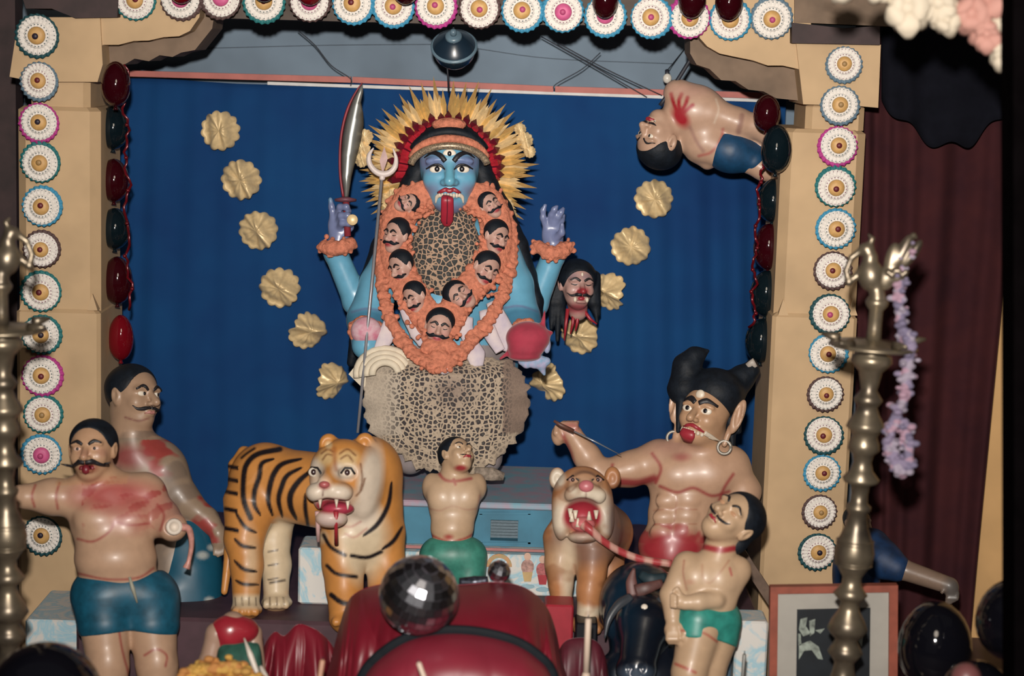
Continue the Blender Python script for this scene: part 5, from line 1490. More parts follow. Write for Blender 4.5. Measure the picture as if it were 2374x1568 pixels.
def man_hanging():
    f = Fig(1620, 310, 6.72); s = f.s; p = f.p
    root = thing('man_statue', f.wp(1640, 400, 0), 'clay man in blue shorts hung sideways head down at the upper right', 'statue')
    S = SDF(); K = 16 * s
    H = Head(f, 1528, 322, 14, 128, yaw=50, pitch=-4, roll=164)
    H.build(S, nose=1.0, earscale=1.15, jaw=1.06)
    S.cone(p(1556, 286, 0), p(1590, 262, 0), 36 * s, 40 * s, 12 * s)
    S.cone(p(1570, 216, 0), p(1592, 270, 0), 32 * s, 36 * s, 16 * s)
    S.ell(p(1618, 256, 4), (72 * s, 58 * s, 48 * s), 22 * s, A=np.array(((.88, -.47, 0), (.47, .88, 0), (0, 0, 1))))
    S.ell(p(1636, 330, 0), (56 * s, 50 * s, 44 * s), 20 * s)
    S.chain([p(1652, 262, 10), p(1710, 284, 10), p(1748, 292, 6), p(1800, 318, 0)], [36 * s, 33 * s, 27 * s, 30 * s], 10 * s)
    S.ell(p(1822, 326, 0), (22 * s, 18 * s, 16 * s), 8 * s)
    S.ell(p(1686, 348, 0), (56 * s, 44 * s, 42 * s), 18 * s)
    S.chain([p(1700, 350, 0), p(1770, 392, 0), p(1850, 412, -6)], [36 * s, 26 * s, 20 * s], 10 * s); S.chain([p(1700, 340, -20), p(1780, 352, -25), p(1850, 366, -30)], [36 * s, 28 * s, 22 * s], 10 * s)
    S.chain([p(1584, 310, -16), p(1612, 352, -10), p(1640, 376, -10)], [24 * s, 20 * s, 18 * s], 10 * s)
    def paint(P):
        P.blob(1578, 272, 16, 26, c3(166, 32, 44), .4, 1, -35)
        for l in ([(1572, 262), (1562, 240), (1556, 218)], [(1576, 256), (1574, 234), (1580, 218)], [(1582, 256), (1590, 240), (1594, 226)], [(1584, 262), (1598, 250), (1606, 244)]): P.line(l, 9, c3(166, 40, 48), 2.5)
        P.line([(1660, 230), (1666, 255), (1656, 285)], 4, c3(214, 190, 168), 2); P.line([(1720, 268), (1716, 290), (1712, 306)], 12, c3(146, 108, 98), 3, .7)
        P.line([(1600, 296), (1616, 330), (1630, 350)], 8, c3(150, 110, 102), 3, .6); P.line([(1620, 362), (1650, 352), (1672, 320), (1676, 300)], 6, c3(178, 90, 84), 3, .8)
        P.blob(1590, 210, 50, 16, c3(206, 160, 146), .6, .5)
    body(f, S, 3.0, root, 'body', None, c3(198, 162, 138), paint)
    eyes(H, S, root, .03, .28, (.16, .085, .06), .055); brows(H, S, root, [(.10, .18), (.28, .30), (.52, .22)], [.035, .05, .02]); lips(H, S, root, -.55, .2, .075)
    moustache(H, S, root, ((.03, -.40), (.22, -.42), (.40, -.38)), (.03, .05, .015))
    part('white_stick', H.line(S, [(-.30, -.52), (-.30, -.53)], [.07, .07], .1), m_tooth, root)
    Q = SDF(); H.hair(Q, .62, -.10, 1.03); body(f, Q, 3, root, 'hair', m_hair)
    Q = SDF(); Q.ell(p(1688, 350, 0), (60 * s, 50 * s, 48 * s), 0, A=np.array(((.9, -.43, 0), (.43, .9, 0), (0, 0, 1)))); Q.cone(p(1700, 350, 0), p(1745, 372, 0), 44 * s, 32 * s, 12 * s); Q.cone(p(1700, 342, -20), p(1755, 350, -25), 42 * s, 32 * s, 12 * s)
    Q.ell(p(1612, 300, 0), (66 * s, 74 * s, 90 * s), 4 * s, 's', A=np.array(((.9, -.43, 0), (.43, .9, 0), (0, 0, 1))))
    body(f, Q, 3, root, 'shorts', mat('blue_shorts_paint', (18, 66, 102), .5, var=.2, scale=26))
man_hanging()

# ================================================================== horned demon
def demon():
    f = Fig(1590, 1080, 6.27); s = f.s; p = f.p
    root = thing('demon_statue', f.W(f.foot(1560, ZP, -30)), 'bare-chested demon statue with big ears, horned black hair and tongue out', 'statue')
    S = SDF(); K = 20 * s
    H = Head(f, 1634, 962, 40, 150, yaw=-24, pitch=4, roll=-11)
    H.build(S, ears=0, nose=1.25, mouth=0, jaw=1.14, cheeks=1.3)
    for q, x in ((-1, -1.02), (1, 1.04)):
        H.ell(S, (x * 1.04, .12, .0), (.18, .56, .16), .06, rz=-10 * q); H.ell(S, (x * 1.04 + .05 * q, .14, .12), (.09, .40, .10), .05, 's')
        H.cone(S, (x * .86, -.25, -.06), (x * .80, -.78, -.02), .09, .09, .06)
    S.cone(p(1632, 1010, 10), p(1625, 1060, 0), 52 * s, 58 * s, K)
    S.cone(p(1530, 1070, 0), p(1690, 1082, 0), 48 * s, 48 * s, 26 * s)
    for x in (1566, 1648): S.ell(p(x, 1100, 34), (54 * s, 44 * s, 30 * s), 18 * s)
    S.ell(p(1605, 1115, 0), (104 * s, 74 * s, 56 * s), 26 * s)
    S.ell(p(1580, 1195, 4), (78 * s, 84 * s, 50 * s), 24 * s)
    for i, (x, y) in enumerate(((1545, 1162), (1596, 1160), (1538, 1200), (1592, 1196), (1534, 1232), (1586, 1230))): S.ell(p(x, y, 46), (25 * s, 18 * s, 12 * s), 10 * s)
    S.ell(p(1562, 1262, 0), (82 * s, 56 * s, 56 * s), 22 * s)
    S.chain([p(1530, 1066, 0), p(1462, 1088, 10), p(1392, 1102, 24), p(1360, 1058, 34), p(1330, 1014, 44)], [46 * s, 40 * s, 33 * s, 30 * s, 24 * s], 14 * s)
    # fist round the sword hilt
    S.ell(p(1316, 1002, 48), (30 * s, 24 * s, 20 * s), 8 * s); S.ell(p(1294, 1010, 48), (16 * s, 24 * s, 18 * s), 6 * s)
    for i in range(4): S.chain([p(1304 + 10 * i, 992, 60), p(1304 + 10 * i, 984, 54), p(1308 + 10 * i, 980, 44)], [7 * s, 6.5 * s, 5.5 * s], 3 * s)
    S.chain([p(1300, 1016, 60), p(1290, 1004, 66), p(1290, 990, 62)], [8 * s, 7 * s, 5.5 * s], 3 * s)
    S.chain([p(1690, 1084, 0), p(1724, 1140, -6), p(1700, 1220, 10)], [46 * s, 38 * s, 30 * s], 14 * s)
    S.chain([p(1555, 1290, -10), p(1545, 1380, -20), f.foot(1545, ZP, -20) + (0, 10 * s, 0)], [70 * s, 56 * s, 44 * s], 16 * s)
    def paint(P):
        P.blob(1555, 1272, 92, 40, c3(166, 50, 58), .35); P.speck(c3(166, 56, 60), 70, .0, .8, 5, (P.y > 1215) * (P.y < 1260) * 1.0)
        for l in ([(1530, 1128), (1570, 1142), (1608, 1132), (1650, 1150), (1690, 1140)], [(1512, 1052), (1532, 1085), (1520, 1120)], [(1700, 1100), (1680, 1130), (1668, 1160)], [(1420, 1078), (1415, 1100)]): P.line(l, 7, c3(158, 60, 62), 3, .85)
        P.line([(1440, 1118), (1480, 1120), (1516, 1110)], 18, c3(150, 46, 54), 5, .9); P.line([(1306, 1010), (1322, 1050), (1330, 1086)], 10, c3(156, 56, 58), 4, .8); P.blob(1325, 992, 22, 14, c3(186, 110, 108), .5, .7)
        P.line([(1570, 1150), (1566, 1190), (1560, 1240)], 3, c3(174, 120, 96), 2, .8)
        for y in (1180, 1214): P.line([(1515, y + 4), (1565, y), (1615, y + 2)], 3, c3(174, 120, 96), 2, .8)
        P.blob(1580, 1060, 18, 9, c3(160, 70, 74), .6, .7); P.blob(1560, 1035, 60, 20, c3(176, 130, 120), .7, .5)
        h = H.loc(P.V); P.apply((np.abs(h[:, 0]) < .8) * (np.abs(h[:, 1]) < 1.0) * (h[:, 2] > -.2) * .4, c3(196, 152, 110))
    body(f, S, 3.3, root, 'body', None, c3(196, 158, 130), paint)
    eyes(H, S, root, .05, .30, (.19, .12, .08), .07, only=(-1, 1))
    brows(H, S, root, [(.06, .24), (.26, .34), (.56, .26)], [.08, .11, .05])
    part('lips', H.line(S, [(-.34, -.52), (0, -.46), (.34, -.58)], [.04, .07, .04], .0), m_lip, root)
    for i in range(7): part('tooth', H.dot(S, -.30 + .10 * i, -.60 - .012 * i, (.06, .07, .05), .02), m_tooth, root)
    for q in (-1, 1): part('fang', H.line(S, [(q * .36, -.60), (q * .50, -.66), (q * .62, -.74)], [.08, .07, .015], .03), m_tooth, root)
    V, F = tube([H.on(S, -.08, -.60, .0), H.on(S, -.10, -.78, .12), H.on(S, -.12, -.96, .10)], np.array([.22, .27, .16]) * H.u, 12, .35, H.R[:, 2]); part('tongue', (f.W(V), F), m_lip, root)
    for q in (-1, 1):
        c = f.W(H.P(q * .86, -.88, 0)); rg = [c + (f.X * math.cos(t) + f.U * math.sin(t)) * 15 * s for t in np.linspace(0, 6.283, 20)]
        part('ear_ring', tube(rg, 3.6 * s, 8), mat('pale_ring', (150, 144, 134), .4, .3), root)
    Q = SDF()
    H.ell(Q, (.06, .74, -.25), (.90, .78, .85), 0)
    Q.chain([p(1590, 900, 10), p(1592, 850, 10), p(1612, 826, 10), p(1640, 814, 10)], [44 * s, 30 * s, 20 * s, 5 * s], 16 * s)
    Q.chain([p(1690, 905, 0), p(1722, 875, 0), p(1742, 858, 0), p(1744, 842, 0)], [44 * s, 28 * s, 17 * s, 10 * s], 14 * s)
    for x0, y0, x1, y1, r in ((1580, 930, 1572, 1000, 9), (1690, 950, 1698, 1030, 12), (1700, 930, 1712, 1000, 12), (1590, 930, 1584, 945, 8)): Q.cone(p(x0, y0, 30 if x0 < 1600 else 10), p(x1, y1, 30 if x0 < 1600 else 10), r * s * 1.5, r * s * .6, 5 * s)
    H.ell(Q, (0, -.50, .78), (.80, .88, .80), .06, 's')
    body(f, Q, 3.2, root, 'hair', m_hair)
    part('horn_tip', tube([f.wp(1734, 850, 12), f.wp(1745, 840, 14), f.wp(1752, 852, 14)], [9 * s, 10 * s, 5 * s], 10), mat('pale_horn', (176, 166, 156), .5), root)
    part('forehead_jewel', H.dot(S, .0, .52, (.15, .15, .08), .0), m_tooth, root)
demon()
f = Fig(1370, 1030, 6.1)
sw = thing('short_sword', f.wp(1340, 1010, 0), 'thin steel sword gripped in the fist of the horned demon', 'sword')
part('blade', tube([f.wp(1330, 1000, -6), f.wp(1380, 1024, -10), f.wp(1440, 1056, -16)], [4 * f.s, 5 * f.s, 2 * f.s], 8, .4), mat('steel_blade', (150, 156, 164), .3, .5), sw)
part('hilt', tube([f.wp(1284, 976, 0), f.wp(1300, 986, 0), f.wp(1330, 1000, -6)], [3 * f.s, 5 * f.s, 5 * f.s], 8), mat('brown_hilt', (92, 60, 50), .5), sw)

# ================================================================== tiger
OR, CR, BK = c3(202, 138, 72), c3(216, 196, 164), c3(28, 22, 26)
def tiger():
    f = Fig(735, 1180, 6.0); s = f.s; p = f.p
    root = thing('tiger_statue', f.W(f.foot(720, ZP, 0)), 'standing painted tiger statue with striped orange coat and open red mouth', 'statue')
    S = SDF(); K = 30 * s
    S.ell(p(612, 1122, -40), (76 * s, 92 * s, 66 * s), 0)
    S.cone(p(620, 1118, -40), p(820, 1150, 40), 82 * s, 90 * s, K)
    S.ell(p(848, 1190, 60), (86 * s, 128 * s, 80 * s), K); S.ell(p(858, 1100, 70), (70 * s, 80 * s, 66 * s), K)
    S.cone(p(850, 1090, 90), p(808, 1110, 140), 72 * s, 66 * s, K)
    # head
    c = (795, 1098)
    S.ell(p(795, 1092, 150), (72 * s, 72 * s, 62 * s), 16 * s)
    S.ell(p(842, 1120, 140), (38 * s, 78 * s, 44 * s), 20 * s); S.ell(p(742, 1120, 140), (22 * s, 60 * s, 36 * s), 16 * s)
    S.cone(p(772, 1098, 196), p(756, 1120, 232), 26 * s, 19 * s, 14 * s)
    S.ell(p(736, 1142, 214), (26 * s, 22 * s, 30 * s), 10 * s); S.ell(p(784, 1142, 216), (33 * s, 23 * s, 30 * s), 10 * s)
    S.ell(p(768, 1178, 214), (46 * s, 22 * s, 40 * s), 6 * s, 's')
    S.ell(p(768, 1202, 196), (36 * s, 22 * s, 30 * s), 12 * s)
    for x, w in ((728, 196), (806, 190)): S.ell(p(x, 1096, w + 26), (20 * s, 14 * s, 18 * s), 8 * s, 's')
    for x, y, w in ((762, 1030, 140), (846, 1028, 126)):
        S.ell(p(x, y, w), (22 * s, 24 * s, 14 * s), 10 * s); S.ell(p(x - 2, y + 2, w + 16), (12 * s, 14 * s, 10 * s), 6 * s, 's')
    # legs
    def leg(pts, R, paw, z=ZP):
        px_, w = paw
        ft = f.foot(px_, z, w)
        P = [p(*q) for q in pts] + [ft + (0, 18 * s, 0)]
        S.chain(P, [r * s for r in R], 16 * s)
        S.ell(ft + (2 * s, 15 * s, 14 * s), (36 * s, 18 * s, 34 * s), 10 * s)
        for i in range(4): S.ell(ft + ((-22 + 15 * i) * s, 11 * s, (42 - abs(i - 1.5) * 4) * s), (9 * s, 11 * s, 12 * s), 4 * s)
    leg([(582, 1170, -10), (566, 1250, 0), (572, 1310, 10)], [66, 44, 36, 30], (570, 14))
    leg([(640, 1190, -60), (634, 1250, -60), (640, 1310, -50)], [50, 38, 33, 29], (640, -44))
    leg([(795, 1250, 80), (796, 1310, 84), (798, 1360, 88)], [54, 46, 40, 36], (800, 90))
    leg([(890, 1240, 60), (894, 1310, 62), (894, 1360, 64)], [50, 42, 37, 34], (893, 66))
    S.chain([p(566, 1050, -60), p(545, 1080, -60), p(541, 1170, -50), p(532, 1280, -40), p(520, 1372, -30)], [16 * s, 15 * s, 13 * s, 12 * s, 8 * s], 8 * s)
    St = [[(649, 1042), (598, 1053), (573, 1075), (565, 1106), (565, 1160), (581, 1202)], [(635, 1064), (607, 1075), (601, 1106), (590, 1140), (590, 1171), (604, 1196)], [(700, 1064), (657, 1075), (637, 1095), (626, 1126), (622, 1162), (632, 1196)], [(700, 1084), (666, 1103), (652, 1132), (646, 1162), (655, 1200)], [(724, 1090), (694, 1115), (674, 1146), (674, 1176), (688, 1206)], [(708, 1145), (708, 1182), (716, 1230)], [(545, 1186), (567, 1221), (595, 1236)], [(543, 1249), (562, 1266), (594, 1271)], [(543, 1300), (565, 1320), (596, 1326)], [(545, 1345), (565, 1355), (600, 1356)], [(908, 1118), (900, 1171), (875, 1216), (842, 1243)], [(934, 1220), (912, 1255), (886, 1274)], [(750, 1241), (767, 1269), (800, 1288)], [(758, 1312), (781, 1331), (826, 1338)], [(768, 1380), (789, 1396), (810, 1402)], [(815, 1289), (851, 1293), (884, 1280)], [(560, 1062), (572, 1052), (590, 1040)]]
    SWd = [13, 12, 13, 12, 14, 10, 9, 9, 9, 8, 11, 10, 9, 9, 12, 9, 6]
    def paint(P):
        z = P.V[:, 2] / s
        fr = z > 20
        P.blob(640, 1300, 46, 110, CR, .25, 1, 0, (z < 10) * (P.y > 1215)); P.line([(650, 1215), (700, 1232), (745, 1245)], 26, CR, 8, .9)
        P.blob(838, 1240, 58, 70, CR, .35, 1.0, 0, fr); P.blob(842, 1290, 40, 60, CR, .4, .9, 0, fr)
        for x in (570, 640): P.blob(x, 1396, 60, 16, CR, .4)
        P.blob(585, 1300, 14, 60, CR, .6, .6)
        P.blob(858, 1118, 28, 84, c3(222, 206, 186), .3, 1, 8, (z > 60)); P.blob(838, 1195, 42, 36, c3(222, 206, 186), .4, 1, 0, z > 60)
        P.blob(736, 1150, 34, 46, c3(222, 206, 186), .35, 1, 0, z > 100); P.blob(784, 1146, 36, 22, c3(222, 206, 186), .3, 1, 0, z > 100)
        P.blob(800, 1090, 28, 24, c3(222, 206, 186), .3, 1, 0, z > 100); P.blob(734, 1086, 18, 24, c3(222, 206, 186), .3, 1, 0, z > 100)
        P.blob(806, 1062, 26, 18, c3(214, 182, 130), .4, .9, 0, z > 100); P.blob(756, 1062, 20, 18, c3(214, 182, 130), .4, .9, 0, z > 100)
        P.blob(766, 1204, 36, 20, c3(210, 186, 176), .3, 1, 0, z > 100)
        P.blob(768, 1174, 42, 17, c3(176, 60, 74), .25, 1, 0, z > 100); P.blob(752, 1127, 13, 8, c3(184, 92, 90), .4, 1, 0, z > 150)
        for l in ([(748, 1066), (758, 1054), (770, 1056)], [(745, 1052), (760, 1042), (772, 1048)], [(788, 1052), (806, 1042), (824, 1056)], [(790, 1064), (806, 1056), (818, 1070)], [(836, 1076), (840, 1110), (836, 1136)], [(826, 1150), (838, 1136), (846, 1110)]): P.line(l, 4, c3(120, 76, 46), 2, .9, False, z > 100)
        P.line([(775, 1040), (776, 1070), (780, 1090)], 8, c3(156, 90, 52), 4, .7, False, z > 100)
        for l in ([(800, 1238), (822, 1246), (850, 1226)], [(782, 1216), (812, 1222), (836, 1210)]): P.line(l, 4, c3(176, 104, 98), 3, .7, False, z > 60)
        P.line([(752, 1122), (748, 1150)], 3, c3(120, 80, 76), 1.5, .9, False, z > 150)
        for i, (l, w) in enumerate(zip(St, SWd)): P.line(l, w, BK, 2.2, 1, i < 12 and i > 0, (z < 100) * 1.0 if i not in (10, 11, 12, 13, 14, 15) else (z > 30) * 1.0)
        for y in (1080, 1110, 1140, 1180, 1225): P.line([(522, y), (552, y + 6)], 10, BK, 2, 1, False, P.x < 552)
        for q in range(8): P.line([(545 + 16 * q, 1386), (546 + 16 * q, 1404)], 3, c3(70, 50, 40), 1.5, .8, False, P.y > 1380)
        for y in (1280, 1312, 1345): P.line([(622, y), (644, y - 4)], 4, BK, 1.5, .8, False, z < 0)
        P.line([(626, 1352), (660, 1346)], 5, BK, 2, .9, False, z < 0)
        P.blob(762, 1032, 8, 9, c3(214, 182, 136), .4, 1, 0, z > 130)
    body(f, S, 3.3, root, 'body', painted('tiger_enamel', .45, .05, gain=.88), OR, paint)
    A = np.array((f.X, f.U, f.D))
    def on(px, py, off=0):
        w = np.linspace(300, 60, 180); P = np.array([p(px, py, q) for q in w]); fv = S.eval(P); i = int(np.argmax(fv < 0)); return f.wp(px, py, w[i] + off)
    for x, y in ((728, 1095), (806, 1096)):
        e = part('eye', ellmesh(on(x, y, -2), np.array((13, 11, 8)) * s, A), m_eye, root); part('pupil', ellmesh(on(x - 1, y, 5), np.array((6.5, 7, 4)) * s, A), mat('brown_iris', (58, 40, 40), .2), e)
        part('eyelid', tube([on(x - 16, y + 2, 2), on(x - 6, y - 11, 4), on(x + 8, y - 10, 4), on(x + 17, y + 4, 2)], 2.6 * s, 6), m_brow, root)
    part('nose', ellmesh(on(752, 1124, 0), np.array((12, 8, 8)) * s, A), mat('tiger_nose', (176, 92, 92), .4), root)
    part('tongue', ellmesh(f.wp(784, 1180, 196), np.array((36, 15, 26)) * s, A), mat('tiger_tongue', (170, 58, 78), .35), root)
    for x, y in ((780, 1164), (806, 1168), (742, 1164)): part('fang', tube([f.wp(x, y - 6, 226), f.wp(x, y + 14, 226)], [5 * s, 1 * s], 8), m_tooth, root)
    part('drool', tube([f.wp(779, 1186, 226), f.wp(779, 1220, 214), f.wp(780, 1262, 180)], [6 * s, 4 * s, 5 * s], 8), m_redp, root)
    part('drool', tube([f.wp(735, 1186, 200), f.wp(737, 1222, 190), f.wp(738, 1256, 180)], [5 * s, 5 * s, 4 * s], 8), mat('pink_saliva', (198, 160, 156), .35), root)
tiger()

# ================================================================== lion
def lion():
    f = Fig(1350, 1200, 5.95); s = f.s; p = f.p
    root = thing('lion_statue', f.W(f.foot(1340, ZP, -20)), 'roaring lion statue with wide open red mouth beside the pedestal', 'statue')
    S = SDF(); K = 24 * s
    S.ell(p(1350, 1160, 60), (70 * s, 78 * s, 58 * s), 0)
    S.ell(p(1356, 1250, 0), (74 * s, 86 * s, 60 * s), K); S.cone(p(1360, 1220, -20), p(1402, 1236, -120), 82 * s, 68 * s, K)
    S.cone(p(1355, 1130, 104), p(1358, 1140, 122), 34 * s, 26 * s, 14 * s)
    S.ell(p(1336, 1148, 120), (27 * s, 20 * s, 20 * s), 10 * s); S.ell(p(1380, 1150, 120), (25 * s, 20 * s, 20 * s), 10 * s)
    S.ell(p(1350, 1198, 130), (48 * s, 42 * s, 60 * s), 8 * s, 's')
    S.ell(p(1352, 1246, 92), (34 * s, 14 * s, 30 * s), 12 * s)
    for q in (-1, 1): S.ell(p(1352 + q * 52, 1200, 80), (20 * s, 52 * s, 26 * s), 14 * s)
    for x, w in ((1328, 122), (1386, 122)): S.ell(p(x, 1114, w + 4), (15 * s, 9 * s, 14 * s), 6 * s, 's')
    for x, y in ((1292, 1110), (1420, 1108)): S.ell(p(x, y, 30), (19 * s, 26 * s, 14 * s), 8 * s); S.ell(p(x, y + 2, 46), (10 * s, 15 * s, 8 * s), 5 * s, 's')
    def leg(pts, R, px_, w):
        ft = f.foot(px_, ZP, w); P = [p(*q) for q in pts] + [ft + (0, 16 * s, 0)]
        S.chain(P, [r * s for r in R], 14 * s); S.ell(ft + (0, 14 * s, 14 * s), (36 * s, 17 * s, 32 * s), 10 * s)
        for i in range(4): S.ell(ft + ((-22 + 15 * i) * s, 10 * s, (40 - abs(i - 1.5) * 4) * s), (9 * s, 11 * s, 12 * s), 4 * s)
    leg([(1302, 1250, 10), (1298, 1310, 14), (1300, 1350, 16)], [44, 33, 27, 23], 1303, 16)
    leg([(1375, 1280, 30), (1372, 1330, 38), (1366, 1370, 42)], [42, 31, 27, 26], 1362, 44)
    leg([(1408, 1260, -110), (1412, 1330, -110)], [46, 34, 26], 1412, -110)
    def paint(P):
        z = P.V[:, 2] / s
        P.blob(1352, 1165, 46, 60, c3(208, 178, 152), .4, .9, 0, z > 40)
        P.blob(1335, 1152, 30, 20, c3(220, 206, 184), .3, 1, 0, z > 60); P.blob(1382, 1154, 28, 20, c3(220, 206, 184), .3, 1, 0, z > 60)
        for q in (-1, 1): P.blob(1352 + q * 54, 1205, 20, 46, c3(218, 202, 180), .4, 1, 0, z > 30)
        P.blob(1352, 1248, 36, 16, c3(216, 190, 170), .3, 1, 0, z > 30)
        P.blob(1350, 1198, 45, 38, c3(172, 52, 66), .15, 1, 0, z > 40)
        P.blob(1292, 1110, 18, 24, c3(218, 204, 184), .3, 1, 0, z > 10)
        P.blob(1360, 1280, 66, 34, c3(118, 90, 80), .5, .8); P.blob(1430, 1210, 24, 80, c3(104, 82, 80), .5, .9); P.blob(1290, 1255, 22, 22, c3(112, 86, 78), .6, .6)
        P.blob(1318, 1330, 16, 80, c3(220, 204, 178), .5, .9); P.blob(1300, 1300, 34, 40, c3(206, 178, 144), .5, .6)
        P.blob(1362, 1420, 44, 14, c3(214, 196, 170), .4); P.blob(1303, 1405, 40, 12, c3(214, 196, 170), .4)
        P.line([(1310, 1130), (1322, 1140), (1336, 1128)], 4, c3(150, 110, 90), 2, .7, False, z > 60); P.line([(1358, 1140), (1358, 1156)], 3, c3(130, 90, 84), 1.5, .9, False, z > 80)
        P.speck(c3(150, 96, 60), 50, .3, .5, 12)
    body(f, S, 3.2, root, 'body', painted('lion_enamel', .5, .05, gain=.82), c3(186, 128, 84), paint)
    A = np.array((f.X, f.U, f.D))
    def on(px, py, off=0):
        w = np.linspace(220, 20, 160); P = np.array([p(px, py, q) for q in w]); fv = S.eval(P); i = int(np.argmax(fv < 0)); return f.wp(px, py, w[i] + off)
    for x in (1328, 1386):
        e = part('eye', ellmesh(on(x, 1113, -1), np.array((10, 6, 5)) * s, A), mat('pinkish_eye', (176, 140, 128), .4), root); part('pupil', ellmesh(on(x, 1113, 3), np.array((4.5, 4.5, 3)) * s, A), mat('brown_iris', (58, 40, 40), .2), e)
        part('eyelid', tube([on(x - 14, 1114, 2), on(x, 1103, 3), on(x + 14, 1114, 2)], 2.4 * s, 6), m_brow, root)
    part('nose', ellmesh(on(1359, 1128, 0), np.array((17, 14, 10)) * s, A), mat('pink_nose', (196, 112, 118), .4), root)
    part('tongue', ellmesh(f.wp(1352, 1216, 92), np.array((28, 18, 26)) * s, A), mat('pink_tongue', (196, 110, 112), .35), root)
    for x, y, d in ((1322, 1180, 1), (1334, 1184, 1), (1382, 1184, 1), (1326, 1210, -1), (1366, 1206, -1), (1340, 1222, -1)): part('fang', tube([f.wp(x, y, 110), f.wp(x, y + 20 * d, 112)], [6.5 * s, 2 * s], 8), m_tooth, root)
lion()
f = Fig(1450, 1280, 5.82)
P = smoothpath([np.array(q, float) for q in [(1352, 1216, 40), (1372, 1232, 45), (1400, 1256, 30), (1440, 1280, 10), (1490, 1298, 0), (1556, 1308, -10)]], 10)
Vt, Ft = tube([f.wp(*q) for q in P], [12 * f.s, 10 * f.s, 8.5 * f.s, 9 * f.s, 9 * f.s, 9 * f.s], 12)
xs_, _ys = project(Vt)
tt = np.clip(np.sin(xs_ * .16) * 1.5 + .4, 0, 1)[:, None]
tag(part('entrail_rope', (Vt, Ft), painted(), colors=c3(178, 66, 70) * (1 - tt * .75) + c3(216, 176, 160) * tt * .75), 'red and pale twisted entrail rope running from the lion mouth to the right', 'rope')

# ================================================================== black buffalo
def buffalo():
    f = Fig(1480, 1430, 5.70); s = f.s; p = f.p
    root = thing('buffalo_statue', f.W(f.foot(1490, ZS, 0)), 'glossy black buffalo statue crouching between the lion and the man in green shorts', 'statue')
    S = SDF(); K = 26 * s
    S.ell(p(1480, 1400, -60), (92 * s, 96 * s, 80 * s), 0); S.cone(p(1490, 1400, -60), p(1500, 1560, -30), 86 * s, 84 * s, K)
    S.ell(p(1496, 1440, 40), (66 * s, 64 * s, 56 * s), K); S.cone(p(1494, 1450, 60), p(1478, 1540, 96), 54 * s, 42 * s, K); S.ell(p(1474, 1556, 100), (46 * s, 34 * s, 36 * s), 14 * s)
    for x in (1458, 1490): S.ell(p(x, 1552, 138), (8 * s, 10 * s, 8 * s), 4 * s, 's')
    S.ell(p(1418, 1440, -10), (20 * s, 40 * s, 18 * s), 10 * s)
    for q in (-1, 1):
        ft = f.foot(1490 + q * 60, ZS, 30); S.cone(p(1490 + q * 56, 1560, -10), ft + (0, 14 * s, 0), 50 * s, 30 * s, 16 * s); S.ell(ft + (0, 14 * s, 16 * s), (30 * s, 16 * s, 36 * s), 8 * s)
    def paint(P):
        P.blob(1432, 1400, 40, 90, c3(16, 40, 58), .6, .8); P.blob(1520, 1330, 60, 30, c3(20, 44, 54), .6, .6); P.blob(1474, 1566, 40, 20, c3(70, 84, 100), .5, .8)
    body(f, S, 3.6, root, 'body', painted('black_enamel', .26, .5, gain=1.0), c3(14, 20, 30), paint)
    m_h = mat('grey_horn', (62, 66, 72), .35)
    part('horn', tube(smoothpath([f.wp(*q) for q in [(1462, 1388, 60), (1436, 1402, 74), (1412, 1436, 84), (1402, 1480, 88)]], 6), [13 * s, 11 * s, 8 * s, 2 * s], 12), m_h, root)
    part('horn', tube(smoothpath([f.wp(*q) for q in [(1524, 1394, 60), (1550, 1410, 70), (1562, 1440, 76), (1560, 1478, 80)]], 6), [13 * s, 11 * s, 8 * s, 2 * s], 12), m_h, root)
    part('ear', tube(smoothpath([f.wp(*q) for q in [(1468, 1384, 44), (1464, 1350, 42), (1470, 1318, 40)]], 5), [14 * s, 13 * s, 3 * s], 12, .45, f.D), mat('brown_ear', (104, 68, 64), .5), root)
    part('bridle', tube(smoothpath([f.wp(*q) for q in [(1474, 1372, 62), (1500, 1364, 66), (1536, 1352, 54)]], 5), [16 * s, 14 * s, 9 * s], 12, .4, f.D), mat('brown_leather', (92, 60, 56), .5, var=.25, scale=30), root)
    part('cloth_wrap', tube(smoothpath([f.wp(*q) for q in [(1484, 1332, 20), (1510, 1344, 30), (1545, 1338, 20)]], 5), [10 * s, 15 * s, 10 * s], 12, .5, f.D), mat('dark_teal_cloth', (22, 44, 52), .6), root)
    A = np.array((f.X, f.U, f.D))
    e = part('eye', ellmesh(f.wp(1494, 1414, 96), np.array((10, 13, 8)) * s, A), m_eye, root); part('pupil', ellmesh(f.wp(1492, 1416, 102), np.array((4, 5, 3)) * s, A), m_pup, e)
    e = part('eye', ellmesh(f.wp(1540, 1476, 66), np.array((8, 12, 8)) * s, A), m_eye, root)
    part('nose_ring', tube([f.wp(1474, 1562, 132) + (f.X * math.cos(t) + f.U * math.sin(t)) * 13 * s for t in np.linspace(0, 6.283, 18)], 3 * s, 8), mat('steel_rod', (150, 150, 156)), root)
buffalo()

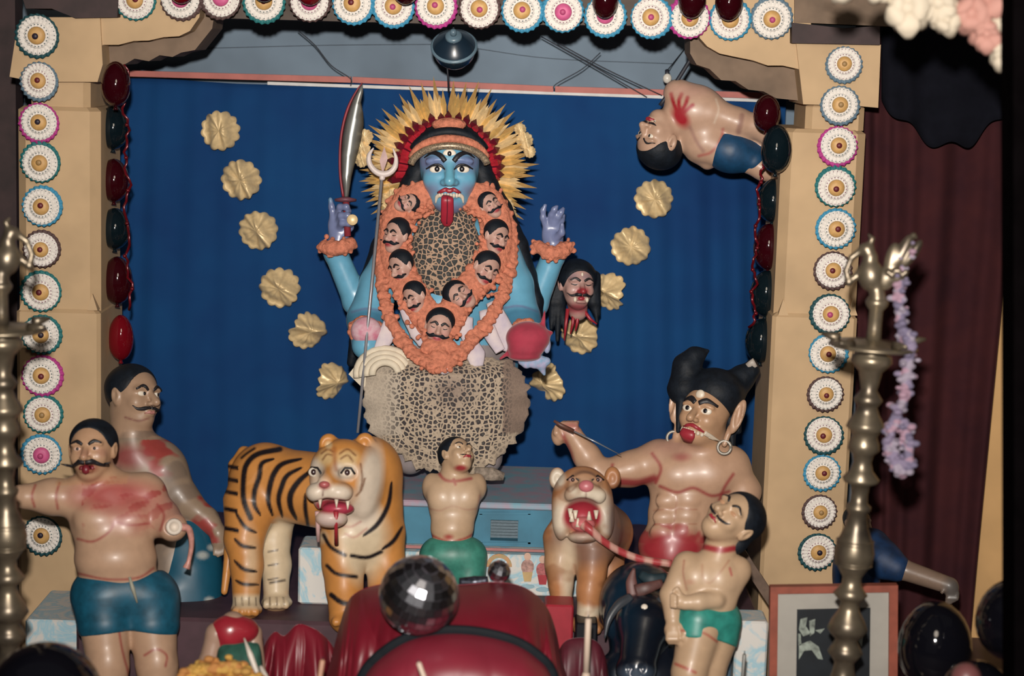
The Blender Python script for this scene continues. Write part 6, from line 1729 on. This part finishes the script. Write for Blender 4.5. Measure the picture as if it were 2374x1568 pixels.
# ================================================================== reaching figure in blue, behind the right lamp
def reaching():
    f = Fig(2080, 1330, 6.1); s = f.s; p = f.p
    root = thing('reaching_statue', f.W(f.foot(1990, ZS, -40)), 'statue in dark blue sleeve reaching an arm out behind the right brass lamp', 'statue')
    S = SDF()
    S.ell(p(1985, 1330, -60), (50 * s, 110 * s, 46 * s), 0); H = Head(f, 1990, 1215, -80, 84, yaw=30); H.build(S); S.cone(p(1988, 1240, -80), p(1986, 1280, -70), 24 * s, 34 * s, 14 * s)
    S.chain([p(2030, 1290, -40), p(2085, 1318, -10), p(2200, 1358, 10)], [36 * s, 25 * s, 20 * s], 10 * s)
    S.ell(p(2206, 1366, 10), (16 * s, 22 * s, 14 * s), 8 * s)
    for i in range(4): S.chain([p(2198 + 7 * i, 1376, 14), p(2197 + 7 * i, 1388, 16), p(2194 + 6 * i, 1400 - 3 * abs(i - 1), 12)], [5.5 * s, 5 * s, 4 * s], 2.5 * s)
    S.chain([p(2192, 1362, 20), p(2184, 1374, 24)], [6 * s, 4.5 * s], 3 * s)
    for q in (-1, 1):
        ft = f.foot(1988 + q * 26, ZS, -60); S.cone(p(1988 + q * 24, 1420, -60), ft + (0, 12 * s, 0), 36 * s, 24 * s, 12 * s); S.ell(ft + (0, 11 * s, 16 * s), (20 * s, 12 * s, 30 * s), 8 * s)
    body(f, S, 3.6, root, 'body', None, c3(138, 116, 100), lambda P: P.blob(2210, 1372, 22, 34, c3(84, 84, 84), .5, .8))
    Q = SDF(); Q.ell(p(1985, 1335, -58), (56 * s, 112 * s, 54 * s), 0); Q.chain([p(2020, 1270, -40), p(2050, 1300, -20), p(2078, 1316, -8)], [46 * s, 42 * s, 33 * s], 14 * s)
    body(f, Q, 3.6, root, 'blue_robe', mat('dark_blue_robe', (18, 52, 92), .6, var=.35, scale=14))
    Q = SDF(); H.hair(Q); body(f, Q, 3.2, root, 'hair', m_hair)
reaching()
# ================================================================== brass standing lamps
m_brass = mat('aged_brass', (138, 126, 106), .36, .7, var=.3, scale=10, col2=(80, 72, 64))
PROF = [(690, 20), (700, 26), (708, 24), (720, 15), (760, 15), (786, 17), (792, 40), (795, 96), (801, 100), (805, 92), (808, 40), (812, 24), (822, 44), (836, 46), (848, 36), (858, 26), (880, 22), (900, 18), (912, 26), (922, 33), (930, 28), (938, 22), (955, 28), (975, 40), (986, 44), (994, 34), (1006, 28), (1022, 34), (1036, 36), (1048, 24), (1066, 20), (1086, 26), (1104, 42), (1112, 38), (1118, 22), (1140, 19), (1160, 20), (1168, 29), (1176, 28), (1184, 21), (1216, 26), (1246, 38), (1275, 46), (1300, 42), (1322, 28), (1334, 21), (1350, 22), (1362, 30), (1374, 39), (1384, 30), (1392, 20), (1412, 24), (1436, 38), (1456, 46), (1470, 36), (1482, 24), (1500, 34), (1512, 40), (1524, 30), (1536, 22), (1560, 26), (1590, 34), (1640, 30), (1680, 44), (1720, 52), (1730, 100), (1790, 120), (1806, 122)]
def brass_lamp(x0, x1, Y, label, k, y_off, bird_dir):
    """x0: axis at the collar, x1: axis at the bottom edge; k: size of the drawing"""
    q = mpp(Y)
    top = pix(x0, 690 + y_off, Y); low = pix(x1, 1560 + y_off, Y)
    ax = low - top; L = np.linalg.norm(ax); ax /= L
    u = L / 870.0
    hz = (top[2] - ZS) / -ax[2]                      # reach down to the step
    scale_low = 1.0
    prof = []
    for y, r in PROF:
        h = (y - 690) * u
        if y > 1640: h = (1640 - 690) * u + (hz - (1640 - 690) * u) * (y - 1640) / (1806 - 1640)
        prof.append((h, r * u * k))
    root = thing('brass_lamp', (low[0], low[1], ZS), label, 'oil lamp', 'tall brass oil lamps')
    root.location = tuple(top + ax * hz)
    i0 = [i for i, (y, r) in enumerate(PROF) if y == 792][0]; i1 = [i for i, (y, r) in enumerate(PROF) if y == 812][0]; i2 = [i for i, (y, r) in enumerate(PROF) if y == 1720][0]
    part('collar', lathe(prof[:i0], top, ax, 28), m_brass, root)
    part('oil_dish', lathe([prof[i0 - 1]] + prof[i0:i1] + [prof[i1]], top, ax, 36), m_brass, root)
    part('turned_stem', lathe(prof[i1 - 1:i2 + 1], top, ax, 32), m_brass, root)
    part('foot', lathe(prof[i2:], top, ax, 36), m_brass, root)
    for i in range(9): part('stem_groove', lathe([(h, r) for h, r in ((0, 40.5 * u * k), (2 * u, 43.5 * u * k), (4 * u, 40.5 * u * k))], top + ax * (1246 - 690 + 7 * i) * u, ax, 28), m_brass, root)
    for a in (0, 72, 144, 216, 288):                  # wick spouts round the dish
        t = math.radians(a + (180 if bird_dir < 0 else 0) + 8); d = np.array((math.cos(t), math.sin(t), 0.12)); c = top + ax * 108 * u
        part('wick_spout', tube([c + d * 80 * u * k, c + d * 105 * u * k, c + d * 122 * u * k], [12 * u, 8 * u, 3 * u], 10), m_brass, root)
    # bird finial
    F_ = Fig(x0, 640 + y_off, Y); S = SDF(); s = F_.s; b = bird_dir
    P = lambda dx, dy, w=0: F_.p(x0 + dx * b, 640 + dy + y_off, w)
    S.ell(P(-14, 0), (30 * s, 36 * s, 26 * s), 0); S.cone(P(-2, 20), P(0, 52), 15 * s, 20 * s, 8 * s)
    S.chain([P(-22, -14), P(-16, -42), P(-22, -60)], [20 * s, 15 * s, 14 * s], 8 * s); S.ell(P(-26, -62), (18 * s, 15 * s, 14 * s), 6 * s); S.chain([P(-18, -70), P(-12, -86), P(-20, -96)], [8 * s, 6 * s, 3 * s], 4 * s)
    S.chain([P(-38, -58), P(-60, -42), P(-72, -12), P(-66, 14)], [9 * s, 7 * s, 7 * s, 9 * s], 4 * s)
    S.chain([P(-66, 14), P(-50, 2), P(-40, -16)], [9 * s, 7 * s, 6 * s], 4 * s)
    body(F_, S, 2.6, root, 'bird_finial', m_brass)
    S = SDF()
    for cx_, cy_, rx_, ry_, t in ((34, -36, 17, 42, -12), (58, -54, 15, 46, -26), (80, -50, 12, 40, -34), (36, 0, 34, 22, -10), (18, 8, 20, 26, 0)):
        a_ = math.radians(t * b); S.ell(P(cx_, cy_, 4), (rx_ * s, ry_ * s, 12 * s), 6 * s, A=np.array(((math.cos(a_), math.sin(a_), 0), (-math.sin(a_), math.cos(a_), 0), (0, 0, 1))))
    S.chain([P(70, -78), P(84, -94), P(92, -88)], [8 * s, 6 * s, 3 * s], 4 * s)
    for i in range(6): S.ell(P(26 + 8 * i, -8 + 6 * math.sin(i * 1.9), 15), (7 * s, 7 * s, 6 * s), 2 * s)
    body(F_, S, 2.8, root, 'bird_tail', m_brass)
    return top, ax, u
brass_lamp(2034, 1955, 5.05, 'tall brass oil lamp with a bird on top in front of the right pillar', 1.0, 0, 1)
brass_lamp(2, 22, 5.0, 'tall brass oil lamp cut by the left edge of the picture', 1.0, -38, -1)

# ------------------------------------------------------------------ lilac flower garland on the right lamp
def blob_garland(name, label, pts, Y, r, n, br, cols, seed, cat='garland', cellpx=3.0, jit=.5):
    f = Fig(*pts[len(pts) // 2], Y); s = f.s; S = SDF(); rg = np.random.default_rng(seed)
    P = np.array(smoothpath([np.array((a, b, 0.0)) for a, b in pts], 14))
    C_, cc = [], []
    S.chain([f.p(q[0], q[1], 0) for q in P[::4]], [r * .62 * s] * len(P[::4]), 3 * s)
    for _ in range(n):
        q = P[rg.integers(len(P))]; x, y, w = q[0] + rg.normal() * r * jit, q[1] + rg.normal() * r * .4, rg.normal() * r * jit
        c = f.p(x, y, w); S.ell(c, np.array((1, .7, 1)) * br * s * rg.uniform(.7, 1.3), 2.5 * s); C_.append(c); cc.append(cols[rg.integers(len(cols))])
    V, F = S.mesh(cellpx * s); C_ = np.array(C_); cc = np.array(cc)
    idx = np.concatenate([((V[i:i + 2000, None, :] - C_[None]) ** 2).sum(-1).argmin(1) for i in range(0, len(V), 2000)])
    root = thing(name, f.wp(*pts[-1]), label, cat)
    part('flowers', (f.W(V), F), painted('petal_paint', .8, 0), root, True, cc[idx])
    return root, f
g, f = blob_garland('lilac_garland', 'lilac flower garland hanging from the tail of the right lamp bird', [(2104, 560), (2092, 620), (2084, 700), (2094, 770), (2112, 800), (2104, 860), (2094, 930), (2068, 985), (2066, 1040), (2082, 1088), (2104, 1082), (2106, 1030), (2098, 980)], 4.98, 17, 300, 9, [c3(136, 124, 150), c3(170, 138, 156), c3(158, 148, 164), c3(120, 112, 138)], 21)
part('thread', tube([f.wp(2108, 550), f.wp(2092, 620), f.wp(2084, 700)], .003, 6), m_wire, g)

# ------------------------------------------------------------------ white and pink paper flowers at the top right
def paper_flower(px, py, Y, r, col, label, seed, droop=0):
    f = Fig(px, py, Y); s = f.s; rg = np.random.default_rng(seed)
    root = thing('paper_flower', f.wp(px, py, 0), label, 'flower', 'paper flowers hanging at the top right')
    m = mat('crepe_' + col, {'white': (196, 184, 164), 'pink': (182, 134, 122)}[col], .8, var=.06, scale=20)
    n = 9
    for i in range(n):
        t = 2 * math.pi * i / n + rg.uniform(-.2, .2); l = r * rg.uniform(.8, 1.15)
        dx, dy = math.cos(t), -math.sin(t) + droop * .5
        pts = [(px, py, 12), (px + dx * l * .5, py + dy * l * .5, 16 + rg.uniform(-6, 14)), (px + dx * l, py + dy * l, rg.uniform(-18, 10))]
        part('petal', tube([f.wp(*q) for q in smoothpath([np.array(q) for q in pts], 4)], np.array([.14, .44, .52, .16]) * r * s, 10, .35, f.D), m, root)
    part('heart', ellmesh(f.wp(px, py, 18), np.array((.3, .3, .26)) * r * s, np.array((f.X, f.U, f.D)), 12, 8), m, root)
    return root
fl = [(1950, -26, 34, 'white', 'small white paper flower, leftmost of the top right bunch'), (2032, -24, 32, 'white', 'small white paper flower, second from the left in the top right bunch'), (2104, 18, 58, 'white', 'large white paper flower drooping over the pillar top'), (2176, 6, 54, 'white', 'white paper flower between the drooping one and the pink ones'), (2196, 44, 36, 'white', 'small white paper flower tucked under its larger neighbour'), (2252, 30, 50, 'pink', 'pink paper flower on the left of the pink group'), (2288, 78, 40, 'pink', 'pink paper flower, lowest of the pink group'), (2290, -8, 52, 'pink', 'pink paper flower at the top edge'), (2330, 40, 38, 'white', 'white paper flower beside the black edge strip'), (2330, 124, 40, 'white', 'white paper flower, lowest of the bunch beside the black edge strip')]
for i, (x, y, r, c_, l) in enumerate(fl): paper_flower(x, y, 4.75, r, c_, l, i + 40, .35)
st = part('hanging_string', tube(smoothpath([pix(1900, -60, 4.77), pix(2100, 0, 4.77), pix(2250, 30, 4.77), pix(2350, 60, 4.74)], 6), .004, 6), m_wire)
tag(st, 'thin dark string carrying the paper flowers at the top right', 'string')

# ================================================================== framed picture
def picture():
    Y = 5.5; z0 = ZS
    root = thing('framed_picture', pix(1930, 1700, Y), 'red framed black and white picture with a wide pale mount behind the right lamp', 'picture')
    o = [(1786, 1362), (2082, 1358), (2080, 1720), (1782, 1720)]; i_ = [(1804, 1378), (2062, 1374), (2060, 1700), (1800, 1700)]
    mf = mat('terracotta_frame', (146, 76, 58), .5, var=.15, scale=20)
    for k in range(4):
        j = (k + 1) % 4
        part('frame_side', prism([pix(*o[k], Y), pix(*o[j], Y), pix(*i_[j], Y), pix(*i_[k], Y)], (0, .03, 0)), mf, root, False)
    part('mount', prism([pix(*q, Y + .012) for q in i_], (0, .01, 0)), mat('pale_mount', (160, 156, 148), .75, var=.05), root, False)
    part('print', prism([pix(*q, Y + .009) for q in [(1848, 1414), (2018, 1410), (2016, 1580), (1846, 1580)]], (0, .006, 0)), mat('black_print', (24, 30, 36), .45, var=.2), root, False)
    mw = mat('pale_print', (150, 160, 150), .6, var=.35, scale=60)
    for pts in ([(1856, 1436), (1872, 1432), (1868, 1452), (1880, 1470), (1862, 1476), (1852, 1460)], [(1876, 1440), (1890, 1436), (1888, 1468), (1878, 1476)], [(1890, 1462), (1912, 1458), (1902, 1470)], [(1852, 1496), (1878, 1486), (1898, 1500), (1908, 1530), (1896, 1528), (1882, 1508), (1864, 1510), (1852, 1530)], [(1850, 1470), (1856, 1470), (1858, 1496), (1851, 1498)], [(1990, 1440), (2004, 1450), (1998, 1500), (1986, 1480)]):
        part('printed_shape', prism([pix(*q, Y + .0075) for q in pts], (0, .003, 0)), mw, root, False)
    part('strut', tube([pix(1930, 1420, Y + .03), np.array((pix(1930, 1420, Y)[0], Y + .25, ZS + .005))], .008, 6), m_darkwood, root)
picture()

# ================================================================== mirror balls
def mirror_ball(px, py, Y, r, rows, label, fig_mat):
    c = pix(px, py, Y); R = r * mpp(Y)
    root = thing('mirror_ball', c - np.array((0, 0, R)), label, 'mirror ball', 'mirror balls')
    V, F = ellmesh(c, (R * .965,) * 3, None, 32, 20); part('core', (V, F), mat('ball_core', (60, 56, 62), .5), root)
    tilt = Matrix.Rotation(.5, 3, 'X') @ Matrix.Rotation(.3, 3, 'Y'); T = np.array(tilt)
    for i in range(rows):
        t0, t1 = math.pi * (i + .04) / rows, math.pi * (i + .96) / rows; n = max(4, int(round(2 * rows * math.sin((t0 + t1) / 2))))
        ring = []
        for k in range(n):
            a0, a1 = 2 * math.pi * (k + .03) / n, 2 * math.pi * (k + .97) / n
            Vq = [T @ np.array((math.sin(t) * math.cos(a), math.sin(t) * math.sin(a), math.cos(t))) for t, a in ((t0, a0), (t1, a0), (t1, a1), (t0, a1))]
            nn = sum(Vq) / 4; nn = nn / np.linalg.norm(nn)
            rad = min(v @ nn for v in Vq); Vq = [v - nn * (v @ nn - rad) for v in Vq]
            V = [c + v * R for v in Vq] + [c + v * R * .95 for v in Vq]
            part('mirror_tile', (V, [(0, 1, 2, 3), (7, 6, 5, 4), (0, 4, 5, 1), (1, 5, 6, 2), (2, 6, 7, 3), (3, 7, 4, 0)]), fig_mat, root, False)
    return root, c, R
m_mir = mat('mirror_glass', (200, 202, 210), .24, 1.0, var=.12, scale=3)
mb, cb, Rb = mirror_ball(971, 1380, 4.93, 96, 14, 'large mirror ball resting on the red satin cloth', m_mir)
mb2, c2_, R2 = mirror_ball(1157, 1326, 5.36, 28, 8, 'small mirror ball behind the red satin mound', m_mir)
o = part('tinsel_strip', tube(smoothpath([pix(1064, 1350, 5.37), pix(1100, 1350, 5.37), pix(1132, 1346, 5.37)], 5), [.012, .018, .012], 8), mat('dark_tinsel', (74, 78, 90), .3, .6, var=.4, scale=80)); tag(o, 'strip of dark silver tinsel left of the small mirror ball', 'tinsel')

# ================================================================== red satin
m_satin = mat('crimson_satin', (118, 24, 40), .42, var=.14, scale=4)
m_satin2 = mat('light_crimson_satin', (126, 36, 52), .46, var=.12, scale=4)
def mound(name, label, outline, Y, bulge, m, folds, ztop=None, root=None, fold_amp=.012, seed=1):
    """cloth draped over a rounded heap; outline runs over the top from left to right (pixels)"""
    O = np.array(smoothpath([np.array((a, b, 0.0)) for a, b in outline], 16))[:, :2]; nA = len(O); nR = 44
    P = np.zeros((nR, nA, 3)); cx = O[:, 0].mean(); lowY = 1700
    rg = np.random.default_rng(seed); ph = rg.uniform(0, 6, 8)
    for j in range(nA):
        t = j / (nA - 1); a, b = O[j]
        for i in range(nR):
            u = i / (nR - 1)                                   # 0 rim at the back, 1 down at the front
            x = a + (a - cx) * .10 * u; y = b + (lowY - b) * u ** 1.3
            d = Y - bulge * math.sin(min(1, u * 1.6) * math.pi / 2) * (.35 + .65 * math.sin(math.pi * np.clip(t, .02, .98)))
            e = .3 + abs(2 * t - 1)
            for k, (fr, am) in enumerate(((folds, 1.0), (folds * 1.9, .5), (folds * 3.3, .25))):
                g_ = fr * t * 6.28 + ph[k] + (2.2 * u if k == 1 else -1.3 * u) + 1.1 * math.sin(t * 7 + ph[k + 3] + 3 * u)
                d += fold_amp * am * (1 - 2 * abs(math.sin(g_ / 2)) ** .6) * (.12 + u) * e
            q = pix(x, y, d); q[2] = max(q[2], ZS + .004); P[i, j] = q
    return P
P = mound('', '', [(745, 1620), (770, 1520), (800, 1410), (830, 1372), (890, 1354), (960, 1352), (1060, 1356), (1150, 1350), (1215, 1362), (1262, 1400), (1285, 1450), (1300, 1520), (1330, 1620)], 5.35, .34, m_satin, 5, fold_amp=.036)
sm = thing('satin_mound', (0, 5.2, ZS), 'heap draped in crimson satin with a black ribbon under the mirror ball', 'cloth')
sm.location = tuple(pix(1040, 1700, 5.3)[:2]) + (ZS,)
part('drape', grid(P, (0, .006, -.004)), m_satin, sm)
P2 = mound('', '', [(820, 1640), (850, 1560), (900, 1510), (960, 1478), (1030, 1466), (1110, 1470), (1190, 1490), (1240, 1520), (1275, 1560), (1290, 1640)], 4.96, .16, m_satin2, 3.0, fold_amp=.008)
part('front_apron', grid(P2, (0, .006, -.004)), m_satin2, sm)
rb = [np.array(q) for q in P2[0]]
rb = [q + (0, -.014, 0.004) for q in rb]
part('black_ribbon', tube(rb, .019, 10, .35, (0, 1, 0)), mat('black_ribbon', (12, 20, 27), .7, spec=0.2), sm)
# cloth rising on the left and under the lion
P = mound('', '', [(590, 1640), (600, 1560), (612, 1500), (636, 1466), (660, 1474), (690, 1448), (724, 1456), (748, 1472), (772, 1500), (800, 1560), (812, 1640)], 5.5, .06, m_satin, 2.4, fold_amp=.07, seed=4)
o = part('satin_cloth', grid(P, (0, .006, -.004)), m_satin); tag(o, 'crumpled crimson satin cloth left of the big red mound', 'cloth')
P = mound('', '', [(1270, 1640), (1285, 1560), (1300, 1500), (1330, 1480), (1380, 1486), (1405, 1530), (1420, 1640)], 5.55, .06, m_satin, 2.6, fold_amp=.02, seed=6)
o = part('maroon_cloth', grid(P, (0, .006, -.004)), mat('maroon_satin', (88, 28, 42), .5, var=.2)); tag(o, 'dark maroon cloth behind the tall white candle', 'cloth')

# ================================================================== candles, sticks
m_wax = mat('white_wax', (206, 186, 168), .5, var=.06)
def candle(a, b, c, d, Y, label, r0, r1):
    root = thing('candle', pix(a, d, Y), label, 'candle'); q = mpp(Y)
    base = pix(a, d, Y); base = base + (0, 0, 0)
    top = pix(c, b, Y); ax = base - top; L = np.linalg.norm(ax); ax /= L
    low = top + ax * ((top[2] - ZS) / -ax[2]); root.location = tuple(low)
    Lt = np.linalg.norm(low - top)
    part('upper_stick', lathe([(0, r0 * q * .6), (2 * q, r0 * q), (Lt * .28, r0 * q)], top, ax, 16), m_wax, root)
    part('lower_stick', lathe([(Lt * .27, r0 * q), (Lt * .29, r1 * q), (Lt, r1 * q * 1.05)], top, ax, 16), m_wax, root)
    part('wick', tube([top, top - ax * 8 * q], .0015, 6), m_wire, root)
candle(1358, 1434, 1364, 1580, 5.2, 'tall two-step white candle in front of the lion paw', 7.5, 11)
def stick(p0, p1, Y, r, label, m):
    a, b = pix(*p0, Y), pix(*p1, Y); ax = b - a; ax /= np.linalg.norm(ax); low = a + ax * ((a[2] - ZS) / -ax[2]); q = mpp(Y)
    root = thing('taper', low, label, 'candle'); L = np.linalg.norm(low - a)
    part('stick', lathe([(0, r * q * .5), (3 * q, r * q), (L, r * q)], a, ax, 12), m, root); part('wick', tube([a, a - ax * 7 * q], .0012, 6), m_wire, root)
stick((748, 1530), (742, 1568), 4.85, 6.5, 'thin tan taper at the left foot of the red mound', mat('tan_wax', (184, 138, 112), .5))
stick((970, 1536), (982, 1568), 4.6, 6, 'thin white taper in front of the red mound', m_wax)
stick((1726, 1516), (1722, 1568), 5.3, 4.5, 'slender grey spike in front of the right marbled block', mat('grey_metal_spike', (120, 120, 116), .4, .4))

# ================================================================== bottom left offerings
f = Fig(520, 1500, 5.35); s = f.s; p = f.p
rt = thing('kneeling_figurine', f.W(f.foot(500, ZS, 0)), 'small clay figurine with raised knee and red cloth beside the tiger', 'figurine')
S = SDF(); S.chain([p(470, 1620, 0), p(484, 1540, 6), p(502, 1470, 14), p(540, 1446, 10), p(585, 1470, -10)], [30 * s, 24 * s, 24 * s, 26 * s, 20 * s], 10 * s)
S.cone(p(470, 1620, 0), f.foot(470, ZS, 0) + (0, 14 * s, 0), 30 * s, 22 * s, 8 * s); S.ell(f.foot(470, ZS, 0) + (0, 12 * s, 14 * s), (22 * s, 12 * s, 34 * s), 8 * s); S.cone(p(585, 1470, -10), p(600, 1620, -10), 22 * s, 24 * s, 8 * s)
body(f, S, 3.2, rt, 'body', None, c3(176, 144, 124))
S = SDF(); S.ell(p(534, 1462, 16), (46 * s, 36 * s, 34 * s), 0); S.ell(p(566, 1462, 8), (34 * s, 30 * s, 30 * s), 14 * s); S.cone(p(530, 1480, 10), p(520, 1496, 6), 34 * s, 26 * s, 10 * s)
body(f, S, 3.2, rt, 'red_cloth', mat('red_shiny_cloth', (152, 38, 50), .3, var=.12, coat=.3))
o = part('green_bundle', grid(mound('', '', [(490, 1640), (500, 1540), (510, 1500), (545, 1494), (585, 1490), (605, 1510), (612, 1640)], 5.18, .07, None, 2.5, fold_amp=.008, seed=8), (0, .006, -.004)), mat('dark_green_cloth', (40, 88, 74), .7, var=.3, scale=20)); tag(o, 'folded dark green cloth bundle under the red clothed figurine', 'cloth')
g2, _f = blob_garland('marigold_heap', 'heap of yellow marigold flowers at the bottom edge left of the red mound', [(425, 1590), (450, 1560), (485, 1552), (530, 1548), (560, 1560), (600, 1600)], 5.0, 22, 260, 10, [c3(206, 158, 84), c3(214, 168, 84), c3(200, 138, 76)], 31, 'flowers')
part('garland_core', tube([_f.wp(425, 1600), _f.wp(500, 1600), _f.wp(600, 1610)], .04, 10), mat('orange_core', (190, 132, 72), .8), g2)
f = Fig(590, 1530, 5.1); s = f.s
o = thing('conch', f.W(f.foot(620, ZS, 0)), 'pointed white conch shell standing beside the yellow marigolds', 'shell')
ax = f.wp(625, 1640) - f.wp(566, 1480); L = np.linalg.norm(ax); low = f.wp(566, 1480) + ax / L * ((f.wp(566, 1480)[2] - ZS) / -(ax[2] / L)); LL = np.linalg.norm(low - f.wp(566, 1480)); o.location = tuple(low)
prof = [(0, 1.5 * s)] + [(LL * (k / 12), (3 + 15 * (k / 12) ** .8 + (2.0 if k % 2 else 0)) * s) for k in range(1, 12)] + [(LL, 14 * s)]
part('whorls', lathe(prof, f.wp(566, 1480), ax, 18), mat('ivory_shell', (206, 196, 184), .4), o)
part('lip', tube(smoothpath([f.wp(604, 1545, 14), f.wp(618, 1580, 20), f.wp(622, 1630, 14)], 5), [4 * s, 9 * s, 4 * s], 10), mat('ivory_shell', (206, 196, 184), .4), o)
